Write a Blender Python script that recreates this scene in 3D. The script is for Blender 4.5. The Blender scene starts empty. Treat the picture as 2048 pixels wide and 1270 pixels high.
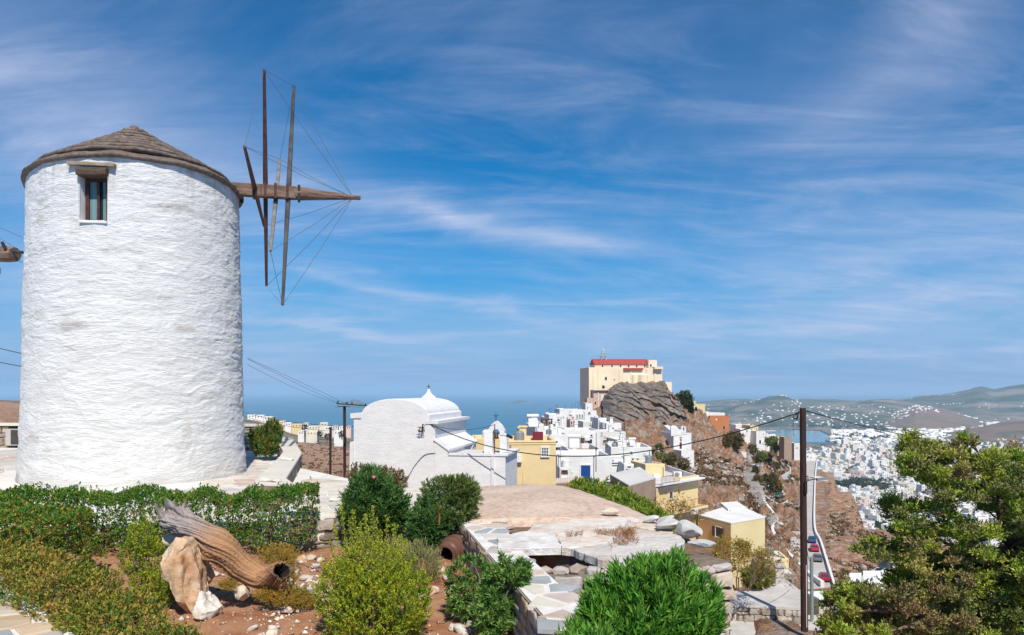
import bpy, bmesh, math, random
import numpy as np
from mathutils import Vector, Matrix
R = math.radians
C = bpy.context.scene.collection
SC = bpy.context.scene
rng = np.random.default_rng(7)
random.seed(11)
F, CX, HY = 1500.0, 1024.0, 782.0        # lens in picture widths of 2048, principal column, eye-level row

# ------------------------------------------------------------ camera, sky, sun, exposure
cam_d = bpy.data.cameras.new('camera'); cam = bpy.data.objects.new('camera', cam_d); C.objects.link(cam)
cam.location = (0, 0, 0); cam.rotation_euler = (R(90), 0, 0)
cam_d.sensor_width = 36; cam_d.lens = 36 * F / 2048; cam_d.shift_y = (HY - 635) / 2048
cam_d.clip_start = 0.1; cam_d.clip_end = 200000
SC.camera = cam
SC.view_settings.view_transform = 'Standard'; SC.view_settings.look = 'None'
SC.view_settings.gamma = 1; SC.view_settings.use_curve_mapping = False
SC.view_settings.exposure = 0.52
SC.cycles.max_bounces = 6; SC.cycles.diffuse_bounces = 3; SC.cycles.glossy_bounces = 2
SC.cycles.transmission_bounces = 2; SC.cycles.transparent_max_bounces = 8; SC.cycles.volume_bounces = 1

SUN_DIR = Vector((0.16, -0.66, 0.80)).normalized()       # from the ground towards the sun
sun_el = math.asin(SUN_DIR.z); sun_az = math.atan2(SUN_DIR.x, SUN_DIR.y)
sd = bpy.data.lights.new('sun', 'SUN'); sd.energy = 3.7; sd.angle = R(0.6); sd.color = (1, 0.93, 0.81)
sun = bpy.data.objects.new('sun', sd); C.objects.link(sun)
sun.rotation_euler = (-SUN_DIR).to_track_quat('-Z', 'Y').to_euler(); sun.location = (0, 0, 60)

W = bpy.data.worlds.new('World'); SC.world = W; W.use_nodes = True
wn = W.node_tree.nodes; wl = W.node_tree.links; wn.clear()
def wnode(t, **k):
    n = wn.new(t)
    for a, b in k.items(): setattr(n, a, b)
    return n
def wmath(op, a, b=None, c=None):
    n = wn.new('ShaderNodeMath'); n.operation = op
    for i, v in enumerate((a, b, c)):
        if v is None: continue
        if hasattr(v, 'is_output'): wl.new(v, n.inputs[i])
        else: n.inputs[i].default_value = v
    return n.outputs[0]
sky = wnode('ShaderNodeTexSky', sky_type='NISHITA', sun_disc=False, sun_elevation=sun_el, sun_rotation=sun_az)
sky.altitude = 200; sky.air_density = 1.0; sky.dust_density = 0.4; sky.ozone_density = 2.5
tc = wnode('ShaderNodeTexCoord'); sp = wnode('ShaderNodeSeparateXYZ'); wl.new(tc.outputs['Generated'], sp.inputs[0])
X, Y_, Z = sp.outputs
az = wmath('ARCTAN2', X, Y_); el = wmath('ARCSINE', Z)
zc = wmath('ADD', wmath('MAXIMUM', Z, 0.0), 0.16)
cu, cv = wmath('DIVIDE', X, zc), wmath('DIVIDE', Y_, zc)
cb = wnode('ShaderNodeCombineXYZ'); wl.new(cu, cb.inputs[0]); wl.new(cv, cb.inputs[1])
def wnoise(scale, detail, rough, dist, sx=1, sy=1, rot=0, off=(0, 0, 0)):
    m = wnode('ShaderNodeMapping'); m.inputs['Scale'].default_value = (sx, sy, 1); m.inputs['Rotation'].default_value = (0, 0, rot)
    m.inputs['Location'].default_value = off
    wl.new(cb.outputs[0], m.inputs[0])
    n = wnode('ShaderNodeTexNoise'); n.inputs['Scale'].default_value = scale; n.inputs['Detail'].default_value = detail
    n.inputs['Roughness'].default_value = rough; n.inputs['Distortion'].default_value = dist
    wl.new(m.outputs[0], n.inputs['Vector']); return n.outputs[0]
def wramp(v, a, b):
    n = wnode('ShaderNodeMapRange'); n.interpolation_type = 'SMOOTHSTEP'
    n.inputs['From Min'].default_value = a; n.inputs['From Max'].default_value = b
    wl.new(v, n.inputs[0]); return n.outputs[0]
veil = wramp(wnoise(0.36, 7, 0.58, 1.1, 1.0, 0.8, 0.5, (2.3, 1.9, 0)), 0.40, 0.68)
wisp = wramp(wnoise(1.25, 10, 0.66, 1.6, 0.6, 1.5, -0.45, (1.7, 5.3, 0)), 0.40, 0.80)
fine = wnoise(5.0, 8, 0.65, 1.0, 0.35, 1.6, -0.4)
def streak(a0, e0, a1, e1, w, wa, amp):
    ac, ec, k = (a0 + a1) / 2, (e0 + e1) / 2, (e1 - e0) / (a1 - a0)
    da = wmath('SUBTRACT', az, ac)
    wob = wmath('MULTIPLY', wmath('SUBTRACT', wnoise(1.2, 5, 0.55, 0.5), 0.5), 0.09)
    de = wmath('ADD', wmath('SUBTRACT', wmath('SUBTRACT', el, ec), wmath('MULTIPLY', da, k)), wob)
    g = wmath('ADD', wmath('POWER', wmath('ABSOLUTE', wmath('DIVIDE', de, w)), 1.6), wmath('POWER', wmath('ABSOLUTE', wmath('DIVIDE', da, wa)), 3.0))
    return wmath('MULTIPLY', wmath('MULTIPLY', wmath('EXPONENT', wmath('MULTIPLY', g, -1.0)), amp), wmath('MULTIPLY_ADD', fine, 1.2, 0.25))
tot = wmath('ADD', wmath('MULTIPLY', wmath('MULTIPLY', veil, wmath('MULTIPLY_ADD', fine, 0.9, 0.45)), 0.36), wmath('MULTIPLY', wmath('MULTIPLY', wisp, wmath('MULTIPLY_ADD', fine, 1.2, 0.2)), 0.38))
for s in ((-.20, .248, .14, .185, .016, .19, .62), (-.35, .087, -.11, .072, .006, .13, .5), (-.26, .158, .03, .103, .008, .16, .42),
          (.36, .052, .50, .040, .006, .08, .3), (-.60, .30, -.30, .26, .07, .22, .45), (.34, .155, .60, .18, .045, .22, .42), (.45, .10, .70, .12, .02, .2, .3), (.10, .075, .45, .085, .012, .2, .3), (.42, .34, .62, .45, .06, .2, .28)):
    tot = wmath('ADD', tot, streak(*s))
mott = wmath('MULTIPLY', wramp(wnoise(1.9, 7, 0.6, 0.7, 0.8, 1.3, -0.3, (8.1, 2.2, 0)), 0.48, 0.72), wmath('MULTIPLY', wramp(az, -0.1, 0.45), wramp(el, 0.42, 0.12)))
tot = wmath('MINIMUM', wmath('ADD', tot, wmath('MULTIPLY', mott, 0.26)), 0.85)
hs = wnode('ShaderNodeHueSaturation'); hs.inputs['Saturation'].default_value = 1.9; hs.inputs['Value'].default_value = 0.95
wl.new(sky.outputs[0], hs.inputs['Color'])
lowf = wramp(el, 0.30, -0.02)                            # towards the horizon the air stays blue instead of yellowing
mxl = wnode('ShaderNodeMix', data_type='RGBA'); wl.new(wmath('MULTIPLY', lowf, 0.88), mxl.inputs[0]); wl.new(hs.outputs[0], mxl.inputs[6])
mxl.inputs[7].default_value = (0.95, 3.05, 6.7, 1)
mx = wnode('ShaderNodeMix', data_type='RGBA'); wl.new(tot, mx.inputs[0]); wl.new(mxl.outputs[2], mx.inputs[6])
mx.inputs[7].default_value = (5.5, 6.0, 7.8, 1)
bg = wnode('ShaderNodeBackground'); bg.inputs['Strength'].default_value = 0.078; wl.new(mx.outputs[2], bg.inputs[0])
wo = wnode('ShaderNodeOutputWorld'); wl.new(bg.outputs[0], wo.inputs[0])

# ------------------------------------------------------------ helpers
def P(px, py, Y): return Vector(((px - CX) / F * Y, Y, (HY - py) / F * Y))
def XY(px, Y): return ((px - CX) / F * Y, Y)
def PZ(px, py, z):                       # where the sight line meets the level z
    Y = -z * F / (py - HY); return Vector(((px - CX) / F * Y, Y, z))
def meta(o, label=None, cat=None, group=None, kind=None):
    if label: o['label'] = label
    if cat: o['category'] = cat
    if group: o['group'] = group
    if kind: o['kind'] = kind
    return o
def empty(name, loc=(0, 0, 0), label=None, cat=None, group=None, rz=0):
    o = bpy.data.objects.new(name, None); C.objects.link(o); o.location = loc; o.rotation_euler = (0, 0, rz)
    o.empty_display_size = 0.3
    return meta(o, label, cat, group)
def par(o, p):
    if p is not None:
        o.parent = p
        m = p_world(p); o.matrix_parent_inverse = m.inverted()
    return o
def p_world(o):
    m = Matrix.LocRotScale(o.location, o.rotation_euler, o.scale)
    return (p_world(o.parent) @ o.matrix_parent_inverse @ m) if o.parent else m
def np_obj(name, V, Fc, mat, parent=None, smooth=False, mats=None, midx=None):
    """V (n,3); Fc (m,k) equal-sided faces or list of faces; world coordinates"""
    me = bpy.data.meshes.new(name)
    V = np.asarray(V, dtype=np.float32)
    if isinstance(Fc, np.ndarray):
        m, k = Fc.shape
        me.vertices.add(len(V)); me.vertices.foreach_set('co', V.ravel())
        me.loops.add(m * k); me.loops.foreach_set('vertex_index', Fc.astype(np.int32).ravel())
        me.polygons.add(m); me.polygons.foreach_set('loop_start', np.arange(0, m * k, k, dtype=np.int32))
        me.polygons.foreach_set('loop_total', np.full(m, k, dtype=np.int32))
        me.update(calc_edges=True)
    else:
        me.from_pydata([tuple(map(float, v)) for v in V], [], [tuple(int(i) for i in f) for f in Fc]); me.update()
    for mm in (mats or [mat]): me.materials.append(mm)
    if midx is not None: me.polygons.foreach_set('material_index', np.asarray(midx, dtype=np.int32))
    if smooth: me.polygons.foreach_set('use_smooth', np.ones(len(me.polygons), dtype=bool))
    o = bpy.data.objects.new(name, me); C.objects.link(o)
    return par(o, parent)
class MB:
    def __init__(s): s.v = []; s.f = []; s.m = []
    def add(s, vs, fs, m=0):
        b = len(s.v); s.v += [tuple(v) for v in vs]; s.f += [tuple(i + b for i in f) for f in fs]; s.m += [m] * len(fs)
        return s
    def box(s, c, d, rz=0, m=0, top=1.0, tilt=None):     # centre, full size; top: taper
        hx, hy, hz = d[0] / 2, d[1] / 2, d[2] / 2
        vs = [Vector((sx * hx * (top if sz > 0 else 1), sy * hy * (top if sz > 0 else 1), sz * hz)) for sz in (-1, 1) for sx, sy in ((-1, -1), (1, -1), (1, 1), (-1, 1))]
        M = Matrix.Rotation(rz, 4, 'Z')
        if tilt: M = M @ tilt
        vs = [M @ v + Vector(c) for v in vs]
        return s.add(vs, [(0, 3, 2, 1), (4, 5, 6, 7), (0, 1, 5, 4), (1, 2, 6, 5), (2, 3, 7, 6), (3, 0, 4, 7)], m)
    def tube(s, pts, rad, n=6, m=0, cap=True):
        pts = [Vector(p) for p in pts]; rads = rad if hasattr(rad, '__len__') else [rad] * len(pts)
        rings = []
        for i, p in enumerate(pts):
            t = (pts[min(i + 1, len(pts) - 1)] - pts[max(i - 1, 0)]).normalized()
            a = t.cross(Vector((0, 0, 1)));  a = a.normalized() if a.length > 1e-3 else Vector((1, 0, 0))
            b = t.cross(a).normalized()
            rings.append([p + (a * math.cos(2 * math.pi * k / n) + b * math.sin(2 * math.pi * k / n)) * rads[i] for k in range(n)])
        vs = [v for r in rings for v in r]; fs = []
        for i in range(len(pts) - 1):
            for k in range(n): fs.append((i * n + k, i * n + (k + 1) % n, (i + 1) * n + (k + 1) % n, (i + 1) * n + k))
        if cap: fs += [tuple(range(n))[::-1], tuple((len(pts) - 1) * n + k for k in range(n))]
        return s.add(vs, fs, m)
    def lathe(s, prof, n=24, c=(0, 0, 0), M=None, m=0):     # prof [(r,z)]
        vs = []; fs = []
        for r, z in prof:
            for k in range(n):
                v = Vector((r * math.cos(2 * math.pi * k / n), r * math.sin(2 * math.pi * k / n), z))
                vs.append((M @ v if M else v) + Vector(c))
        for i in range(len(prof) - 1):
            for k in range(n): fs.append((i * n + k, i * n + (k + 1) % n, (i + 1) * n + (k + 1) % n, (i + 1) * n + k))
        return s.add(vs, fs, m)
    def prism(s, poly, z0, z1, m=0):                     # poly [(x,y)] ccw; z may be lists
        n = len(poly); a = z0 if hasattr(z0, '__len__') else [z0] * n; b = z1 if hasattr(z1, '__len__') else [z1] * n
        vs = [(p[0], p[1], a[i]) for i, p in enumerate(poly)] + [(p[0], p[1], b[i]) for i, p in enumerate(poly)]
        fs = [tuple(range(n))[::-1], tuple(range(n, 2 * n))] + [(i, (i + 1) % n, n + (i + 1) % n, n + i) for i in range(n)]
        return s.add(vs, fs, m)
    def build(s, name, mat, parent=None, smooth=False, bevel=0, auto=None):
        mats = mat if isinstance(mat, (list, tuple)) else [mat]
        me = bpy.data.meshes.new(name); me.from_pydata(s.v, [], s.f); me.update()
        for q in mats: me.materials.append(q)
        if len(mats) > 1: me.polygons.foreach_set('material_index', s.m)
        if smooth or bevel:
            bm = bmesh.new(); bm.from_mesh(me)
            if bevel:
                es = [e for e in bm.edges if len(e.link_faces) == 2 and e.calc_face_angle(0) > 0.5]
                bmesh.ops.bevel(bm, geom=es, offset=bevel, segments=2, affect='EDGES', profile=0.6)
            bm.to_mesh(me); bm.free()
        if smooth: me.polygons.foreach_set('use_smooth', np.ones(len(me.polygons), dtype=bool))
        if auto: me.set_sharp_from_angle(angle=auto)
        o = bpy.data.objects.new(name, me); C.objects.link(o)
        return par(o, parent)
# noise
def _h(ix, iy, iz, s):
    n = (ix * 374761393 + iy * 668265263 + iz * 2147483647 + s * 1274126177) & 0xffffffff
    n = ((n ^ (n >> 13)) * 1274126177) & 0xffffffff
    return ((n ^ (n >> 16)) & 0xffff) / 65535.0
def vn(x, y, z=0.0, s=0):
    x, y, z = np.broadcast_arrays(np.asarray(x, float), y, z)
    ix, iy, iz = np.floor(x).astype(np.int64), np.floor(y).astype(np.int64), np.floor(z).astype(np.int64)
    fx, fy, fz = x - ix, y - iy, z - iz
    fx, fy, fz = [f * f * (3 - 2 * f) for f in (fx, fy, fz)]
    r = 0
    for dz in (0, 1):
        for dy in (0, 1):
            for dx in (0, 1):
                r = r + _h(ix + dx, iy + dy, iz + dz, s) * (fx if dx else 1 - fx) * (fy if dy else 1 - fy) * (fz if dz else 1 - fz)
    return r * 2 - 1
def fbm(x, y, z=0.0, o=4, s=0, g=0.5):
    r = 0; a = 1
    for k in range(o): r = r + a * vn(np.asarray(x) * 2 ** k, np.asarray(y) * 2 ** k, np.asarray(z) * 2 ** k, s + k); a *= g
    return r
def rid(x, y, z=0.0, o=4, s=0):
    r = 0; a = 1
    for k in range(o): r = r + a * (1 - 2 * np.abs(vn(np.asarray(x) * 2 ** k, np.asarray(y) * 2 ** k, np.asarray(z) * 2 ** k, s + k))); a *= 0.5
    return r
# voronoi cells in the plane
def clip(poly, px, py, nx, ny):          # keep (p-P).n <= 0
    out = []; n = len(poly)
    for i in range(n):
        a, b = poly[i], poly[(i + 1) % n]
        da = (a[0] - px) * nx + (a[1] - py) * ny; db = (b[0] - px) * nx + (b[1] - py) * ny
        if da <= 0: out.append(a)
        if da * db < 0:
            t = da / (da - db); out.append((a[0] + (b[0] - a[0]) * t, a[1] + (b[1] - a[1]) * t))
    return out
def inside(poly, x, y):
    c = False; n = len(poly)
    for i in range(n):
        a, b = poly[i], poly[(i + 1) % n]
        if (a[1] > y) != (b[1] > y) and x < (b[0] - a[0]) * (y - a[1]) / (b[1] - a[1]) + a[0]: c = not c
    return c
def cells(region, sx, sy, gap, jit=0.38, rnd=random, convex=True):
    xs = [p[0] for p in region]; ys = [p[1] for p in region]; seeds = []
    x0, x1, y0, y1 = min(xs), max(xs), min(ys), max(ys)
    ny = max(1, round((y1 - y0) / sy)); nx = max(1, round((x1 - x0) / sx)); ax, ay = (x1 - x0) / nx, (y1 - y0) / ny
    for j in range(-1, ny + 1):
        for i in range(-1, nx + 1):
            seeds.append((x0 + (i + .5 + (j % 2) * .5 - .25 + rnd.uniform(-jit, jit)) * ax, y0 + (j + .5 + rnd.uniform(-jit, jit)) * ay))
    area = sum(region[i][0] * region[(i + 1) % len(region)][1] - region[(i + 1) % len(region)][0] * region[i][1] for i in range(len(region)))
    reg = region if area > 0 else region[::-1]; out = []
    for s in seeds:
        if not inside(reg, *s): 
            if not convex or rnd.random() < 0.5: continue
        poly = [(s[0] - 3 * ax, s[1] - 3 * ay), (s[0] + 3 * ax, s[1] - 3 * ay), (s[0] + 3 * ax, s[1] + 3 * ay), (s[0] - 3 * ax, s[1] + 3 * ay)]
        for q in seeds:
            if q is s: continue
            dx, dy = q[0] - s[0], q[1] - s[1]
            if abs(dx) > 2.6 * ax or abs(dy) > 2.6 * ay: continue
            L = math.hypot(dx, dy); dx, dy = dx / L, dy / L
            poly = clip(poly, (s[0] + q[0]) / 2 - dx * gap / 2, (s[1] + q[1]) / 2 - dy * gap / 2, dx, dy)
            if len(poly) < 3: break
        if len(poly) < 3: continue
        if convex:
            for i in range(len(reg)):
                a, b = reg[i], reg[(i + 1) % len(reg)]; L = math.hypot(b[0] - a[0], b[1] - a[1])
                if L < 1e-6: continue
                poly = clip(poly, a[0], a[1], (b[1] - a[1]) / L, -(b[0] - a[0]) / L)
                if len(poly) < 3: break
            if len(poly) < 3: continue
        ar = .5 * abs(sum(poly[i][0] * poly[(i + 1) % len(poly)][1] - poly[(i + 1) % len(poly)][0] * poly[i][1] for i in range(len(poly))))
        if ar < 0.06 * ax * ay: continue
        # merge near-duplicate corners
        cl = []
        for p in poly:
            if not cl or math.hypot(p[0] - cl[-1][0], p[1] - cl[-1][1]) > 0.05 * min(ax, ay): cl.append(p)
        if len(cl) >= 3 and math.hypot(cl[0][0] - cl[-1][0], cl[0][1] - cl[-1][1]) <= 0.05 * min(ax, ay): cl.pop()
        if len(cl) >= 3: out.append(cl)
    return out
def courses(region, sw, sh, gap, rnd):
    # rough courses of unequal stones with worn corners; region = trapezoid (u0,v0),(u1,v0b),(u1,v1b),(u0,v1)
    (ua, va), (ub, vb), (_, vc), (_, vd) = region; L = ub - ua; out = []; k = max(1, round(((vd - va) + (vc - vb)) / 2 / sh)); hs = [rnd.uniform(.6, 1.4) for _ in range(k)]; t = sum(hs); y = 0
    wav = [rnd.uniform(-.16, .16) * sh for _ in range(400)]
    for r in range(k):
        y0, y1 = y / t, (y + hs[r]) / t; y += hs[r]; u = ua - rnd.uniform(0, sw * .5)
        while u < ub:
            w = sw * rnd.choice([.5, .75, 1, 1, 1.3, 1.7]) * rnd.uniform(.85, 1.15); a, b = max(u, ua), min(u + w, ub); u += w
            if b - a < .25 * sw: continue
            def V(uu, f): q = (uu - ua) / L; lo = va + (vb - va) * q; hi = vd + (vc - vd) * q; e = 0 if f in (0, 1) else wav[int(uu / sw * 3) % 400]; return lo + (hi - lo) * f + e
            g = gap / 2; j = lambda s: rnd.uniform(-.08, .08) * s; split = rnd.random() < .18 and (b - a) > .8 * sw
            for (f0, f1) in (((y0, (y0 + y1) / 2), ((y0 + y1) / 2, y1)) if split else ((y0, y1),)):
                x0, x1 = a + g + j(sh), b - g + j(sh); q = [(x0, V(x0, f0) + g), (x1, V(x1, f0) + g), (x1 + j(sh), V(x1, f1) - g), (x0 + j(sh), V(x0, f1) - g)]; p = []
                for i in range(4):
                    A, B, D = q[i - 1], q[i], q[(i + 1) % 4]; c1, c2 = rnd.uniform(.1, .3), rnd.uniform(.1, .3)
                    for (E_, c) in ((A, c1), (D, c2)):
                        l = math.hypot(E_[0] - B[0], E_[1] - B[1]) or 1; s_ = min(c * sh, .42 * l); p.append((B[0] + (E_[0] - B[0]) / l * s_, B[1] + (E_[1] - B[1]) / l * s_))
                out.append(p)
    return out
def stone(poly, frame, depth, proud, inset, mat, parent, name='stone', rnd=random, rough=0.0, tilt=0.0):
    """poly in (u,v); frame(u,v,w) -> world; prism from w=-depth to w=proud with a rounded top edge"""
    n = len(poly); cx = sum(p[0] for p in poly) / n; cy = sum(p[1] for p in poly) / n
    sz = math.sqrt(abs(sum(poly[i][0] * poly[(i + 1) % n][1] - poly[(i + 1) % n][0] * poly[i][1] for i in range(n))) / 2)
    if rough:                                   # break long straight sides
        q = []
        for i in range(n):
            a, b = poly[i], poly[(i + 1) % n]; q.append(a)
            if math.hypot(b[0] - a[0], b[1] - a[1]) > 0.45 * sz:
                t = rnd.uniform(.35, .65); k = rnd.uniform(-.2, 1) * rough * sz
                mx_, my_ = a[0] + (b[0] - a[0]) * t, a[1] + (b[1] - a[1]) * t
                q.append((mx_ + (cx - mx_) * k / sz, my_ + (cy - my_) * k / sz))
        poly = q; n = len(poly)
    tx, ty = rnd.uniform(-tilt, tilt), rnd.uniform(-tilt, tilt)
    def L(s, w): return [frame(cx + (p[0] - cx) * s, cy + (p[1] - cy) * s, w + (tx * (p[0] - cx) + ty * (p[1] - cy)) * (1 if w > -depth + 1e-6 else 0)) for p in poly]
    s2 = max(0.3, 1 - inset / max(sz, 1e-3) * 2)
    vs = L(1, -depth) + L(1, proud * 0.55) + L(s2, proud)
    vs.append(frame(cx, cy, proud * (1.0 + rnd.uniform(0, 0.35 if rough else 0.02))))
    fs = []
    for r in (0, 1):
        for i in range(n): fs.append((r * n + i, r * n + (i + 1) % n, (r + 1) * n + (i + 1) % n, (r + 1) * n + i))
    for i in range(n): fs.append((2 * n + i, 2 * n + (i + 1) % n, 3 * n))
    return MB().add(vs, fs).build(name, mat, parent)

# ------------------------------------------------------------ materials
MT = {}
def mat(name, col, col2=None, scale=4.0, rough=0.85, bump=0.0, bscale=30.0, bdist=0.02, detail=5, stretch=(1, 1, 1), contrast=(0.38, 0.62),
        spec=0.25, col3=None, c3=(0.55, 0.7), scale3=1.0, island=0.0, transl=0.0, metal=0.0, obrand=0.0):
    if name in MT: return MT[name]
    m = bpy.data.materials.new(name); m.use_nodes = True; nt = m.node_tree; N = nt.nodes; Lk = nt.links; N.clear()
    out = N.new('ShaderNodeOutputMaterial'); b = N.new('ShaderNodeBsdfPrincipled'); Lk.new(b.outputs[0], out.inputs[0])
    b.inputs['Roughness'].default_value = rough; b.inputs['Specular IOR Level'].default_value = spec; b.inputs['Metallic'].default_value = metal
    g = N.new('ShaderNodeNewGeometry'); mp = N.new('ShaderNodeMapping'); mp.inputs['Scale'].default_value = stretch
    Lk.new(g.outputs['Position'], mp.inputs[0])
    def noise(sc, det=detail, ro=0.6):
        n = N.new('ShaderNodeTexNoise'); n.inputs['Scale'].default_value = sc; n.inputs['Detail'].default_value = det; n.inputs['Roughness'].default_value = ro
        Lk.new(mp.outputs[0], n.inputs['Vector']); return n.outputs[0]
    def ramp(v, lo, hi):
        n = N.new('ShaderNodeMapRange'); n.inputs['From Min'].default_value = lo; n.inputs['From Max'].default_value = hi; n.clamp = True
        Lk.new(v, n.inputs[0]); return n.outputs[0]
    def mix(f, a, c, bt='MIX'):
        n = N.new('ShaderNodeMix'); n.data_type = 'RGBA'; n.blend_type = bt
        if hasattr(f, 'is_output'): Lk.new(f, n.inputs[0])
        else: n.inputs[0].default_value = f
        for i, q in ((6, a), (7, c)):
            if hasattr(q, 'is_output'): Lk.new(q, n.inputs[i])
            else: n.inputs[i].default_value = (*q, 1)
        return n.outputs[2]
    c = None
    if col2: c = mix(ramp(noise(scale), *contrast), col, col2)
    if col3: c = mix(ramp(noise(scale3, 6, 0.65), *c3), c if c is not None else col, col3)
    if c is None: c = mix(0.0, col, col)
    if island:
        hsv = N.new('ShaderNodeHueSaturation'); Lk.new(c, hsv.inputs['Color'])
        r = g.outputs['Random Per Island']
        v = N.new('ShaderNodeMapRange'); v.inputs['To Min'].default_value = 1 - island; v.inputs['To Max'].default_value = 1 + island; Lk.new(r, v.inputs[0])
        Lk.new(v.outputs[0], hsv.inputs['Value']); c = hsv.outputs[0]
        wn_ = N.new('ShaderNodeTexWhiteNoise'); wn_.noise_dimensions = '1D'; Lk.new(r, wn_.inputs['W'])
        h = N.new('ShaderNodeMapRange'); h.inputs['To Min'].default_value = 0.5 - island * 0.045; h.inputs['To Max'].default_value = 0.5 + island * 0.045
        Lk.new(wn_.outputs[0], h.inputs[0]); Lk.new(h.outputs[0], hsv.inputs['Hue'])
    if obrand:
        oi = N.new('ShaderNodeObjectInfo'); hsv = N.new('ShaderNodeHueSaturation'); Lk.new(c, hsv.inputs['Color'])
        v = N.new('ShaderNodeMapRange'); v.inputs['To Min'].default_value = 1 - obrand; v.inputs['To Max'].default_value = 1 + obrand * 0.8
        Lk.new(oi.outputs['Random'], v.inputs[0]); Lk.new(v.outputs[0], hsv.inputs['Value'])
        wn_ = N.new('ShaderNodeTexWhiteNoise'); wn_.noise_dimensions = '1D'; Lk.new(oi.outputs['Random'], wn_.inputs['W'])
        v2 = N.new('ShaderNodeMapRange'); v2.inputs['To Min'].default_value = 0.35; v2.inputs['To Max'].default_value = 1.25
        Lk.new(wn_.outputs[0], v2.inputs[0]); Lk.new(v2.outputs[0], hsv.inputs['Saturation']); c = hsv.outputs[0]
    Lk.new(c, b.inputs['Base Color'])
    if bump:
        bp = N.new('ShaderNodeBump'); bp.inputs['Strength'].default_value = bump; bp.inputs['Distance'].default_value = bdist
        Lk.new(noise(bscale, 6, 0.65), bp.inputs['Height']); Lk.new(bp.outputs[0], b.inputs['Normal'])
    if transl:
        tr = N.new('ShaderNodeBsdfTranslucent'); Lk.new(c, tr.inputs[0]); ms = N.new('ShaderNodeMixShader'); ms.inputs[0].default_value = transl
        Lk.new(b.outputs[0], ms.inputs[1]); Lk.new(tr.outputs[0], ms.inputs[2]); Lk.new(ms.outputs[0], out.inputs[0])
    MT[name] = m; return m
# ------------------------------------------------------------ sea, far land, air
SEA = -180.0
m_sea = mat('sea water', (0.02, 0.13, 0.21), (0.03, 0.17, 0.25), scale=0.0012, rough=0.42, bump=0.35, bscale=0.05, bdist=3.0, stretch=(1, 2.5, 1), spec=0.5)
MB().add([(-60000, 150, SEA), (60000, 150, SEA), (60000, 70000, SEA), (-60000, 70000, SEA)], [(0, 1, 2, 3)]).build('sea', m_sea)['kind'] = 'structure'

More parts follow.
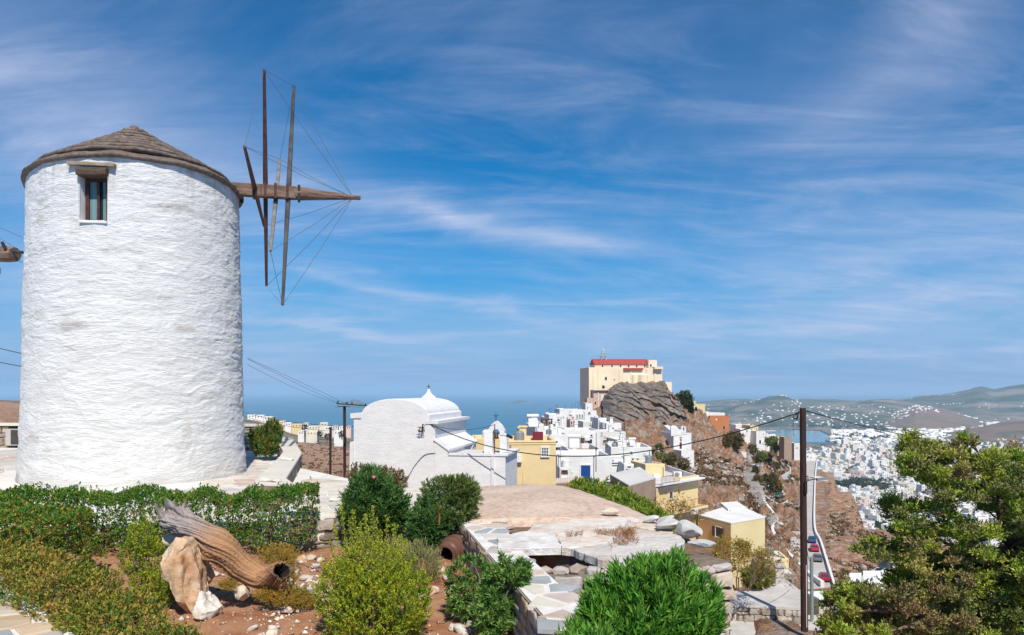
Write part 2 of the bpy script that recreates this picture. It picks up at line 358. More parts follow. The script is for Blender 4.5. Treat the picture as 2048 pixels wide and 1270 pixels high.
# ground heights: for each picture column of 2048, (distance, height) pairs down the slope
COL = {
 -900: [(3, -3.2), (30, -4), (60, -4.5), (150, -5.5), (400, -8), (800, -7), (900, -10), (1500, -185), (2700, -190)],
 0: [(3, -3.2), (30, -4), (60, -4.5), (150, -5.5), (400, -8), (760, -6.6), (900, -11), (1500, -185), (2700, -190)],
 350: [(3, -3.4), (30, -4.5), (60, -6), (150, -11), (400, -20), (800, -23), (1000, -30), (1500, -185), (2700, -190)],
 500: [(3, -3.4), (30, -5), (60, -7.5), (120, -13), (250, -19), (500, -24), (800, -30), (950, -37), (1050, -50), (1500, -185), (2700, -190)],
 600: [(3, -3.4), (20, -3.6), (40, -6.8), (80, -10.4), (200, -19), (400, -31), (700, -43), (950, -55), (1080, -66), (1500, -185), (2700, -190)],
 700: [(3, -3.4), (20, -3.8), (35, -6.0), (80, -11.8), (200, -20.5), (400, -33), (700, -45), (950, -57), (1080, -68), (1500, -185), (2700, -190)],
 850: [(3, -3.4), (20, -4.4), (35, -6.0), (80, -13), (200, -24), (400, -38), (700, -52), (950, -70), (1400, -185), (2700, -190)],
 960: [(3, -3.6), (20, -5.0), (40, -7.5), (80, -14), (150, -21), (300, -36), (600, -70), (1000, -130), (1500, -185), (2700, -190)],
 1060: [(3, -5), (20, -6.5), (45, -9), (80, -13.5), (120, -15), (200, -19), (300, -30), (600, -100), (1000, -186), (2700, -190)],
 1110: [(3, -6), (20, -7), (45, -9.5), (80, -13.5), (120, -14.5), (200, -14), (260, -15), (330, -30), (600, -110), (1000, -186), (2700, -190)],
 1180: [(3, -6), (20, -7), (50, -10.5), (100, -14.5), (150, -13.5), (220, -12), (280, -10), (310, -8), (345, -8), (400, -40), (800, -186), (2700, -190)],
 1250: [(3, -6), (20, -7.5), (60, -13.5), (100, -17), (150, -16.8), (200, -14.2), (250, -10.3), (290, -7.2), (312, -4), (325, 2.2), (360, 2.2), (400, -30), (800, -186), (2700, -190)],
 1320: [(3, -6), (20, -7.5), (60, -15), (100, -22), (150, -22), (200, -18.5), (250, -14), (290, -9), (312, -4), (325, 1.5), (352, 1), (400, -40), (800, -186), (2700, -190)],
 1390: [(3, -6), (25, -8.8), (60, -16.5), (100, -26), (150, -27), (200, -23.5), (260, -18), (300, -13), (320, -11), (345, -11), (370, -20), (450, -70), (900, -178), (2400, -183)],
 1450: [(3, -6), (25, -8.8), (60, -16), (100, -27), (150, -30), (200, -29), (260, -25.5), (310, -21), (345, -19.5), (365, -24), (500, -90), (900, -165), (2000, -176), (2600, -181.5)],
 1520: [(3, -6), (29, -9.2), (31, -9.0), (50, -12.9), (70, -17.3), (100, -24.5), (140, -32.5), (180, -34), (240, -32), (300, -28), (350, -26.5), (372, -32), (500, -95), (900, -158), (2000, -174), (2600, -181.5)],
 1580: [(3, -6), (29, -9.2), (31, -9.0), (45, -12.5), (62, -17), (100, -27.5), (135, -35.5), (200, -36.2), (250, -37), (300, -36), (350, -32.5), (372, -37), (450, -70), (700, -130), (1000, -152), (2000, -173), (2600, -181.5)],
 1625: [(3, -6), (29, -9.2), (45, -13.4), (62, -18.2), (100, -29), (138, -36), (370, -36), (400, -47), (470, -78), (700, -130), (1000, -152), (2000, -172), (2600, -181)],
 1665: [(3, -6), (29, -9.2), (45, -13.7), (62, -18.5), (100, -29.5), (140, -36), (335, -36), (365, -50), (470, -92), (700, -135), (1000, -152), (2000, -171), (2550, -180)],
 1700: [(3, -6), (29, -9.5), (62, -19.5), (100, -30), (140, -36), (200, -35.5), (262, -36), (290, -50), (400, -96), (700, -140), (1000, -152), (2000, -170), (2700, -179)],
 1770: [(3, -6), (29, -9.8), (62, -21), (100, -31), (145, -36), (170, -35.8), (194, -36.5), (225, -55), (350, -100), (700, -144), (1000, -153), (2000, -169), (2700, -177)],
 1850: [(3, -6), (29, -9.8), (62, -21), (100, -31), (150, -35.7), (185, -36.3), (250, -75), (350, -104), (700, -144), (1000, -152), (2000, -166), (2700, -173)],
 2048: [(3, -6), (29, -9.8), (62, -21), (100, -31), (150, -36), (180, -42), (250, -75), (350, -104), (700, -138), (1000, -143), (2000, -150), (2700, -160)],
 3000: [(3, -6), (29, -9.8), (62, -21), (100, -31), (150, -36), (180, -42), (250, -75), (350, -104), (700, -136), (1000, -139), (2000, -145), (2700, -155)],
}
CK = sorted(COL)
def gz(px, Y):
    px = np.asarray(px, float); Yl = np.log(np.asarray(Y, float)); px, Yl = np.broadcast_arrays(px, Yl)
    zs = np.stack([np.interp(Yl, np.log([q[0] for q in COL[k]]), [q[1] for q in COL[k]]) for k in CK])
    i = np.clip(np.searchsorted(CK, px, side='right') - 1, 0, len(CK) - 2)
    k0 = np.take(CK, i); k1 = np.take(CK, i + 1); t = np.clip((px - k0) / (k1 - k0), 0, 1); t = t * t * (3 - 2 * t) * .5 + t * .5
    a = np.take_along_axis(zs, i[None], 0)[0]; b = np.take_along_axis(zs, (i + 1)[None], 0)[0]
    return a * (1 - t) + b * t
def wxy(x, y): return 1024 + 1500 * x / max(y, .1), y
def hit(px, py, Y0=20, Y1=2600):        # where the sight line through a point of the photograph meets the ground
    Ys = np.exp(np.linspace(math.log(Y0), math.log(Y1), 1500)); zr = (HY - py) / F * Ys
    w = np.nonzero(zr < gz(np.full_like(Ys, px), Ys))[0]
    Y = float(Ys[w[0]]) if len(w) else Y1
    return P(px, py, Y)
def smooth(a, e0, e1): t = np.clip((a - e0) / (e1 - e0), 0, 1); return t * t * (3 - 2 * t)
pxs = np.concatenate([np.arange(-700, 480, 30.), np.arange(480, 1130, 5.), np.arange(1130, 1800, 2.5), np.arange(1800, 2100, 8.), np.arange(2100, 3000, 40.)])
Yg = np.concatenate([np.exp(np.linspace(math.log(4), math.log(60), 60)), np.exp(np.linspace(math.log(60), math.log(420), 280))[1:], np.exp(np.linspace(math.log(420), math.log(2750), 90))[1:]])
PXg, YY = np.meshgrid(pxs, Yg); XX = (PXg - CX) / F * YY; ZZ = gz(PXg, YY)
rock = smooth(PXg, 1225, 1260) * (1 - smooth(PXg, 1590, 1612)) * smooth(YY, 62, 110) * (1 - smooth(YY, 420, 700))
hill = smooth(PXg, 1648, 1664) * smooth(YY, 142, 156) * (1 - smooth(YY, 600, 1000))
lefth = (1 - smooth(PXg, 880, 980)) * smooth(YY, 40, 90)
strata = rid(XX * .045 + ZZ * .05, YY * .02, ZZ * .09, 5, 3)
diag = rid((XX + ZZ * 1.4) * .10, YY * .035, ZZ * .12, 5, 19)
ZZ = ZZ + rock * (2.2 * strata + 2.0 * diag + 1.3 * rid(XX * .3, YY * .2, 0, 4, 9) + .6 * rid(XX * .8, YY * .5, 0, 3, 29) - 3.2)
ZZ = ZZ + hill * (0.9 * fbm(XX * .05, YY * .03, 0, 5, 5) + .5 * rid(XX * .25, YY * .12, 0, 3, 8)) + lefth * (1.6 * fbm(XX * .02, YY * .012, 0, 5, 12) - np.minimum(1.0, YY * .01))
ZZ = ZZ + smooth(YY, 420, 900) * 2.2 * fbm(XX * .006, YY * .006, 0, 4, 2)
def gridf(nr, nc):
    i = np.arange((nr - 1) * (nc - 1)); r, c = i // (nc - 1), i % (nc - 1); a = r * nc + c
    return np.stack([a, a + 1, a + nc + 1, a + nc], 1)
m_ter = mat('dry hillside earth', (0.43, 0.25, 0.15), (0.25, 0.145, 0.09), scale=0.8, rough=0.95, bump=1.0, bscale=1.3, bdist=1.3,
            col3=(0.42, 0.35, 0.29), c3=(0.51, 0.59), scale3=0.35, spec=0.1, detail=10, contrast=(0.40, 0.60))
def split_terrain(name, mask, m):
    f = gridf(*ZZ.shape)[mask.ravel()]
    u, inv = np.unique(f, return_inverse=True)
    V = np.stack([XX.ravel(), YY.ravel(), ZZ.ravel()], 1)[u]
    o = np_obj(name, V, inv.reshape(f.shape), m, smooth=True); o['kind'] = 'structure'; return o
cm = YY[:-1, :-1]
m_warm = mat('bare russet slope', (0.44, 0.25, 0.155), (0.30, 0.165, 0.105), scale=1.1, rough=0.95, bump=1.0, bscale=1.8, bdist=0.7,
            col3=(0.48, 0.37, 0.28), c3=(0.50, 0.60), scale3=0.45, spec=0.1, detail=10, contrast=(0.40, 0.60))
pm_ = PXg[:-1, :-1]; wz_ = ((pm_ > 1650) | (pm_ < 930)) & (cm < 520)
split_terrain('hillside', (cm < 520) & ~wz_, m_ter)
split_terrain('bare_slope', wz_, m_warm)
m_low = mat('valley ground', (0.20, 0.155, 0.11), (0.25, 0.22, 0.18), scale=0.02, rough=0.95, col3=(0.06, 0.075, 0.035), c3=(0.52, 0.62), scale3=0.012, spec=0.1, detail=8)
split_terrain('valley_floor', cm >= 520, m_low)

# far hills beyond the bay, with their own ridgelines
def ridge_obj(name, Yc, depth, pts, base, px0, px1, m, seed, front=0.5, amp=1.0):
    n = 260; pp = np.linspace(px0, px1, n); py = np.interp(pp, [q[0] for q in pts], [q[1] for q in pts])
    kk = np.array([1, 4, 6, 4, 1.]) / 16; py = np.convolve(np.pad(py, 2, 'edge'), kk, 'valid')
    zt = (HY - py) / F * Yc; t = np.linspace(-1, 1, 70)
    T, Pq = np.meshgrid(t, pp, indexing='ij'); Yr = Yc + T * depth * np.where(T < 0, 2 * front, 1.0)
    prof = np.cos(np.clip(T, -1, 1) * math.pi / 2) ** 1.35
    Xr = (Pq - CX) / F * Yr
    nz = fbm(Xr * .0012, Yr * .0012, 0, 6, seed) * 22 * amp + rid(Xr * .0035, Yr * .0018, 0, 5, seed + 5) * 16 * amp
    Zr = base + (zt[None, :] - base) * prof + nz * prof * np.clip(np.abs(T) * 2.2, 0.12, 1)
    o = np_obj(name, np.stack([Xr.ravel(), Yr.ravel(), Zr.ravel()], 1), gridf(70, n), m, smooth=True); o['kind'] = 'structure'
    return Xr, Yr, Zr
m_far = mat('far scrub hills', (0.04, 0.075, 0.05), (0.12, 0.125, 0.095), scale=0.0045, rough=1, col3=(0.25, 0.22, 0.18), c3=(0.50, 0.62), scale3=0.003, spec=0.05, detail=12, contrast=(0.40, 0.58), stretch=(1, .6, 2))
m_farb = mat('far bare hill', (0.23, 0.15, 0.115), (0.16, 0.135, 0.10), scale=0.004, rough=1, col3=(0.07, 0.09, 0.05), c3=(0.55, 0.66), scale3=0.004, spec=0.05, detail=12)
far_rid = []
far_rid.append(ridge_obj('far_hills', 7200, 2600, [(1300, 812), (1400, 806), (1440, 802), (1480, 799), (1520, 804), (1560, 802), (1640, 800), (1700, 803), (1780, 803), (1815, 799), (1840, 793), (1890, 789), (1930, 782), (1955, 774), (1970, 773), (1985, 780), (2010, 774), (2048, 769), (2200, 762), (2500, 775), (2800, 800)], -184, 1230, 2900, m_far, 21, .65))
far_rid.append(ridge_obj('conical_hill', 5600, 1300, [(1400, 846), (1440, 826), (1470, 812), (1510, 803), (1535, 794), (1552, 791), (1572, 793), (1590, 800), (1620, 806), (1660, 806), (1700, 806), (1740, 799), (1770, 797), (1800, 800), (1830, 805), (1900, 818), (2000, 846)], -184, 1390, 2010, m_far, 33, .8))
far_rid.append(ridge_obj('bare_brown_hill', 4500, 1000, [(1700, 862), (1760, 842), (1800, 822), (1830, 810), (1860, 812), (1900, 822), (1950, 836), (2000, 848), (2060, 856)], -182, 1690, 2080, m_farb, 44, .7))
far_rid.append(ridge_obj('low_brown_ridge', 2700, 500, [(1860, 880), (1920, 868), (1980, 852), (2048, 843), (2200, 838), (2600, 850), (2900, 860)], -175, 1840, 2900, m_farb, 55, .8))
# low coast plain round the bay
pl = [(x, y) for x, y in [XY(1330, 6200), XY(1330, 4000), XY(1380, 3750), XY(1440, 3650), XY(1500, 3480), XY(1560, 3560), XY(1640, 3400), XY(1665, 2950), XY(1650, 2700), XY(1700, 2400), XY(3000, 2400), XY(3000, 7600), XY(1330, 8500)]]
MB().prism(pl, SEA - 6, SEA + 3.5).build('coastal_plain', m_low)['kind'] = 'structure'
hb_ = [(*XY(a, b),) for a, b in ((1470, 2640), (1662, 2640), (1672, 3000), (1645, 3420), (1570, 3580), (1440, 3700))]
m_bay = mat('calm harbour water', (0.05, 0.17, 0.23), (0.07, 0.20, 0.26), scale=0.004, rough=0.12, spec=0.5, bump=.1, bscale=.2, bdist=.3)
MB().prism(hb_, SEA - 1, SEA + .4).build('harbour_water', m_bay)['kind'] = 'structure'
# islands
def island(Y, pxc, half, pytop, seed, name):
    n, mrow = 60, 24; u = np.linspace(-1, 1, n); v = np.linspace(-1, 1, mrow); U, Vv = np.meshgrid(u, v)
    w = half / F * Y; Xr = (pxc - CX) / F * Y + U * w; Yr = Y + Vv * w * .6
    h = (HY - pytop) / F * Y - SEA
    Zr = SEA - 3 + (h + 3) * np.clip(1 - np.sqrt((U * (1 + .15 * np.sin(U * 3))) ** 2 + Vv ** 2), 0, 1) ** .9 * (1 + .25 * fbm(U * 3, Vv * 3, 0, 3, seed))
    np_obj(name, np.stack([Xr.ravel(), Yr.ravel(), Zr.ravel()], 1), gridf(mrow, n), m_far, smooth=True)['kind'] = 'structure'
island(8200, 708, 40, 799, 3, 'island')
island(10500, 1040, 32, 800, 5, 'island')

# the air
mh = bpy.data.materials.new('haze'); mh.use_nodes = True; nt = mh.node_tree; nt.nodes.clear()
pv = nt.nodes.new('ShaderNodeVolumePrincipled'); pv.inputs['Density'].default_value = 7.5e-5; pv.inputs['Color'].default_value = (0.55, 0.78, 1.0, 1)
pv.inputs['Anisotropy'].default_value = 0.0
om = nt.nodes.new('ShaderNodeOutputMaterial'); nt.links.new(pv.outputs[0], om.inputs['Volume'])
HZ = MB().box((0, 34000, 0), (130000, 76000, 1)); HZ.v = [(v[0], v[1], -196 if v[2] < 0 else 150) for v in HZ.v]
hz = HZ.build('haze', mh); hz['kind'] = 'stuff'

# ------------------------------------------------------------ castle rock
m_rock = mat('grey limestone crag', (0.14, 0.115, 0.098), (0.36, 0.31, 0.265), scale=0.55, rough=0.95, bump=1.0, bscale=2.2, bdist=0.7, detail=9, contrast=(0.36, 0.62),
             col3=(0.30, 0.18, 0.115), c3=(0.53, 0.64), scale3=0.18, stretch=(1, 1, 1.3))
def crag(name, top, bot, Yt, Yb, n, mm, seed, m, amp):
    pp = np.linspace(top[0][0], top[-1][0], n); t = np.linspace(0, 1, mm); T, Q = np.meshgrid(t, pp, indexing='ij')
    pt = np.interp(pp, [q[0] for q in top], [q[1] for q in top]); pb = np.interp(pp, [q[0] for q in bot], [q[1] for q in bot])
    Yf = np.interp(Q, *Yb) * (1 - T) + np.interp(Q, *Yt) * T
    Z0 = (HY - pb) / F * np.interp(pp, *Yb); Z1 = (HY - pt) / F * np.interp(pp, *Yt)
    Zc = Z0[None] * (1 - T) + Z1[None] * T; Xc = (Q - CX) / F * Yf
    s = Xc * .8 + Zc
    env = np.minimum(1, (1 - T) * 5 + .15)
    led = np.round((Zc + Xc * .45 + 1.5 * fbm(Xc * .08, Zc * .08, 0, 3, seed)) / 2.6) * 2.6 - (Zc + Xc * .45)
    d = 3.6 * rid(Xc * .055 + Zc * .07, Zc * .03, 0, 3, seed) + 1.1 * led + 2.0 * rid(s * .17, Zc * .06, 0, 4, seed + 2) + 1.2 * rid((Xc + Zc) * .5, Zc * .35, 0, 3, seed + 6) + .5 * fbm(Xc * 1.3, Zc * 1.3, 0, 3, seed + 7)
    Yf = Yf - d * amp * env; Zc = Zc + (.9 * fbm(Xc * .3, Zc * .2, 0, 4, seed + 9) + .7 * rid(Xc * .35, Zc * .1, 0, 3, seed + 12) - .4) * amp * np.minimum(1, T * 5)
    V = np.stack([Xc.ravel(), Yf.ravel(), Zc.ravel()], 1); Fc = gridf(mm, n)
    last = V[-n:].copy(); back = last + np.array([0, 26, -1]); V = np.vstack([V, back]); k = (mm - 1) * n
    Fb = np.array([(k + i, k + i + 1, mm * n + i + 1, mm * n + i) for i in range(n - 1)])
    o = np_obj(name, V, np.vstack([Fc, Fb]), m, smooth=False); o['kind'] = 'structure'
crag('castle_crag', [(1203, 800), (1212, 786), (1222, 774), (1236, 770), (1262, 766), (1290, 767), (1318, 771), (1328, 766), (1337, 776), (1348, 786), (1358, 802), (1366, 822), (1374, 842), (1386, 862)],
     [(1203, 838), (1225, 846), (1260, 850), (1290, 862), (1320, 872), (1350, 880), (1386, 884)], ([1200, 1290, 1390], [316, 322, 318]), ([1203, 1225, 1260, 1290, 1320, 1350, 1386], [hit(a, b, 60).y - 4 for a, b in ((1212, 838), (1225, 846), (1260, 850), (1290, 862), (1320, 872), (1350, 880), (1386, 884))]), 260, 130, 31, m_rock, 1.0)

# loose rocks and dry scrub on the slopes: nobody could count them
def scatter_rocks(name, N_, cond, size, m, seed, facets=(0, 0)):
    r = np.random.default_rng(seed); px, py = cond(r, N_); pts = []
    base = np.array([(1, 0, 0), (0, 1, 0), (-1, 0, 0), (0, -1, 0), (0, 0, 1), (0, 0, -.6), (.7, .7, .55), (-.7, .6, .5)])
    tf = np.array([(6, 4, 0), (6, 1, 4), (7, 4, 1), (7, 2, 4), (2, 3, 4), (3, 0, 4), (0, 5, 1), (1, 5, 2), (2, 5, 3), (3, 5, 0), (0, 1, 6), (1, 2, 7)])
    Vs = []; Fs = []; k = 0
    for a, b in zip(px, py):
        h = hit(a, b, 30)
        if h.y > 700: continue
        s = size * (0.35 + r.exponential(0.6)) * (0.6 + h.y / 400); A = r.uniform(0, 6.28)
        q = base * (1 + r.uniform(-.35, .35, base.shape)) * s * np.array([1, 1, .75]); ca, sa = math.cos(A), math.sin(A)
        q = np.stack([q[:, 0] * ca - q[:, 1] * sa, q[:, 0] * sa + q[:, 1] * ca, q[:, 2]], 1) + np.array(h) + [0, 0, s * .25]
        Vs.append(q); Fs.append(tf + k); k += len(base)
    o = np_obj(name, np.vstack(Vs), np.vstack(Fs), m); o['kind'] = 'stuff'
m_lrock = mat('loose pale rock', (0.20, 0.165, 0.14), (0.42, 0.37, 0.32), scale=0.8, rough=0.95, island=0.4)
def c_ridge(r, n):
    px = r.uniform(1235, 1608, n); lo = np.interp(px, [1235, 1330, 1400, 1480, 1560, 1608], [850, 870, 885, 915, 905, 950]); hi = np.interp(px, [1235, 1320, 1400, 1520, 1560, 1608], [940, 985, 1040, 1110, 1130, 1140])
    return px, lo + (hi - lo) * r.uniform(0, 1, n)
scatter_rocks('loose_rocks', 6500, c_ridge, 0.33, m_lrock, 4)
def c_right(r, n):
    px = r.uniform(1655, 1790, n); lo = np.interp(px, [1655, 1700, 1770, 1790], [965, 990, 1068, 1090]); return px, lo + (1160 - lo) * r.uniform(0, 1, n)
scatter_rocks('hillside_stones', 1500, c_right, 0.22, m_lrock, 6)
def leafV(c, d, up, L, Wd, fold=0.25):
    """arrays: centre(base), direction, approx. normal -> diamonds folded along the rib"""
    d = d / (np.linalg.norm(d, axis=1, keepdims=True) + 1e-9)
    s = np.cross(d, up); s /= (np.linalg.norm(s, axis=1, keepdims=True) + 1e-9); nrm = np.cross(s, d)
    L = np.broadcast_to(np.asarray(L, float).reshape(-1, 1), (len(c), 1)); Wd = np.broadcast_to(np.asarray(Wd, float).reshape(-1, 1), (len(c), 1))
    b = c; t = c + d * L - nrm * L * 0.12; mid = c + d * L * 0.5
    l = mid - s * Wd * .5 + nrm * Wd * fold; r_ = mid + s * Wd * .5 + nrm * Wd * fold
    V = np.stack([b, r_, t, l], 1).reshape(-1, 3); n = len(c); q = np.arange(n)[:, None] * 4
    Fc = np.concatenate([q + np.array([[0, 1, 2]]), q + np.array([[0, 2, 3]])], 1).reshape(-1, 3)
    return V, Fc
def rdir(n, r=rng):
    v = r.normal(size=(n, 3)); return v / np.linalg.norm(v, axis=1, keepdims=True)
def tufts(name, pts, size, m, seed, per=16, flat=.8):
    r = np.random.default_rng(seed); C0 = []; D0 = []; L0 = []
    for p, s in zip(pts, size):
        d = rdir(per, r); d[:, 2] = np.abs(d[:, 2]) * flat + .05
        C0.append(np.array(p) + d * s * r.uniform(.1, .75, (per, 1))); D0.append(d + rdir(per, r) * .5); L0.append(np.full(per, s * .6))
    c = np.vstack(C0); d = np.vstack(D0); L = np.concatenate(L0)
    V, Fc = leafV(c, d, rdir(len(c), r), L, L * .7)
    return np_obj(name, V, Fc, m)
m_scrub = mat('dry scrub', (0.15, 0.085, 0.045), (0.20, 0.13, 0.07), scale=0.2, rough=1, island=0.35, col3=(0.07, 0.075, 0.03), c3=(0.52, 0.62), scale3=0.06)
r_ = np.random.default_rng(9); a_, b_ = c_ridge(r_, 3800); pts = [hit(x, y, 30) for x, y in zip(a_, b_)]
sel = [(p, r_.uniform(.3, 1.2) * (.4 + p.y / 300)) for p in pts if p.y < 420 and fbm(p.x * .04, p.y * .03, 0, 3, 77) > -.25]
tufts('dry_scrub', [p for p, s in sel], [s for p, s in sel], m_scrub, 10, 22)['kind'] = 'stuff'
a_, b_ = c_right(r_, 1300); pts = [hit(x, y, 100) for x, y in zip(a_, b_)]
tufts('hillside_scrub', [p for p in pts if p.y < 420], [r_.uniform(.3, .9) for p in pts if p.y < 420], m_scrub, 11, 18, .5)['kind'] = 'stuff'
a_ = r_.uniform(590, 830, 330); b_ = r_.uniform(868, 950, 330); pts = [hit(x, y, 60) for x, y in zip(a_, b_)]
tufts('terraced_hillside_scrub', [p for p in pts if p.y < 900], [r_.uniform(.3, .8) * (p.y / 180) ** .6 for p in pts if p.y < 900], m_scrub, 12, 18, .6)['kind'] = 'stuff'

# ------------------------------------------------------------ the town below
m_wh = mat('town whitewash', (0.80, 0.79, 0.76), (0.72, 0.71, 0.69), scale=0.15, rough=0.9)
m_cr = mat('town cream', (0.74, 0.68, 0.55), (0.68, 0.62, 0.50), scale=0.15, rough=0.9)
m_pk = mat('town pink', (0.68, 0.54, 0.46), (0.62, 0.50, 0.44), scale=0.15, rough=0.9)
m_tl = mat('town terracotta roof', (0.36, 0.15, 0.10), (0.28, 0.14, 0.10), scale=0.3, rough=0.9)
m_dk = mat('town dark opening', (0.14, 0.14, 0.15), rough=0.4)
m_gr = mat('town flat roof grey', (0.62, 0.60, 0.57), (0.50, 0.48, 0.46), scale=0.2, rough=0.9)
TW = [m_wh, m_cr, m_pk]
def town_mesh(k, r):
    b = MB(); w, d, h = r.uniform(8, 15), r.uniform(7, 12), r.choice([3.6, 6.6, 6.6, 9.6]); wm = 0
    b.box((0, 0, h / 2 - 3), (w, d, h + 6), m=0)
    if r.random() < .12: b.add([(-w / 2 - .3, -d / 2 - .3, h), (w / 2 + .3, -d / 2 - .3, h), (w / 2 + .3, d / 2 + .3, h), (-w / 2 - .3, d / 2 + .3, h), (-w / 2 + 2, 0, h + 2), (w / 2 - 2, 0, h + 2)], [(0, 1, 5, 4), (1, 2, 5), (2, 3, 4, 5), (3, 0, 4)], 2)
    else:
        b.box((0, 0, h + .02), (w - .8, d - .8, .05), m=3)
        for sx in (-1, 1): b.box((sx * (w / 2 - .15), 0, h + .35), (.3, d, .7), m=0)
        for sy in (-1, 1): b.box((0, sy * (d / 2 - .15), h + .36), (w - .62, .3, .7), m=0)
        if r.random() < .6: b.box((r.uniform(-.2, .2) * w, r.uniform(-.1, .2) * d, h + 1.3), (w * .35, d * .35, 2.6), m=0)
    ns = int(h // 3)
    for s in range(ns):
        nx = int(w // 3)
        for i in range(nx):
            if r.random() < .85: b.box((-w / 2 + (i + .5) * w / nx, -d / 2, s * 3 + 1.7), (1.0, .12, r.choice([1.4, 2.1])), m=1)
        for i in range(int(d // 3.2)):
            for sx in (-1, 1):
                if r.random() < .6: b.box((sx * w / 2, -d / 2 + (i + .5) * d / int(d // 3.2), s * 3 + 1.7), (.12, 1.0, 1.4), m=1)
    return b
rt = random.Random(5); tmesh = []
CN = ['white', 'white', 'white', 'cream', 'pink']
for k in range(16):
    b = town_mesh(k, rt); c = [m_wh, m_wh, m_cr, m_wh, m_pk][k % 5]
    me = bpy.data.meshes.new('town_house'); me.from_pydata(b.v, [], b.f); me.update()
    for q in (c, m_dk, m_tl, m_gr): me.materials.append(q)
    me.polygons.foreach_set('material_index', b.m); tmesh.append((me, b, c))
# spots, nearest first
spots = []
rr = random.Random(77)
def ok_spot(px, Y):
    if Y < 1500 and 1745 - 80 < px < 1770 and False: return False
    return True
for Y in np.exp(np.linspace(math.log(520), math.log(2650), 90)):
    px0 = np.interp(Y, [520, 900, 1500, 2650], [1662, 1620, 1600, 1575]); step = 15 / Y * F * 1.04
    px = px0 + rr.uniform(0, step)
    while px < 2130:
        q = px + rr.uniform(-.25, .25) * step; px += step * rr.uniform(.85, 1.35)
        dens = (.97 if Y < 1900 else .78) if float(vn(q * .03, math.log(Y) * 9, 0, 6)) > -.35 else .45
        if rr.random() > dens: continue
        if 2200 < Y and 1500 < q < 1655: continue
        park = (abs(q - 1720) < 60 and abs(Y - 1250) < 90 and rr.random() < .85) or (abs(q - 1765) < 35 and abs(Y - 800) < 70 and rr.random() < .6)
        if park: continue
        YY_ = Y * rr.uniform(.99, 1.02); z = float(gz(q, YY_))
        if z < SEA + 1: continue
        if Y < 900 and z > -100 and q < 1850: continue
        spots.append((YY_, q, z))
spots.sort()
# big-as-they-show: those in the open strip left of the juniper first
spots.sort(key=lambda s: (0 if s[1] < 1830 else 1, s[0]))
LB = {m_wh: 'small white flat-roofed house in the dense town far below the ridge', m_cr: 'small cream house in the dense town far below the ridge', m_pk: 'small pink house in the dense town far below the ridge'}
GP = {m_wh: 'white houses of the town below', m_cr: 'cream houses of the town below', m_pk: 'pink houses of the town below'}
restV = []; restF = []; restM = []; nv = 0
for i, (Y, q, z) in enumerate(spots):
    me, b, c = tmesh[rt.randrange(16)] if rt.random() < .85 else tmesh[rt.choice([0, 1, 3])]
    A = 0.35 + .25 * math.sin(q * .02 + Y * .004) + rt.uniform(-.15, .15) + (math.pi / 2 if rt.random() < .3 else 0); s = rt.choice([.6, .8, 1, 1, 1.2, 1.5]) * rt.uniform(.85, 1.1)
    x, y = XY(q, Y)
    if i < 290:
        o = bpy.data.objects.new('town_house', me); C.objects.link(o); o.location = (x, y, z); o.rotation_euler = (0, 0, A); o.scale = (s, s, s)
        meta(o, LB[c], 'house', GP[c])
    else:
        V = np.array(b.v) * s; ca, sa = math.cos(A), math.sin(A)
        restV.append(np.stack([V[:, 0] * ca - V[:, 1] * sa + x, V[:, 0] * sa + V[:, 1] * ca + y, V[:, 2] + z], 1))
        far_ = Y > 1350
        off = {m_wh: 0, m_cr: 1, m_pk: 2}[c]
        for f, mi in zip(b.f, b.m):
            if mi == 1 and (Y > 1700 or (far_ and f[0] % 3)): continue
            restF.append(tuple(j + nv for j in f)); restM.append(off if mi == 0 else mi + 2)
        nv += len(V)
o = np_obj('distant_town', np.vstack(restV), restF, None, mats=[m_wh, m_cr, m_pk, m_dk, m_tl, m_gr][:3] + [m_dk, m_tl, m_gr], midx=restM); o['kind'] = 'stuff'
# white specks of hamlets on the far hills and the coastal plain
hv = []; hf = []; k = 0; rr2 = np.random.default_rng(8)
def speck(x, y, z, s):
    global k
    w, d, h = s * rr2.uniform(.8, 2.2), s * .9, s * rr2.uniform(.45, .9)
    for sx, sy, sz in ((-1, -1, -.4), (1, -1, -.4), (1, 1, -.4), (-1, 1, -.4), (-1, -1, 1), (1, -1, 1), (1, 1, 1), (-1, 1, 1)): hv.append((x + sx * w / 2, y + sy * d / 2, z + (h if sz > 0 else -2)))
    for f in ((4, 5, 6, 7), (0, 1, 5, 4), (1, 2, 6, 5), (3, 0, 4, 7)): hf.append(tuple(j + k for j in f))
    k += 8
for Xr, Yr, Zr in far_rid:
    T = Zr.shape; done = 0
    for _ in range(650 if Zr.max() < 0 and Yr.max() > 6000 else 1000):
        i = int(rr2.uniform(4, T[0] * .5)); j = int(rr2.uniform(0, T[1])); x, y, z = Xr[i, j], Yr[i, j], Zr[i, j]
        if vn(x * .0016, y * .0012, 0, 4) + .5 * vn(x * .005, y * .004, 0, 9) < .12 + .5 * (i / (T[0] * .5)) ** 2: continue
        speck(x, y, z, rr2.uniform(3.5, 7.5))
for _ in range(3600):
    px = rr2.uniform(1390, 2200); Y = rr2.uniform(2500, 5200)
    if px < 1665 and Y < 3650: continue
    x, y = XY(px, Y)
    if vn(x * .002, y * .0015, 0, 14) < -.1 and Y > 3300: continue
    speck(x, y, SEA + 3.5, rr2.uniform(8, 15))
o = np_obj('far_hamlets', np.array(hv), np.array(hf), m_wh); o['kind'] = 'stuff'
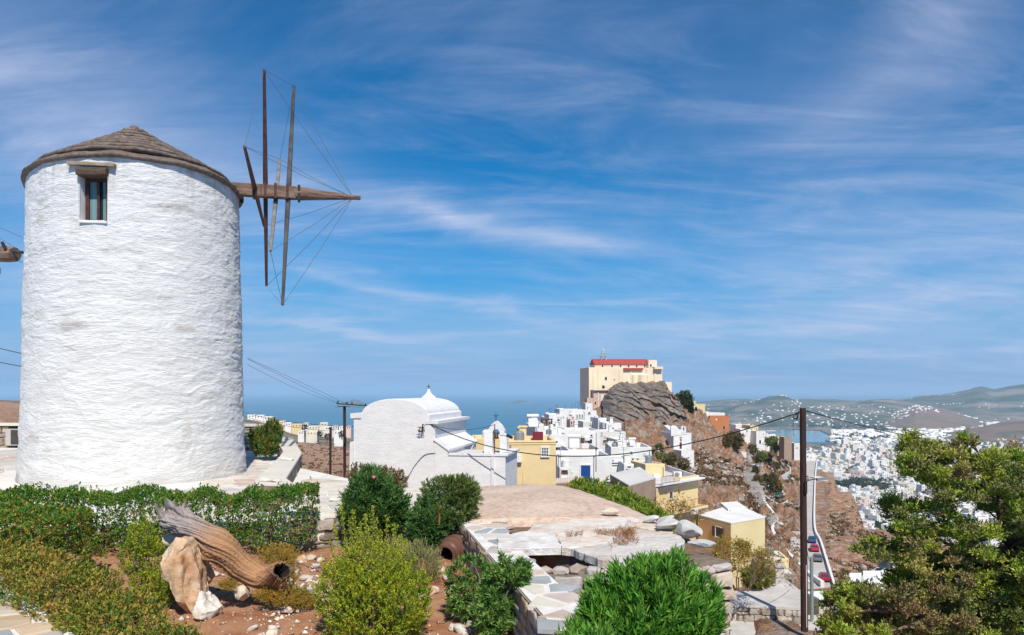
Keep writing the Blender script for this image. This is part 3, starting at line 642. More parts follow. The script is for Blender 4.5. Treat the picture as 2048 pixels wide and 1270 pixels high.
# trees of the town: dark clumps and cypresses
m_tt = mat('town tree green', (0.022, 0.042, 0.022), (0.04, 0.06, 0.028), scale=0.2, rough=1, island=.3)
tp = []; ts = []
for _ in range(170):
    q, Y = rr2.normal(1722, 26), rr2.normal(1250, 45); z = float(gz(q, Y)); x, y = XY(q, Y); tp.append((x, y, z)); ts.append(rr2.uniform(5, 9))
for _ in range(60):
    q, Y = rr2.normal(1762, 16), rr2.normal(800, 40); x, y = XY(q, Y); tp.append((x, y, float(gz(q, Y)))); ts.append(rr2.uniform(3.5, 6))
for _ in range(1100):
    q, Y = rr2.uniform(1630, 2100), math.exp(rr2.uniform(math.log(600), math.log(2600))); x, y = XY(q, Y); tp.append((x, y, float(gz(q, Y)) + 1)); ts.append(rr2.uniform(2.5, 5.5))
for _ in range(1400):
    q, Y = rr2.uniform(1400, 2150), rr2.uniform(2500, 4600)
    if q < 1665 and Y < 3650: continue
    x, y = XY(q, Y); tp.append((x, y, SEA + 4)); ts.append(rr2.uniform(6, 13))
tufts('town_trees', tp, ts, m_tt, 13, 20)['kind'] = 'stuff'
# ------------------------------------------------------------ roads and cars
m_road = mat('concrete road', (0.50, 0.47, 0.44), (0.42, 0.39, 0.365), scale=0.12, rough=0.9, col3=(0.36, 0.33, 0.30), c3=(0.58, 0.7), scale3=0.4)
m_white = mat('whitewashed plaster', (0.75, 0.745, 0.73), (0.66, 0.655, 0.64), scale=0.7, rough=0.9, bump=0.4, bscale=6, bdist=0.05, detail=9, col3=(0.50, 0.47, 0.43), c3=(0.60, 0.78), scale3=1.3)
m_whstain = mat('weathered whitewash', (0.70, 0.69, 0.67), (0.60, 0.585, 0.56), scale=0.8, rough=0.9, bump=0.4, bscale=5, bdist=0.05, detail=8, col3=(0.40, 0.37, 0.34), c3=(0.62, 0.76), scale3=0.9)
m_deck = mat('flat roof screed', (0.66, 0.63, 0.60), (0.55, 0.51, 0.48), scale=1.2, rough=0.9, detail=8)
m_yel = mat('ochre yellow render', (0.72, 0.57, 0.31), (0.66, 0.52, 0.28), scale=0.9, rough=0.9, bump=0.15, bscale=8, bdist=0.02, detail=8, col3=(0.55, 0.43, 0.25), c3=(0.66, 0.8), scale3=1.5)
m_cream = mat('cream yellow render', (0.70, 0.60, 0.34), (0.64, 0.54, 0.30), scale=0.5, rough=0.9, detail=8)
m_pink = mat('faded pink render', (0.55, 0.37, 0.29), (0.60, 0.46, 0.38), scale=0.5, rough=0.9, detail=8, col3=(0.38, 0.28, 0.23), c3=(0.6, 0.72), scale3=0.7)
m_orange = mat('orange ochre render', (0.50, 0.20, 0.085), (0.44, 0.18, 0.08), scale=0.4, rough=0.9, detail=8)
m_brown = mat('rough brown render', (0.30, 0.22, 0.165), (0.36, 0.27, 0.21), scale=1.0, rough=0.95, bump=0.5, bscale=5, bdist=0.05, detail=8)
m_dark = mat('dark glass', (0.03, 0.035, 0.04), rough=0.25, spec=0.5)
m_blue = mat('blue painted wood', (0.012, 0.06, 0.24), rough=0.5)
m_red = mat('maroon painted wood', (0.16, 0.02, 0.03), rough=0.5)
m_wood = mat('brown painted wood', (0.10, 0.05, 0.03), (0.14, 0.075, 0.05), scale=5, rough=0.7)
m_redroof = mat('red tiled roof', (0.42, 0.07, 0.06), (0.36, 0.06, 0.055), scale=1, rough=0.8, bump=.3, bscale=2, bdist=.1)
m_green = mat('teal painted metal', (0.03, 0.16, 0.15), rough=0.5)
m_grey = mat('galvanised metal', (0.28, 0.30, 0.31), rough=0.45, metal=0.4)
m_iron = mat('black iron', (0.02, 0.02, 0.022), rough=0.5)
m_plast = mat('white plastic', (0.72, 0.72, 0.70), rough=0.5)
def strip(name, L_, R_, z, m, th=0.5, zl=None):
    b = MB(); n = len(L_)
    vs = [(*XY(p, Y), z) for p, Y in L_] + [(*XY(p, Y), z) for p, Y in R_] + [(*XY(p, Y), z - th) for p, Y in L_] + [(*XY(p, Y), z - th) for p, Y in R_]
    fs = []
    for i in range(n - 1): fs += [(i, n + i, n + i + 1, i + 1), (2 * n + i, i, i + 1, 2 * n + i + 1), (n + i, 3 * n + i, 3 * n + i + 1, n + i + 1)]
    fs += [(0, 2 * n, 3 * n, n), (n - 1, 2 * n - 1, 4 * n - 1, 3 * n - 1)]
    b.add(vs, fs); o = b.build(name, m); o['kind'] = 'structure'; return o
def rY(py, z): return -z * F / (py - HY)
ZR = -35.3
strip('road', [(px, rY(py, ZR)) for px, py in ((1603, 1215), (1602, 1170), (1603, 1130), (1604, 1100), (1605, 1062), (1607, 1010), (1611, 950), (1614, 922))],
      [(px, rY(py, ZR)) for px, py in ((1684, 1215), (1668, 1170), (1655, 1130), (1645, 1100), (1629, 1062), (1628, 1010), (1630, 950), (1633, 922))], ZR, m_road, 1.5)
strip('parking_apron', [(px, rY(py, ZR - .01)) for px, py in ((1592, 1130), (1581, 1100), (1581, 1062))], [(px, rY(py, ZR - .01)) for px, py in ((1605, 1130), (1606, 1100), (1607, 1062))], ZR - .012, m_road, 1.5)
strip('side_road', [(px, rY(py, ZR)) for px, py in ((1668, 1186), (1702, 1164), (1740, 1142), (1790, 1113), (1850, 1082), (1900, 1064))],
      [(px, rY(py, ZR)) for px, py in ((1716, 1200), (1738, 1172), (1756, 1152), (1795, 1129), (1860, 1094), (1915, 1072))], ZR - .02, m_road, 1.5)
def wallpath(name, label, pts, w, h, m, group=None, lift=0.0, sink=1.2, cat='wall', cap=None):
    """pts: world points on the ground"""
    b = MB(); n = len(pts); A = []; 
    for i, p in enumerate(pts):
        t = (pts[min(i + 1, n - 1)] - pts[max(i - 1, 0)]); t.z = 0; t.normalize(); s = Vector((-t.y, t.x, 0)) * w / 2
        A += [p + s + Vector((0, 0, -sink)), p - s + Vector((0, 0, -sink)), p - s + Vector((0, 0, h + lift)), p + s + Vector((0, 0, h + lift))]
    fs = []
    for i in range(n - 1):
        for k in range(4): fs.append((i * 4 + k, (i + 1) * 4 + k, (i + 1) * 4 + (k + 1) % 4, i * 4 + (k + 1) % 4))
    fs += [(3, 2, 1, 0), tuple((n - 1) * 4 + k for k in range(4))]
    o = b.add(A, fs).build(name, m); return meta(o, label, cat, group)
def dense(pts, k=4):
    pts = [Vector(p) for p in pts]; out = []
    for i in range(len(pts) - 1):
        p0, p1, p2, p3 = pts[max(i - 1, 0)], pts[i], pts[i + 1], pts[min(i + 2, len(pts) - 1)]
        for j in range(k):
            t = j / k; out.append(0.5 * ((2 * p1) + (p2 - p0) * t + (2 * p0 - 5 * p1 + 4 * p2 - p3) * t * t + (3 * p1 - p0 - 3 * p2 + p3) * t ** 3))
    return out + [pts[-1]]
wallpath('road_parapet', 'long white parapet along the right edge of the straight road', dense([PZ(px, py, ZR) for px, py in ((1681, 1205), (1668, 1172), (1655, 1130), (1641, 1085), (1630, 1060), (1629, 1010), (1631, 950), (1634, 924))]), .45, .75, m_white)
wallpath('road_parapet', 'pale parapet along the lower edge of the side road with two cars', dense([PZ(px, py, ZR) for px, py in ((1738, 1174), (1757, 1152), (1796, 1129), (1860, 1094))]), .3, .6, m_white)
pp_ = [(1487, 892), (1497, 915), (1503, 935), (1508, 955), (1510, 968), (1519, 982), (1526, 998), (1529, 1010), (1541, 1026), (1552, 1042), (1554, 1050), (1545, 1064), (1552, 1083), (1566, 1104), (1583, 1122), (1602, 1142), (1622, 1160), (1645, 1176)]
PW = [hit(x, y, 60) for x, y in pp_]
PW = [Vector((p.x, p.y, p.z)) for p in PW]
wallpath('stair_parapet', 'long winding white parapet beside the hillside stairway', dense(PW), .65, .8, m_white, lift=.45)
wallpath('path_wall', 'thin white wall running down from the stair parapet past the green car', dense([hit(x, y, 60) for x, y in ((1526, 993), (1540, 1002), (1556, 1012), (1566, 1018))]), .35, .5, m_white, lift=.3)
wallpath('garden_wall', 'curled white wall end below the ochre trees on the ridge', dense([hit(x, y, 60) for x, y in ((1562, 976), (1566, 990), (1570, 998), (1576, 1004), (1571, 1009), (1564, 1012))]), .35, .6, m_white, lift=.3)
wallpath('garden_wall', 'zigzag pale stone wall on the ridge above the curled white wall', [hit(x, y, 60) for x, y in ((1561, 963), (1581, 950), (1580, 943), (1574, 938))], .35, 1.6, m_whstain, lift=.3)
wallpath('garden_wall', 'small white angled wall between the stairway and the ochre trees', [hit(x, y, 60) for x, y in ((1521, 978), (1537, 978), (1537, 966))], .35, .7, m_white, lift=.3)
wallpath('garden_wall', 'white parapet descending from yellow lattice terrace to the big pole', dense([hit(x, y, 40) for x, y in ((1576, 1139), (1592, 1152), (1612, 1166), (1625, 1175))]), .45, .7, m_white)
# stairway of single steps
st = empty('hillside_stairway', hit(1497, 960, 60), 'grey stone stairway climbing the rocky hillside beside a white parapet', 'stairway')
m_step = mat('pale stone step', (0.36, 0.33, 0.30), (0.28, 0.26, 0.24), scale=1.5, rough=0.9, obrand=.15)
yl = [895, 905, 930, 960, 990, 1012, 1035, 1052, 1060]; xl = [1479, 1481, 1488, 1493, 1503, 1511, 1531, 1534, 1530]; xr = [1485, 1491, 1500, 1507, 1521, 1528, 1546, 1551, 1543]
y = 896.0
while y < 1058:
    if not (1014 < y < 1031):
        a, b_ = hit(np.interp(y, yl, xl), y, 60), hit(np.interp(y, yl, xr), y, 60)
        Ym = (a.y + b_.y) / 2; zz = max(a.z, b_.z) + .45; c = (a + b_) / 2; wd = (b_.x - a.x)
        MB().box((c.x, Ym, zz - .6), (wd, Ym * .006, 1.2)).build('step', m_step, st)
    y += 3.6
# cars
def car_proto(col, label):
    root = empty('parked_car', (0, 0, 0), label, 'car')
    m = mat('car paint ' + col[0], col[1], rough=0.3, spec=0.6)
    tyre = mat('tyre rubber', (0.02, 0.02, 0.02), rough=0.9); rim = mat('wheel rim', (0.4, 0.4, 0.42), rough=0.3, metal=.8)
    lampw = mat('car lamp clear', (0.7, 0.72, 0.75), rough=0.15); lampr = mat('car lamp red', (0.4, 0.01, 0.01), rough=0.2)
    pr = [(-2.05, .35), (-2.1, .62), (-2.02, .9), (-1.75, .98), (-1.3, 1.02), (.75, 1.0), (1.45, .92), (1.95, .78), (2.08, .55), (2.02, .3), (1.4, .22), (-1.4, .22)]
    b = MB(); n = len(pr)
    for s, k in ((-1, .80), (1, .80)): pass
    vs = []
    for yy, sc in ((-.84, .93), (-.80, 1), (.80, 1), (.84, .93)): vs += [(x * (1 if abs(yy) < .82 else .985), yy, .6 + (z - .6) * sc) for x, z in pr]
    fs = [tuple(range(n)), tuple(3 * n + i for i in range(n))[::-1]]
    for r in range(3):
        for i in range(n): fs.append((r * n + i, (r + 1) * n + i, (r + 1) * n + (i + 1) % n, r * n + (i + 1) % n))
    b.add(vs, fs); b.build('body', m, root, bevel=.03)
    cb_ = [(-1.75, .97), (-1.35, 1.40), (-.2, 1.46), (.35, 1.40), (1.05, .99)]
    def cabin(off, hw0, hw1, lo=0, hi=1):
        v = []
        for sg in (-1, 1):
            for x, z in cb_:
                t = (z - .97) / .49; v.append((x, sg * (hw0 + (hw1 - hw0) * t + off), z))
        return v
    v = cabin(0, .76, .60); f = [(0, 1, 2, 3, 4), (9, 8, 7, 6, 5), (0, 5, 6, 1), (3, 8, 9, 4)]
    MB().add(v, f).build('window_glass', m_dark, root)
    MB().add([(-1.38, -.60, 1.405), (-.2, -.59, 1.475), (.37, -.60, 1.41), (-1.38, .60, 1.405), (-.2, .59, 1.475), (.37, .60, 1.41), (-1.38, -.6, 1.36), (-.2, -.6, 1.43), (.37, -.6, 1.36), (-1.38, .6, 1.36), (-.2, .6, 1.43), (.37, .6, 1.36)],
             [(0, 1, 4, 3), (1, 2, 5, 4), (0, 6, 7, 1), (1, 7, 8, 2), (3, 4, 10, 9), (4, 5, 11, 10), (0, 3, 9, 6), (2, 8, 11, 5)]).build('roof', m, root)
    Mx = Matrix.Rotation(R(90), 4, 'X')
    for x in (-1.3, 1.3):
        for s in (-1, 1):
            w = MB().lathe([(.0, -.1), (.2, -.1), (.32, -.09), (.33, 0), (.32, .09), (.2, .1), (0, .1)], 14, (x, s * .78, .33), Mx).build('wheel', tyre, root)
            MB().lathe([(0, .105), (.19, .105), (.19, .11), (0, .112)] if s < 0 else [(0, -.112), (.19, -.11), (.19, -.105), (0, -.105)], 12, (x, s * .78, .33), Mx).build('rim', rim, w)
    for s in (-1, 1):
        MB().box((2.03, s * .6, .66), (.1, .34, .15)).build('headlight', lampw, root)
        MB().box((-2.06, s * .66, .74), (.08, .24, .2)).build('tail_light', lampr, root)
    return root
def place(root, p, d):
    root.location = p; root.rotation_euler = (0, 0, math.atan2(d.y, d.x)); return root
for col, lab, px, py, z, dr, dd in ((('blue', (0.02, 0.06, 0.20)), 'dark blue car at the head of the row parked below the white parapet', 1624, 1084, ZR, 1, (1618, 1050)),
     (('red', (0.42, 0.02, 0.04)), 'bright red car right behind the dark blue one on the road', 1629, 1101, ZR, 1, (1619, 1070)),
     (('grey', (0.13, 0.14, 0.15)), 'dark grey car between two red cars along the white parapet', 1635, 1121, ZR, 1, (1625, 1090)),
     (('maroon', (0.30, 0.01, 0.025)), 'maroon car nearest on the road, beside the end of the parapet', 1648, 1160, ZR, 1, (1634, 1120)),
     (('black', (0.03, 0.05, 0.06)), 'dark teal car driving on the side road below the bare slope', 1769, 1139, ZR, 1, (1738, 1158)),
     (('pinkred', (0.50, 0.03, 0.08)), 'small red car higher up the side road, half behind the juniper', 1806, 1115, ZR, 1, (1838, 1097)),
     (('silver', (0.30, 0.32, 0.34)), 'tiny grey car far up the straight road under the white house', 1613, 958, ZR, 1, (1612, 944)),
     (('green', (0.02, 0.15, 0.12)), 'green car parked on the hillside below the ochre trees', 1556, 1000, None, 1, (1548, 999))):
    c = car_proto(col, lab); p = PZ(px, py, z + .02) if z is not None else hit(px, py, 60) + Vector((0, 0, .9)); q = PZ(dd[0], dd[1], z) if z is not None else hit(*dd, 60)
    p2 = p.copy(); place(c, p2, (q - p) * dr)
for o in [o for o in C.objects if o.name.startswith('parked_car')]: o['group'] = 'cars on the roads below'

# ------------------------------------------------------------ building kit
def frame_of(px0, px1, Y, rz):
    w = (px1 - px0) / F * Y / max(math.cos(rz), .3); c = Vector((*XY((px0 + px1) / 2, Y), 0))
    u = Vector((math.cos(rz), math.sin(rz), 0)); v = Vector((-math.sin(rz), math.cos(rz), 0)); return c, u, v, w
def opening(parent, o, u, n, w, h, kind, fr=.09):
    """o: centre on the wall, u along the wall, n out of it"""
    up = Vector((0, 0, 1)); A = math.atan2(u.y, u.x)
    pm = {'dark': m_dark, 'blue': m_blue, 'red': m_red, 'wood': m_wood, 'green': m_green, 'white': m_plast}[kind.split('_')[0]]
    nm = 'door' if 'door' in kind else 'window'; fm = m_white if 'plain' not in kind else m_wood
    b = MB(); t = .07
    for s in (-1, 1): b.box(o + u * s * (w / 2 + fr / 2) + n * t / 2, (fr, t, h + (0 if 'arch' in kind else 2 * fr)), A)
    if 'arch' in kind:
        for k in range(7):
            a0 = math.pi * (k + .5) / 7; b.box(o + up * h / 2 + u * math.cos(a0) * (w / 2 + fr / 2) + up * math.sin(a0) * (w / 2 + fr / 2) + n * t / 2, (fr * 1.4, t, fr * 1.4), A)
    else: b.box(o + up * (h / 2 + fr / 2) + n * t * .45, (w, t * .9, fr), A)
    if nm == 'window': b.box(o - up * (h / 2 + fr / 2) + n * t * .8, (w + 2 * fr, t * 1.6, fr), A)
    wo_ = b.build(nm, fm, parent)
    p = MB()
    if 'arch' in kind:
        pl_ = [o - u * w / 2 - up * h / 2, o + u * w / 2 - up * h / 2] + [o + up * h / 2 + u * math.cos(a) * w / 2 + up * math.sin(a) * w / 2 for a in np.linspace(0, math.pi, 9)]
        n_ = len(pl_); p.add([q + n * .02 for q in pl_] + [q - n * .02 for q in pl_], [tuple(range(n_)), tuple(range(n_, 2 * n_))[::-1]] + [(i, n_ + i, n_ + (i + 1) % n_, (i + 1) % n_) for i in range(n_)])
    else: p.box(o + n * .015, (w, .03, h), A)
    p.build('leaf' if nm == 'door' else 'pane', pm, wo_)
    if 'bars' in kind:
        g = MB()
        for k in (-.25, 0, .25): g.box(o + u * w * k + n * .055, (.03, .03, h), A)
        for k in (-.2, .2): g.box(o + up * h * k + n * .05, (w, .02, .03), A)
        g.build('bar', m_plast, wo_)
    if 'shut' in kind:
        for s in (-1, 1): MB().box(o + u * s * w * .82 + n * .09, (w * .5, .05, h), A).build('shutter', m_red if 'red' in kind else m_wood, wo_)
    return wo_
def house(label, px0, px1, pyt, pyb, Y, d, rz=0, wall=None, deck=None, par_h=.35, wins=(), sink=4, name='house', cat='house', group=None, pw=.22):
    wall = wall or m_white; deck = deck or m_deck
    c, u, v, w = frame_of(px0, px1, Y, rz); zt = (HY - pyt) / F * Y; zb = (HY - pyb) / F * Y - sink
    root = empty(name, (c.x, c.y, zb), label, cat, group)
    def q(a, b, z): return c + u * a + v * b + Vector((0, 0, z))
    O = [(-w / 2, 0), (w / 2, 0), (w / 2, d), (-w / 2, d)]; I = [(-w / 2 + pw, pw), (w / 2 - pw, pw), (w / 2 - pw, d - pw), (-w / 2 + pw, d - pw)]
    V = [q(*p, zb) for p in O] + [q(*p, zt) for p in O] + [q(*p, zt) for p in I] + [q(*p, zt - par_h) for p in I]
    fs = []
    for i in range(4):
        j = (i + 1) % 4; fs += [(i, j, 4 + j, 4 + i), (4 + i, 4 + j, 8 + j, 8 + i), (8 + i, 8 + j, 12 + j, 12 + i)]
    MB().add(V, fs + [(3, 2, 1, 0)]).build('wall', wall, root, bevel=.05 if Y < 150 else 0)
    MB().add([q(*p, zt - par_h + .01) for p in I] + [q(*p, zt - par_h - .15) for p in I], [(0, 1, 2, 3), (7, 6, 5, 4), (0, 4, 5, 1), (1, 5, 6, 2), (2, 6, 7, 3), (3, 7, 4, 0)]).build('roof', deck, root)
    for wd in wins:
        if wd[0] in ('L', 'R'):
            s, fr_, py, ww, hh, kind = wd; a = w / 2 if s == 'R' else -w / 2
            opening(root, q(a, d * fr_, (HY - py) / F * (Y + d * fr_)), v if s == 'R' else -v, u if s == 'R' else -u, ww, hh, kind)
        else:
            px, py, wp, hp, kind = wd; a = ((px - (px0 + px1) / 2) / F * Y) / math.cos(rz)
            opening(root, q(a, 0, (HY - py) / F * (Y + a * math.sin(rz))), u, -v, wp / F * Y, hp / F * Y, kind)
    if name == 'house' and Y < 150 and not cat == 'chapel':       # small rooftop things and pipes
        rh = random.Random(int(px0 * 7 + pyt)); zr_ = zt - par_h
        if rh.random() < .6: a, b2 = rh.uniform(-.35, .35) * w, rh.uniform(.4, .8) * d; MB().box(q(a, b2, zr_ + .45), (.45, .45, .95), rz).box(q(a, b2, zr_ + .97), (.6, .6, .1), rz).build('chimney', wall, root)
        if rh.random() < .5: a = rh.uniform(-.4, .4) * w; MB().lathe([(0, 0), (.3, 0), (.33, .1), (.33, .55), (.2, .68), (0, .7)], 12, q(a, d * .5, zr_ + .02)).build('water_tank', m_plast if rh.random() < .5 else m_grey, root)
        if rh.random() < .7: a = (rh.choice([-1, 1])) * w * rh.uniform(.36, .46); MB().tube([q(a, -.05, zt - .3), q(a, -.05, zb)], .035, 5).build('drain_pipe', m_grey, root)
        if rh.random() < .6: a = rh.uniform(-.4, .4) * w; MB().tube([q(a, d * .3, zr_), q(a, d * .3, zr_ + 1.7)], .015, 4).box(q(a, d * .3, zr_ + 1.6), (.6, .02, .02), rz).box(q(a, d * .3, zr_ + 1.4), (.4, .02, .02), rz).build('aerial', m_iron, root)
        if len(wins) < 3 and Y > 60 and w > 3:
            for _ in range(2):
                a = rh.uniform(-.38, .38) * w; opening(root, q(a, 0, zt - rh.uniform(1.0, 1.5)), u, -v, rh.uniform(.35, .6), rh.uniform(.45, .8), rh.choice(['dark', 'dark', 'blue', 'wood', 'dark_plain']), .06)
        if rh.random() < .5: a = rh.uniform(-.3, .3) * w; MB().box(q(a, -.14, zt - 1.1), (.62, .26, .42), rz).build('air_conditioner', m_plast, root)
    return root, q, zt

# ------------------------------------------------------------ the church on the rock
YC = 332.0
root = empty('hilltop_church', P(1250, 790, YC), 'large pale yellow church with red roofs crowning the grey castle rock', 'church')
m_chy = mat('church yellow render', (0.78, 0.70, 0.50), (0.74, 0.61, 0.46), scale=0.12, rough=0.9, detail=8, col3=(0.55, 0.36, 0.24), c3=(0.58, 0.75), scale3=0.15)
def cbox(nm, x0, x1, y0, y1, Y, d, m, rz=R(6)):
    c, u, v, w = frame_of(x0, x1, Y, rz); z0, z1 = (HY - y1) / F * Y, (HY - y0) / F * Y
    b = MB().box(c + v * d / 2 + Vector((0, 0, (z0 + z1) / 2)), (w, d, z1 - z0), rz); o = b.build(nm, m, root); return o, c, u, v, w, z0, z1
lo = cbox('lower_wall', 1177, 1326, 735.5, 815, YC, 20, m_chy)
na = cbox('nave_wall', 1189, 1300, 729, 742, YC + 5, 10, mat('church pink render', (0.62, 0.45, 0.34), (0.66, 0.5, 0.38), scale=.2, rough=.9))
_, c, u, v, w, z0, z1 = na
zr = z1 + .1; rv = [c + u * (-w / 2 - .3) + v * -.5 + Vector((0, 0, zr)), c + u * (w / 2 + .2) + v * -.5 + Vector((0, 0, zr)), c + u * (w / 2 + .2) + v * 10.5 + Vector((0, 0, zr)), c + u * (-w / 2 - .3) + v * 10.5 + Vector((0, 0, zr)),
      c + u * (-w / 2 - .3) + v * 5 + Vector((0, 0, zr + 2.6)), c + u * (w / 2 + .2) + v * 5 + Vector((0, 0, zr + 2.6))]
MB().add(rv, [(0, 1, 5, 4), (2, 3, 4, 5), (3, 0, 4), (1, 2, 5), (0, 3, 2, 1)]).build('roof', m_redroof, root)
for px in (1204.5, 1223.5, 1241, 1257.5, 1274, 1290.5):
    a = (px - 1244.5) / F * (YC + 5); opening(root, c + u * a + Vector((0, 0, (HY - 732.6) / F * (YC + 5))), u, -v, .75, .9, 'dark_arch', .12)
cbox('aisle_roof', 1247.5, 1287, 735.9, 739.5, YC - .7, 8, m_redroof)
o_, c2, u2, v2, w2, z02, z12 = cbox('west_tower', 1297, 1314, 720, 735.5, YC + 4, 5, m_chy)
opening(root, c2 + u2 * -.9 + Vector((0, 0, (HY - 731) / F * (YC + 4))), u2, -v2, .8, 1.1, 'dark', .1)
cbox('corner_buttress', 1309, 1326.5, 733.2, 738, YC - .4, 6, m_chy)
cbox('west_annex', 1327, 1344, 764, 784, YC + 8, 9, m_chy)
cbox('cornice', 1176.4, 1252, 734.9, 736.2, YC - .25, 20.3, m_chy)
_, c3, u3, v3, w3, z03, z13 = lo
for px, py, ww, hh, kd in ((1211, 757, .95, 1.35, 'dark'), (1228, 759.3, .5, .55, 'dark'), (1206, 775, 1.2, .8, 'dark_arch')):
    a = (px - 1251.5) / F * YC; opening(root, c3 + u3 * a + Vector((0, 0, (HY - py) / F * (YC + a * math.sin(R(6))))), u3, -v3, ww, hh, kd, .12)
for px in (1186, 1196, 1239, 1262, 1294, 1311):     # pilasters
    a = (px - 1251.5) / F * YC; MB().box(c3 + u3 * a - v3 * .15 + Vector((0, 0, (z13 + z03) / 2 - .4)), (.55, .3, z13 - z03 - .8), R(6)).build('pilaster', m_chy, root)
for px in (1270, 1287):
    a = (px - 1251.5) / F * YC; MB().lathe([(1.5 if px == 1270 else 2.2, z03 + 1), (1.5 if px == 1270 else 2.2, z13 - 3.2), (0, z13 - 2.2)], 12, (c3 + u3 * a + v3 * .2) * 1.0).build('apse', m_chy, root)
# openwork steeple
S0 = P(1207, 722, YC + 9); b = MB(); sw = 1.3
m_st = mat('pale steeple stone', (0.42, 0.42, 0.40), (0.55, 0.53, 0.5), scale=1, rough=.9)
for st_, (hw, z0_, z1_) in enumerate(((1.35, 0, 2.1), (.95, 2.3, 3.5), (.6, 3.7, 4.5))):
    for k in range(4):
        a = math.pi / 4 + k * math.pi / 2; b.box(S0 + Vector((math.cos(a) * hw, math.sin(a) * hw, (z0_ + z1_) / 2)), (.32, .32, z1_ - z0_))
    b.box(S0 + Vector((0, 0, z1_ + .1)), (hw * 2.3, hw * 2.3, .22))
b.lathe([(.5, 4.6), (.35, 4.9), (.12, 5.3), (.05, 6.6)], 8, S0)
b.box(S0 + Vector((0, 0, 6.1)), (.7, .08, .08)); b.build('steeple', m_st, root)
A0 = P(1309, 720, YC + 6); MB().tube([A0, A0 + Vector((0, 0, 2))], .07, 5).box(A0 + Vector((0, 0, 1.5)), (1.2, .1, .1)).build('cross', m_grey, root)

# pink house under the church
H1, q, zt = house('faded pink house with white patched wall clinging under the hilltop church', 1187, 1217, 780, 832, 318, 8, R(4), m_pink, par_h=.6, wins=[(1191, 806, 3, 6, 'dark'), (1196, 826, 3.5, 7, 'red_door')])
MB().box(q(1.4, -.06, (HY - 802) / F * 318), (2.9, .1, 5.2), R(4)).build('patch', m_whstain, H1)
MB().box(q(-1.3, -.2, (HY - 806) / F * 318), (.35, .3, 9.5), R(4)).build('column', m_white, H1)
MB().box(q(0, -.5, (HY - 780) / F * 318), (6.8, 1.2, .25), R(4)).build('cornice', m_white, H1)
house('small pale pink wing with railings left of the faded pink house', 1174, 1187, 796, 835, 315, 6, R(4), m_pink, wins=[(1180, 806, 2.5, 5, 'dark'), (1179, 818, 3, 3, 'dark')])

# ------------------------------------------------------------ houses along the ridge
house('tall pale yellow house with blank wall at the edge of the castle rock', 1387, 1410.5, 808, 846, 325, 8, R(8), m_cream, par_h=.8, wins=[(1391, 838, 1.5, 3, 'dark')])
Hc, qc, ztc = house('narrow yellow tower block with iron chimney tops beside the tall yellow house', 1385, 1391, 802, 842, 328, 3, R(8), m_cream)
bb = MB()
for k in range(4): bb.tube([qc(-.45 + .3 * k, 1, ztc), qc(-.6 + .4 * k, 1, ztc + 1.9)], .09, 5)
bb.build('chimney', m_iron, Hc)
house('small white house squeezed left of the orange house on the ridge', 1411, 1418, 823, 850, 330, 5, R(5), m_white)
house('long white house roofline behind the orange house', 1418, 1450, 825.5, 845, 344, 6, R(5), m_white)
house('orange ochre house with a dark arched door on the ridge', 1420, 1458, 832, 864, 326, 8, R(-4), m_orange, par_h=.5, wins=[(1433, 839, 2, 2.6, 'white'), (1448, 856, 4.6, 4, 'dark_arch_door')])
house('white house with flat roof right of the orange house', 1471, 1497, 849, 872, 338, 7, R(6), m_white, wins=[(1476, 858, 1.6, 2.4, 'dark')])
house('white lower house with terrace stepping down below the flat white one', 1480, 1502, 858, 880, 322, 6, R(8), m_white, wins=[(1494, 862, 2, 5, 'dark'), (1485, 868, 2, 3, 'dark')])
house('slim cream house three storeys tall among the white ridge houses', 1500, 1517, 851, 882, 330, 8, R(8), m_cream, wins=[(1503, 860, 1.8, 4, 'dark'), (1513, 858, 1.8, 2.6, 'dark'), (1508, 870, 1.6, 3, 'dark')])
Hd, qd, zd = house('white cubic ridge house with dark doors beside the green tree', 1512, 1532, 862, 892, 318, 8, R(10), m_white, wins=[(1520, 884, 3.6, 7.5, 'dark_door'), (1526, 888, 1.8, 3, 'dark'), (1527, 868, 1.6, 2, 'dark')])
house('white house with roof pergola overlooking the bay', 1532, 1551, 868, 884, 328, 7, R(6), m_white)
pg = empty('roof_pergola', P(1541, 868, 330), 'grey pergola on the roof terrace of the white house overlooking the bay', 'pergola')
for px in (1533.5, 1541, 1548.5): MB().tube([P(px, 868.5, 330), P(px, 862, 330)], .12, 5).build('post', m_grey, pg)
MB().box(P(1541, 861.6, 331.5), (4.0, 3.5, .2)).build('canopy', m_gr, pg)
house('cream low house right of the green tree on the ridge end', 1555, 1569, 873, 893, 322, 7, R(8), m_cream, wins=[(1558, 886, 2, 5, 'wood_door')])
house('bare brown block house at the very end of the ridge', 1568, 1584, 874, 900, 318, 6, R(8), m_brown, par_h=.2, wins=[(1575, 884, 1.2, 4, 'dark')])
house('small grey-walled hut under the brown block house', 1588, 1600, 886, 902, 325, 5, R(8), m_whstain, wins=[(1594, 896, 3, 2, 'dark')])
house('white house closing the far end of the straight road', 1609, 1632, 907, 934, 380, 9, R(10), m_white, wins=[(1615, 913, 2, 3, 'dark'), (1622, 915, 1.5, 2.5, 'dark')], sink=8)
house('pale low house left of the road end behind the big pole', 1596, 1608, 909, 940, 362, 8, R(14), m_whstain, sink=10)
house('small light blue hut beside the hillside stairway', 1509, 1527, 930, 951, hit(1518, 950, 60).y, 4, R(10), mat('light blue render', (0.45, 0.58, 0.66), rough=.9), par_h=.3, sink=1.5)
house('white retaining block below the light blue hut on the slope', 1483, 1493, 904, 918, hit(1488, 918, 60).y, 3, R(6), m_whstain, wins=[(1484.5, 914, 1.8, 3.5, 'dark')], sink=1.5)
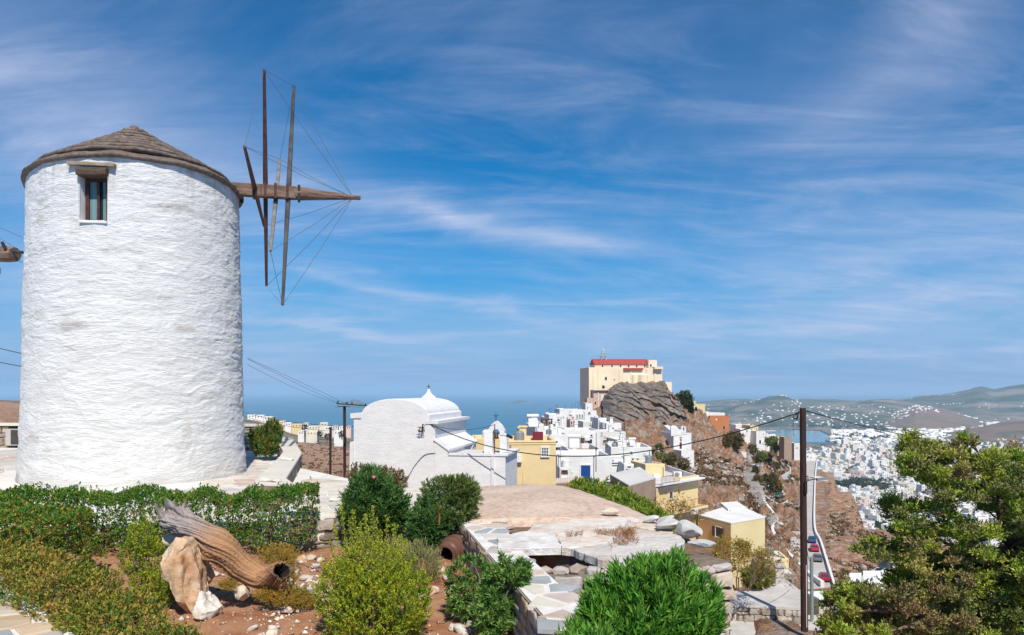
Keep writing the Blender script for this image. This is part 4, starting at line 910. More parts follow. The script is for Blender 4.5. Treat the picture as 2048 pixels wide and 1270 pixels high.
house('low grey-roofed shed on the edge of the bare slope right of the lamp', 1634, 1656, 956, 966, 300, 6, R(4), m_whstain, deck=m_gr, par_h=.1)

# white chapel on the slope
YQ = hit(1365, 922, 60).y - 1
Hq, q, zt = house('white chapel with curved gable, belfry and maroon door alone on the rocky slope', 1346, 1384, 866, 915, YQ, 7.2 * YQ / 196, R(14), m_white, par_h=.3, wins=[(1361, 891, 5, 13, 'red_door'), (1361.5, 880, 3.2, 5, 'red'), (1361, 874.5, 4.5, 1.8, 'dark')], name='hillside_chapel', cat='chapel')
pr = [(-2.6, 866), (-2.6, 852), (-1.9, 850), (-1.2, 850.6), (-.4, 857), (.8, 860), (1.6, 861), (2.2, 866)]
b = MB(); poly = [q(-2.9 + i * 0, 0, 0) for i in range(0)]
gl = [(-3.6, 872), (-3.7, 853), (-3.0, 850.5), (-2.2, 851), (-1.2, 858), (.2, 860), (.9, 860), (1.0, 866), (1.6, 868)]
n = len(gl); V = [q(a, -.12, (HY - y_) / F * YQ) for a, y_ in gl] + [q(a, .35, (HY - y_) / F * YQ) for a, y_ in gl]
MB().add(V, [tuple(range(n)), tuple(range(n, 2 * n))[::-1]] + [(i, n + i, n + (i + 1) % n, (i + 1) % n) for i in range(n)]).build('curved_gable', m_white, Hq)
cz = (HY - 857) / F * YQ; V = []
ar = [(-.75, -1.2), (-.75, 0)] + [(-.75 * math.cos(a), .75 * math.sin(a)) for a in np.linspace(0.2, math.pi - .2, 7)] + [(.75, 0), (.75, -1.2)]; n = len(ar)
V = [q(.25 + a, -.2, cz + z_) for a, z_ in ar] + [q(.25 + a, .3, cz + z_) for a, z_ in ar]
BF = MB().add(V, [tuple(range(n)), tuple(range(n, 2 * n))[::-1]] + [(i, n + i, n + (i + 1) % n, (i + 1) % n) for i in range(n)]).build('belfry', m_white, Hq)
opening(Hq, q(.25, -.21, cz - .1), Vector((math.cos(R(14)), math.sin(R(14)), 0)), Vector((math.sin(R(14)), -math.cos(R(14)), 0)), .4, .6, 'dark_arch', .05)
Sx = [q(-2.6, -.02, 0)]
V = [P(1328, 851, YQ * 1.035), P(1347, 866, YQ * 1.001), P(1347, 925, YQ * 1.001), P(1341, 900, YQ * 1.015), P(1333, 882, YQ * 1.03), P(1328, 866, YQ * 1.035)]; D_ = Vector((2.2, 5, 0)); n = len(V)
MB().add(V + [p + D_ for p in V], [tuple(range(n)), tuple(range(n, 2 * n))[::-1]] + [(i, n + i, n + (i + 1) % n, (i + 1) % n) for i in range(n)]).build('side_wall', m_white, Hq)
house('low white annex joined below the chapel on the slope', 1362, 1389, 901, 925, YQ * .975, 5, R(14), m_white, par_h=.1)
# ------------------------------------------------------------ the white village on the saddle
def vh(label, *a, **k): return house(label, *a, **k)
vh('small low white house at the sea edge of the village behind the ochre roof', 1040, 1058, 858, 885, 98, 5, R(5), wins=[(1046, 866, 2.5, 3, 'dark'), (1052, 870, 2, 4, 'dark')])
vh('white house under the solar water heater left of the village', 1056, 1088, 848, 885, 88, 4, R(3), wins=[(1061, 868, 2, 5, 'dark')])
vh('white terrace house carrying a brown wooden pergola', 1080, 1106, 852, 880, 96, 5, R(4), wins=[(1096, 864, 3, 3, 'dark')])
vh('tall white house with a narrow shaded stair slit on its right', 1098, 1126, 829, 870, 104, 6, R(4), wins=[(1117, 846, 2, 12, 'dark_plain')])  # dark framed pane paints in the shade of the stair slit
vh('small white upper house stepping up left of the tall white one', 1088, 1104, 834, 858, 112, 5, R(4), wins=[(1093, 841, 2, 3, 'dark')])
vh('white house block at the top left of the village skyline', 1119, 1140, 818, 850, 128, 6, R(5), wins=[(1125, 829, 2, 2.5, 'dark')])
vh('pale house with three tall grey-green shutters near the village top', 1137, 1167, 819, 862, 134, 6, R(4), m_white, wins=[(1154, 833, 2.2, 7.5, 'green'), (1159.5, 832, 2.2, 7.5, 'green'), (1164.5, 832.5, 2.2, 7, 'green')])
vh('faded pink wall house with blinds below the three grey-green shutters', 1140, 1150, 838, 868, 122, 4, R(4), m_pink, wins=[(1143, 846, 2.5, 7, 'dark'), (1147.5, 846, 2.5, 7, 'dark')])
vh('white house with a half-round dark fanlight near the village top', 1167, 1194, 821, 852, 140, 6, R(5), wins=[(1178.5, 827, 5, 1.2, 'dark_arch'), (1191, 838, 2.2, 4, 'dark_arch')])
vh('small white house with black tank under the pink house', 1171, 1185, 806, 826, 170, 5, R(5), wins=[(1176, 815, 3, 3, 'dark')])
vh('white courtyard house with stone-patched wall below the fanlight house', 1166, 1196, 843, 868, 124, 5, R(5), m_whstain, wins=[(1181, 848, 3, 2.4, 'wood')])
vh('two-storey white house with a small dark square window beside the rock', 1212, 1243, 846, 870, 116, 6, R(6), m_white, par_h=.25, wins=[(1226, 857.5, 4.4, 5, 'dark'), (1207, 850, 1.2, 10, 'dark')])
vh('white taller house piece with slim dark door left of the square window house', 1196, 1213, 836, 870, 120, 6, R(6), m_white, wins=[(1206.5, 852, 2, 11, 'dark_door'), (1201, 849, 2, 4, 'dark')])
vh('long low white house with grey coping line under the square window house', 1194, 1252, 863.5, 892, 106, 7, R(4), m_whstain, par_h=.3, wins=[(1203.5, 868, 1.6, 8, 'green_door'), (1210, 873, 2, 2, 'dark')])
vh('big white house with a single small window in the middle of the village', 1134, 1200, 861, 900, 98, 8, R(3), m_white, par_h=.3, wins=[(1183, 871, 3.6, 3.8, 'dark')])
vh('white house with one tall blue shutter beside the ochre house', 1086, 1138, 869, 925, 78, 7, R(3), m_white, par_h=.35, wins=[(1113.5, 891, 3.4, 18, 'blue_door')])
vh('plain white house behind the blue shutter house', 1084, 1136, 859, 885, 90, 6, R(3), m_white, par_h=.2)
vh('low white stepped house right of the long grey-coped wall', 1236, 1266, 880, 905, 98, 6, R(5), m_white, par_h=.2)
Hv, qv, zv = vh('white house with maroon shutters open beside its pink curtain', 1222, 1303, 894, 945, 80, 7, R(-2), m_white, par_h=.5, wins=[(1270.5, 920, 6, 6.5, 'white_shut_red'), (1262, 904, 4, 1.5, 'dark'), (1290, 908, 2, 2, 'dark')])
Hv2, qv2, zv2 = vh('white house with a sunken brown roof terrace', 1136, 1206, 899, 945, 72, 8, R(2), m_white, m_brown, par_h=.5, wins=[])
vh('white house with sloping top carrying rubble and a small palm', 1222, 1276, 888, 900, 88, 5, R(-2), m_whstain, m_brown, par_h=.15)
vh('white house wall with large blue double gate', 1114, 1224, 912, 985, 63, 6, R(2), m_white, par_h=.4, wins=[(1171, 947, 19, 33, 'blue_door'), (1216, 965, 6, 4, 'blue'), (1141.5, 941, 3, 3, 'blue')])
vh('small white outhouse with grey door and shaded top before the blue gate house', 1119, 1144, 935, 972, 58, 1.6, R(3), m_whstain, par_h=.1, wins=[(1129.5, 951, 11, 22, 'white_door'), (1129, 943.5, 9, 2.4, 'dark_plain')])  # low dark pane strip stands in for the shade at the top
vh('low white house with a bright blue awning strip', 1217, 1262, 918, 952, 70, 4, R(2), m_white, par_h=.15, wins=[(1225.5, 921.5, 2.4, 3.2, 'dark'), (1231.5, 926.6, 22, 2.6, 'blue'), (1221, 933, 2.4, 4.5, 'dark')])
vh('small white block with vents squeezed right of the blue awning house', 1248, 1268, 928, 950, 67, 3, R(2), m_white, par_h=.2, wins=[(1258, 934, 8, 3, 'dark')])
# solar heaters, pergolas, tanks on roofs
def solar(label, px, py, Y, s):
    root = empty('solar_water_heater', P(px, py, Y), label, 'solar heater', 'solar water heaters on the village roofs'); o = P(px, py, Y)
    MB().tube([o + Vector((-.85, .5, 1.75)) * s, o + Vector((.85, .5, 1.75)) * s], .27 * s, 12).build('tank', m_plast, root)
    b = MB()
    for sx in (-1, 1):
        b.tube([o + Vector((sx * .8, .5, 0)) * s, o + Vector((sx * .8, .5, 1.5)) * s], .03 * s, 4); b.tube([o + Vector((sx * .8, .5, 1.5)) * s, o + Vector((sx * .8, -.6, 0)) * s], .03 * s, 4)
    b.tube([o + Vector((-.8, .5, .1)) * s, o + Vector((.8, .5, 1.4)) * s], .025 * s, 4).tube([o + Vector((.8, .5, .1)) * s, o + Vector((-.8, .5, 1.4)) * s], .025 * s, 4)
    b.build('stand', m_grey, root)
    t = Matrix.Rotation(math.atan2(1.4, 1.1), 4, 'X'); MB().box(o + Vector((0, -.1, .78)) * s, (1.3 * s, 1.5 * s, .08 * s), 0, tilt=t).build('collector', m_gr, root)
solar('solar water heater standing above the maroon roof box', 1066, 856, 87, .8)
solar('solar water heater on the sunken brown terrace', 1149, 898, 73.5, .7)
solar('solar water heater lying by the rubble roof above the maroon shutters', 1265, 893, 86, .5)
pg = empty('wooden_pergola', P(1094, 852, 97), 'brown wooden pergola with pale panels on the white terrace house', 'pergola')
b = MB()
for px in (1083.5, 1093, 1103.5): b.tube([P(px, 852, 96.5), P(px, 839, 96.5)], .09, 4); b.tube([P(px, 852, 99), P(px, 838, 99)], .09, 4)
b.build('post', m_wood, pg)
b = MB()
for t in np.linspace(0, 1, 6): b.tube([P(1082 + 22 * t, 838.5, 96), P(1083 + 22 * t, 838, 99.5)], .06, 4)
b.tube([P(1082, 839, 96.4), P(1105, 838.4, 96.4)], .08, 4).tube([P(1083, 845.5, 96.4), P(1104, 845.5, 96.4)], .06, 4); b.build('beam', m_wood, pg)
MB().box(P(1093, 848, 98.8), (1.2, .06, .8)).build('screen', m_pink, pg)
pg = empty('green_awning', P(1222, 835, 290), 'white framed awning with teal cover at the foot of the crag', 'awning')
b = MB()
for px in (1211, 1217, 1234): b.tube([P(px, 836, 286), P(px, 823, 286)], .16, 5)
b.tube([P(1210, 823, 286), P(1235, 823, 286)], .16, 5); b.build('frame', m_plast, pg); MB().box(P(1226, 832, 288), (3.0, 1.4, 1.1)).build('cover', m_green, pg)
# maroon box on the ochre roof and roof-garden aerials
rb = MB().box(P(1075.5, 871.5, 50), (.68, .8, .52)).build('roof_box', m_red); meta(rb, 'maroon roof hatch box on top of the ochre house', 'hatch')
tr_ = empty('roof_trellis', P(1150, 819, 131), 'thin bare trellis poles on the roof garden at the village skyline', 'trellis')
for px, y0, y1 in ((1144, 818, 806), (1150, 817, 803), (1157, 818, 805), (1163, 817, 806), (1168, 818, 802), (1129, 818, 807)): MB().tube([P(px, y0 + 1, 131), P(px + rng.uniform(-1, 1), y1, 131)], .035, 4).build('pole', m_grey, tr_)
for px, y0, y1, Y, t in ((1099.6, 880, 847, 77.5, 0), (1192, 944, 893, 62.5, 0), (1214, 897, 874, 71.5, 0), (1249, 870, 846, 118, 0)):
    b = MB().tube([P(px, y0, Y), P(px, y1, Y)], .035, 4)
    for k in range(4): b.tube([P(px - 2 + k * .3, y1 + 2 + k * 2, Y), P(px + 3 - k * .3, y1 + 2 + k * 2, Y)], .018, 4)
    meta(b.build('tv_aerial', m_iron), {1099.6: 'thin television aerial above the blue shutter house', 1192: 'aerial mast standing over the blue gate house', 1214: 'aerial mast right of the brown roof terrace', 1249: 'aerial beside the square window house'}[px], 'aerial')

# ------------------------------------------------------------ ochre house beside the bell gable
Hy, qy, zy = house('ochre yellow flat-roofed house with one barred window beside the white church', 1013, 1112, 881, 985, 46, 5, R(1), m_yel, par_h=.25, wins=[(1090, 903.5, 12, 16, 'dark_bars')])
b = MB()
for y_ in (884.5, 889): b.tube([qy(-1.5, -.02, (HY - y_) / F * 46), qy(1.5, -.02, (HY - y_ + .8) / F * 46)], .02, 5)
b.tube([qy(-1.2, -.03, (HY - 884) / F * 46), qy(-1.22, -.03, (HY - 920) / F * 46)], .03, 6).tube([qy(-.5, -.03, (HY - 944) / F * 46), qy(-.5, -.03, (HY - 975) / F * 46)], .02, 6)
b.build('pipe', m_yel, Hy)
house('lower ochre wing showing behind the white bell gable', 940, 1016, 877, 985, 47.5, 4, R(1), m_yel, par_h=.25)

# ------------------------------------------------------------ the barrel-vaulted white church
m_church = mat('church limewash', (0.74, 0.74, 0.73), (0.67, 0.67, 0.67), scale=1.6, rough=0.92, bump=0.4, bscale=7, bdist=0.05, detail=9, stretch=(1, 1, 2.6), col3=(0.46, 0.46, 0.46), c3=(0.62, 0.8), scale3=2.2)
TH = R(10); c0 = P(787.5, 0, 35); c0.z = 0; cu_ = Vector((math.cos(TH), -math.sin(TH), 0)); cv_ = Vector((math.sin(TH), math.cos(TH), 0))
def cq(a, b, z): return c0 + cu_ * a + cv_ * b + Vector((0, 0, z))
CH = empty('barrel_vaulted_church', cq(0, 0, -6.5), 'large whitewashed chapel with a barrel vault and a finial cross', 'church')
Lc = 6.2; HW = 1.98
arc = [(-1.66, -1.10)] + [(1.60 * -math.cos(t) + 0.02, -1.10 + .74 * math.sin(t)) for t in np.linspace(0.06, math.pi - .06, 22)] + [(1.66, -1.10)]
def slab(outline, b0, b1, name, mt, bev=0.0):
    n = len(outline); V = [cq(a, b0, z) for a, z in outline] + [cq(a, b1, z) for a, z in outline]
    return MB().add(V, [tuple(range(n))[::-1], tuple(range(n, 2 * n))] + [(i, (i + 1) % n, n + (i + 1) % n, n + i) for i in range(n)]).build(name, mt, CH, bevel=bev)
fr_ = [(-HW, -6.8), (HW, -6.8), (HW, -1.42), (1.72, -1.42), (1.72, -1.10)] + [p for p in arc[::-1][1:-1]] + [(-1.70, -1.10), (-HW, -1.10)]
slab(fr_, 0, Lc, 'nave', m_church, .03)
slab([(1.55, -1.52), (2.16, -1.52), (2.16, -1.38), (1.55, -1.38)], -.04, Lc + .1, 'cornice', m_church)
slab([(-2.12, -1.28), (-1.6, -1.28), (-1.6, -1.05), (-2.12, -1.05)], -.05, Lc, 'cornice', m_church)
slab([(-2.2, -6.8), (-1.97, -6.8), (-1.97, -2.4), (-2.14, -2.4)], -.06, Lc, 'buttress', m_church)
slab([(1.97, -6.8), (2.6, -6.8), (2.6, -2.75), (1.97, -2.3)], -.03, Lc - .3, 'lean_to_wall', m_church)
slab([(1.95, -2.28), (2.68, -2.78), (2.68, -2.68), (1.95, -2.18)], -.08, Lc - .2, 'coping', m_church)
# lower annex with a flat deck
slab([(2.0, -6.8), (5.3, -6.8), (5.3, -2.95), (2.0, -2.95)], -.02, 3.2, 'annex_wall', m_church, .02)
slab([(2.7, -2.96), (5.0, -2.96), (5.0, -2.93), (2.7, -2.93)], .22, 3.1, 'annex_deck', m_deck)
slab([(4.9, -2.96), (5.42, -2.96), (5.42, -2.86), (4.9, -2.86)], -.06, 3.3, 'coping', m_church)
slab([(2.64, -2.96), (4.9, -2.96), (4.9, -2.86), (2.64, -2.86)], -.06, .22, 'coping', m_church)
slab([(4.66, -6.8), (4.78, -6.8), (4.78, -3.0), (4.66, -3.0)], -.10, -.02, 'pilaster', m_white)
MB().lathe([(.42, 0), (.38, .1), (.16, .28), (.08, .42), (.07, .5), (0, .52)], 14, cq(.02, Lc - .5, -.42)).build('finial', m_church, CH, smooth=True)
f0 = cq(.02, Lc - .5, .06); MB().tube([f0, f0 + Vector((0, 0, .3))], .018, 5).box(f0 + Vector((0, 0, .18)), (.2, .025, .03)).build('cross', m_iron, CH)
opening(CH, cq(2.61, 4.9, -3.5) , cv_, cu_, .35, .9, 'dark_arch', .06)
# cable bracket on the corner
hk = empty('cable_bracket', cq(1.9, -.12, -1.9), 'black cable bracket with coiled wires on the church corner', 'bracket')
b = MB(); hp = cq(1.42, -.1, -1.62); b.tube([hp, hp + Vector((.04, -.1, .1)), hp + Vector((0, -.12, -.2))], .03, 6)
for k in range(5): b.tube([hp + Vector((math.cos(t + k) * (.1 + .02 * k) - .05, -.06 - .02 * k, -.15 - .14 * math.sin(t) * .8)) for t in np.linspace(0, 5.5, 12)], .012, 4)
b.build('wire_coil', m_iron, hk)
cc = MB().tube(dense([cq(2.05, -.03, -2.86), cq(1.5, -.04, -2.95), cq(1.0, -.04, -3.5), cq(.75, -.04, -3.9), cq(.2, -.04, -4.4)], 5), .016, 5).build('wall_conduit', m_grey); meta(cc, 'thin grey conduit curving down the front wall of the white church', 'cable')
# bell gable
BG = empty('bell_gable', cq(4.6, 1.2, -3), 'small white arched bell gable with bell and iron cross beside the church', 'bell gable')
bz = (HY - 905) / F * 35.5 - .5
def bq(px, py, b=1.2): v = cq(0, b, 0); a = ((px - CX) / F * (35 - .3) - v.x) / cu_.x; p = cq(a, b, 0); p.z = (HY - py) / F * p.y; return p
og = [(967, 912), (967, 876), (971, 868), (974, 866), (975, 860), (981, 850), (986, 845), (991, 842), (996, 845), (1002, 851), (1008, 861), (1008, 867), (1013, 872), (1014, 912)]
ig = [(984, 912), (984, 869)] + [(991.5 - 7.5 * math.cos(t), 866 - 8 * math.sin(t)) for t in np.linspace(0, math.pi, 9)] + [(999, 869), (999, 912)]
def extr(outl, b0, b1, name, mt, par_):
    n = len(outl); V = [bq(x, y, b0) for x, y in outl]; dv = cv_ * (b1 - b0); V += [p + dv for p in V]
    return MB().add(V, [tuple(range(n)), tuple(range(n, 2 * n))[::-1]] + [(i, n + i, n + (i + 1) % n, (i + 1) % n) for i in range(n)]).build(name, mt, par_)
half = len(ig) // 2
extr(og[:8] + ig[:half + 1][::-1], 1.2, 1.6, 'pier', m_church, BG)
extr([og[7]] + og[8:] + ig[half:][::-1], 1.2, 1.6, 'pier', m_church, BG)
bp_ = bq(991.5, 872, 1.4); MB().lathe([(0, .16), (.06, .15), (.09, .08), (.11, -.04), (.15, -.12), (.14, -.13)], 14, bp_).build('bell', mat('bronze', (0.10, 0.06, 0.03), rough=.45, metal=.7), BG, smooth=True)
MB().tube([bq(984, 866, 1.4), bq(999, 866, 1.4)], .02, 5).build('beam', m_wood, BG)
x0 = bq(991, 842, 1.4); MB().tube([x0, x0 + Vector((0, 0, .38))], .014, 5).box(x0 + Vector((0, 0, .27)), (.3, .02, .022)).box(x0 + Vector((0, 0, .2)), (.16, .02, .02)).build('cross', m_iron, BG)
mp = MB().tube([P(989.5, 848, 34.2), P(989, 925, 34.2)], .025, 6).build('rusty_rod', mat('rusty iron', (0.12, 0.055, 0.03), rough=.9)); meta(mp, 'thin rusty rod standing in front of the bell gable', 'rod')
sl = empty('floodlight', P(1018, 872, 34.6), 'dark floodlight on an arm at the right of the bell gable', 'floodlight')
MB().tube([P(1000, 871, 34.6), P(1008, 870, 34.6), P(1013, 873, 34.5)], .015, 5).build('arm', m_iron, sl); MB().box(P(1019, 873, 34.4), (.32, .2, .12), 0, tilt=Matrix.Rotation(R(25), 4, 'Y')).build('lamp_head', m_iron, sl)

# ------------------------------------------------------------ houses between the village and the road
def quadhouse(label, corners, zs, zb, wall, roofm, name='house', over=0.0, group=None):
    """corners [(px,Y)] counter-clockwise from above; zs heights"""
    pts = [XY(*c) for c in corners]; root = empty(name, (*pts[0], zb), label, 'house', group); n = len(pts)
    V = [(p[0], p[1], zb) for p in pts] + [(p[0], p[1], z) for p, z in zip(pts, zs)]
    MB().add(V, [(i, (i + 1) % n, n + (i + 1) % n, n + i) for i in range(n)] + [tuple(range(n, 2 * n)), tuple(range(n))[::-1]]).build('wall', wall, root)
    cx, cy = sum(p[0] for p in pts) / n, sum(p[1] for p in pts) / n; o_ = [(cx + (p[0] - cx) * (1 + over), cy + (p[1] - cy) * (1 + over)) for p in pts]
    MB().prism(o_, [z + .005 for z in zs], [z + .09 for z in zs]).build('roof', roofm, root)
    return root, pts
def zat(py, Y): return (HY - py) / F * Y
Hb, pb_ = quadhouse('brown rendered house with a grey sloping slab roof and dark door', [(1258.5, 55), (1311, 58.5), (1279, 62.5), (1220, 58)], [zat(973, 55), zat(958, 58.5), zat(936, 62.5), zat(950, 58)], -16, m_brown, m_gr, over=.015)
m_shbrown = mat('shaded brown wall', (0.17, 0.105, 0.07), (0.22, 0.15, 0.11), scale=2, rough=.95)
a_, c_ = Vector((*XY(1258.5, 55), 0)), Vector((*XY(1220, 58), 0)); uu = (a_ - c_).normalized(); nn = Vector((uu.y, -uu.x, 0))
opening(Hb, a_ - uu * .75 + nn * .0 + Vector((0, 0, zat(991, 55.5))), uu, nn, .62, 1.2, 'dark_door_plain', .07)
b = MB().box(c_ + (a_ - c_) * .36 + nn * .02 + Vector((0, 0, zat(978, 57))), ((a_ - c_).length * .62, .05, 1.1), math.atan2(uu.y, uu.x)); b.build('shade_panel', m_shbrown, Hb)  # darker brown panel paints the shade of the left wall
# yellow house with terrace rail
Hn, pn_ = quadhouse('yellow two-storey house with roof terrace, rails and a white ledge', [(1312, 60), (1396, 64.8), (1334, 73.5), (1284, 68)], [-7.9] * 4, -17, m_yel, m_deck)
A_, B_ = Vector((*pn_[0], 0)), Vector((*pn_[1], 0)); uy = (B_ - A_).normalized(); ny_ = Vector((uy.y, -uy.x, 0)); Lw = (B_ - A_).length; ang = math.atan2(uy.y, uy.x)
MB().box(A_ + uy * Lw * .52 + ny_ * .15 + Vector((0, 0, zat(965, 61.5) + .02)), (Lw * 1.0, .9, .13), ang).build('ledge', m_white, Hn)
MB().box(A_ + uy * Lw * .72 + ny_ * -.12 + Vector((0, 0, -7.62)), (Lw * .56, .2, .75), ang).build('parapet', m_yel, Hn)
bb_ = Vector((*pn_[2], 0)); MB().box((B_ + bb_) / 2 + Vector((0, 0, -7.6)), ((B_ - bb_).length, .15, .6), math.atan2((bb_ - B_).y, (bb_ - B_).x)).build('parapet', m_white, Hn)
def rail(parent, p0, p1, h, n, m, r=.02, name='railing'):
    b = MB()
    for k in range(n + 1): q = p0.lerp(p1, k / n); b.tube([q, q + Vector((0, 0, h))], r * .7, 4)
    b.tube([p0 + Vector((0, 0, h)), p1 + Vector((0, 0, h))], r, 4).tube([p0 + Vector((0, 0, .1)), p1 + Vector((0, 0, .1))], r, 4); return b.build(name, m, parent)
m_rust = mat('rusted rail', (0.26, 0.13, 0.07), rough=.8)
rail(Hn, A_ + ny_ * .5 + Vector((0, 0, -7.45)), A_ + uy * Lw * .42 + ny_ * .5 + Vector((0, 0, -7.45)), .62, 14, m_rust)
zbal = -9.75; MB().box(A_ + uy * Lw * .5 + ny_ * .45 + Vector((0, 0, zbal - .1)), (Lw * 1.02, 1.0, .18), ang).build('balcony', m_yel, Hn)
rail(Hn, A_ + ny_ * .92 + Vector((0, 0, zbal)), B_ + ny_ * .92 + Vector((0, 0, zbal)), .75, 30, m_rust)
opening(Hn, A_ + uy * Lw * .33 + Vector((0, 0, -8.55)), uy, ny_, .5, .55, 'wood', .07)
opening(Hn, A_ + uy * Lw * .52 + Vector((0, 0, -8.35)), uy, ny_, .06, .3, 'dark_plain', .02)
Hu, qu, zu = house('yellow upper block rising behind the brown house roof', 1290, 1331, 928, 975, 68, 4, R(12), m_cream, par_h=.1)
ac = empty('air_conditioner', P(1353, 948, 68.5), 'white air conditioner unit on the flat roof of the yellow terrace house', 'air conditioner')
MB().box(P(1354, 949, 68.5), (.8, .35, .55), R(15)).build('casing', m_plast, ac); MB().lathe([(.2, 0), (.2, .03), (0, .03)], 14, P(1353.6, 949, 68.25), Matrix.Rotation(R(90), 4, 'X') @ Matrix.Rotation(R(0), 4, 'Z')).build('fan_grille', m_grey, ac)
ac2 = MB().box(P(1389, 1022, 61), (.55, .3, .45), ang).build('air_conditioner', m_plast); meta(ac2, 'small air conditioner under the balcony of the yellow terrace house', 'air conditioner')
# low yellow house with white roof
z2 = -10.64
H3, p3_ = quadhouse('low pale yellow house with flat white roof and brown shutters', [(1462, 60), (1530, 62.8), (1472, 70.5), (1398, 64)], [z2, z2, z2, z2], -18.5, m_cream, m_white, over=.01)
MB().prism([XY(1456, 66), XY(1491, 67), XY(1474, 70.3), XY(1440, 69.5)], z2 + .1, z2 + .3).build('raised_block', m_white, H3)
MB().box(P(1460.5, 1024, 66), (.16, .16, .25)).build('vent', m_dark, H3)
A_, B_ = Vector((*p3_[3], 0)), Vector((*p3_[0], 0)); u3_ = (B_ - A_).normalized(); n3_ = Vector((u3_.y, -u3_.x, 0))
opening(H3, A_ + u3_ * (B_ - A_).length * .63 + Vector((0, 0, zat(1064, 61.5))), u3_, n3_, .7, .8, 'dark_shut_wood', .06)
MB().box(A_ + (B_ - A_) * .5 + n3_ * .01 + Vector((0, 0, (z2 - 18.5) / 2 - .1)), ((B_ - A_).length * .998, .03, -18.5 * -1 + z2 - .25), math.atan2(u3_.y, u3_.x)).build('side_shade', mat('shaded side yellow', (0.66, 0.44, 0.24), (0.6, 0.40, 0.22), scale=1, rough=.9), H3)  # peach sheet puts the shade of the left wall into its colour
H4, q4, z4 = house('yellow terrace wall with black lattice railing beside the low house', 1530, 1577, 1117, 1150, 58, 3, R(-6), m_cream, par_h=.1, wins=[])
lt = MB()
def lattice(p0, p1, h, n):
    for k in range(n): a, c = p0.lerp(p1, k / n), p0.lerp(p1, (k + 1) / n); lt.tube([a, c + Vector((0, 0, h))], .02, 4).tube([a + Vector((0, 0, h)), c], .02, 4)
    lt.tube([p0, p1], .025, 4).tube([p0 + Vector((0, 0, h)), p1 + Vector((0, 0, h))], .025, 4)
lattice(P(1534, 1112, 60.5), P(1570, 1126, 58.2), .38, 9); lattice(P(1570, 1126, 58.1), P(1544, 1134, 57.7), .38, 7)
lt.build('railing', m_iron, H4)
house('stone basement below the yellow lattice terrace', 1546, 1592, 1148, 1180, 56, 2, R(-8), mat('rough rubble wall', (0.24, 0.19, 0.15), (0.38, 0.33, 0.28), scale=2.5, rough=.95, bump=1, bscale=5, bdist=.1), par_h=.05, wins=[(1553, 1166, 6, 10, 'dark_plain'), (1578, 1164, 4, 7, 'red_plain')])
# small outhouse with ribbed roof behind the pink roof
qh, pq_ = quadhouse('small tan outhouse with ribbed tile roof peeking over the pink roof', [(1105, 47), (1164, 45.5), (1166, 48.5), (1108, 50.5)], [zat(969, 47), zat(966, 45.5), zat(956, 48.5), zat(960, 50.5)], -9, m_brown, m_pink)
b = MB()
for k in range(12): t = (k + .5) / 12; p0 = Vector((*pq_[0], zat(969, 47) + .1)).lerp(Vector((*pq_[1], zat(966, 45.5) + .1)), t); p1 = Vector((*pq_[3], zat(960, 50.5) + .1)).lerp(Vector((*pq_[2], zat(956, 48.5) + .1)), t); b.tube([p0, p1], .04, 5)
b.build('tile_rib', m_whstain, qh)
bf = MB().box(P(1187, 977, 52), (2.0, .08, .55), R(3)).build('blue_fence', mat('light blue fence', (0.12, 0.38, 0.48), rough=.6)); meta(bf, 'light blue fence panel above the green shrub near the brown house', 'fence')

# ------------------------------------------------------------ low structures by the big pole
m_conc = mat('pale concrete', (0.56, 0.53, 0.49), (0.46, 0.43, 0.39), scale=1.2, rough=.9, detail=8, col3=(0.36, 0.31, 0.27), c3=(0.6, .75), scale3=2)
MB().prism([PZ(1400, 1300, -9.25)[:2], PZ(1700, 1300, -9.25)[:2], PZ(1672, 1246, -9.25)[:2], PZ(1440, 1240, -9.25)[:2]][::1], -11, -9.25).build('lane', m_conc)['kind'] = 'structure'
m_rub = mat('rubble masonry', (0.33, 0.28, 0.23), (0.46, 0.41, 0.35), scale=2.2, rough=.95, bump=.5, bscale=9, bdist=.03, detail=8, obrand=.28, col3=(0.34, 0.17, 0.10), c3=(.62, .72), scale3=1.2)
m_mort = mat('earth mortar', (0.16, 0.12, 0.09), (0.24, 0.19, 0.15), scale=6, rough=1)
def stone_wall(name, label, p0, p1, z0, z1, sw, sh, thick=.35, m=None, proud=.04, seed=1, cap=None, mort=None, rough=.16, gap=.03, tilt=.12, cat='wall', parent=None, jit=.38, z0b=None, z1b=None):
    rnd = random.Random(seed); p0 = Vector((*p0[:2], 0)); p1 = Vector((*p1[:2], 0)); u = (p1 - p0); Lw = u.length; u.normalize(); n = Vector((u.y, -u.x, 0))
    root = parent or empty(name, (p0.x, p0.y, z0), label, cat)
    z0b = z0 if z0b is None else z0b; z1b = z1 if z1b is None else z1b
    V = [p0 + Vector((0, 0, z0)), p1 + Vector((0, 0, z0b)), p1 + Vector((0, 0, z1b)), p0 + Vector((0, 0, z1))]; V += [q - n * thick for q in V]
    MB().add(V, [(0, 1, 2, 3), (5, 4, 7, 6), (1, 5, 6, 2), (4, 0, 3, 7), (3, 2, 6, 7), (4, 5, 1, 0)]).build('mortar', mort or m_mort, root)
    reg = [(0, z0), (Lw, z0b), (Lw, z1b), (0, z1)]
    fr = lambda a, b, w: p0 + u * a + Vector((0, 0, b)) + n * w
    for c in courses(reg, sw, sh, gap, rnd): stone(c, fr, .05, proud * rnd.uniform(.6, 1.5), .018, m or m_rub, root, 'stone', rnd, rough, tilt)
    return root
stone_wall('lane_wall', 'coursed rubble retaining wall of square stones along the white lane', PZ(1440, 1240, -9.25), PZ(1606, 1248, -9.25), -9.5, -8.72, .40, .27, .5, seed=3, proud=.05, jit=.3)
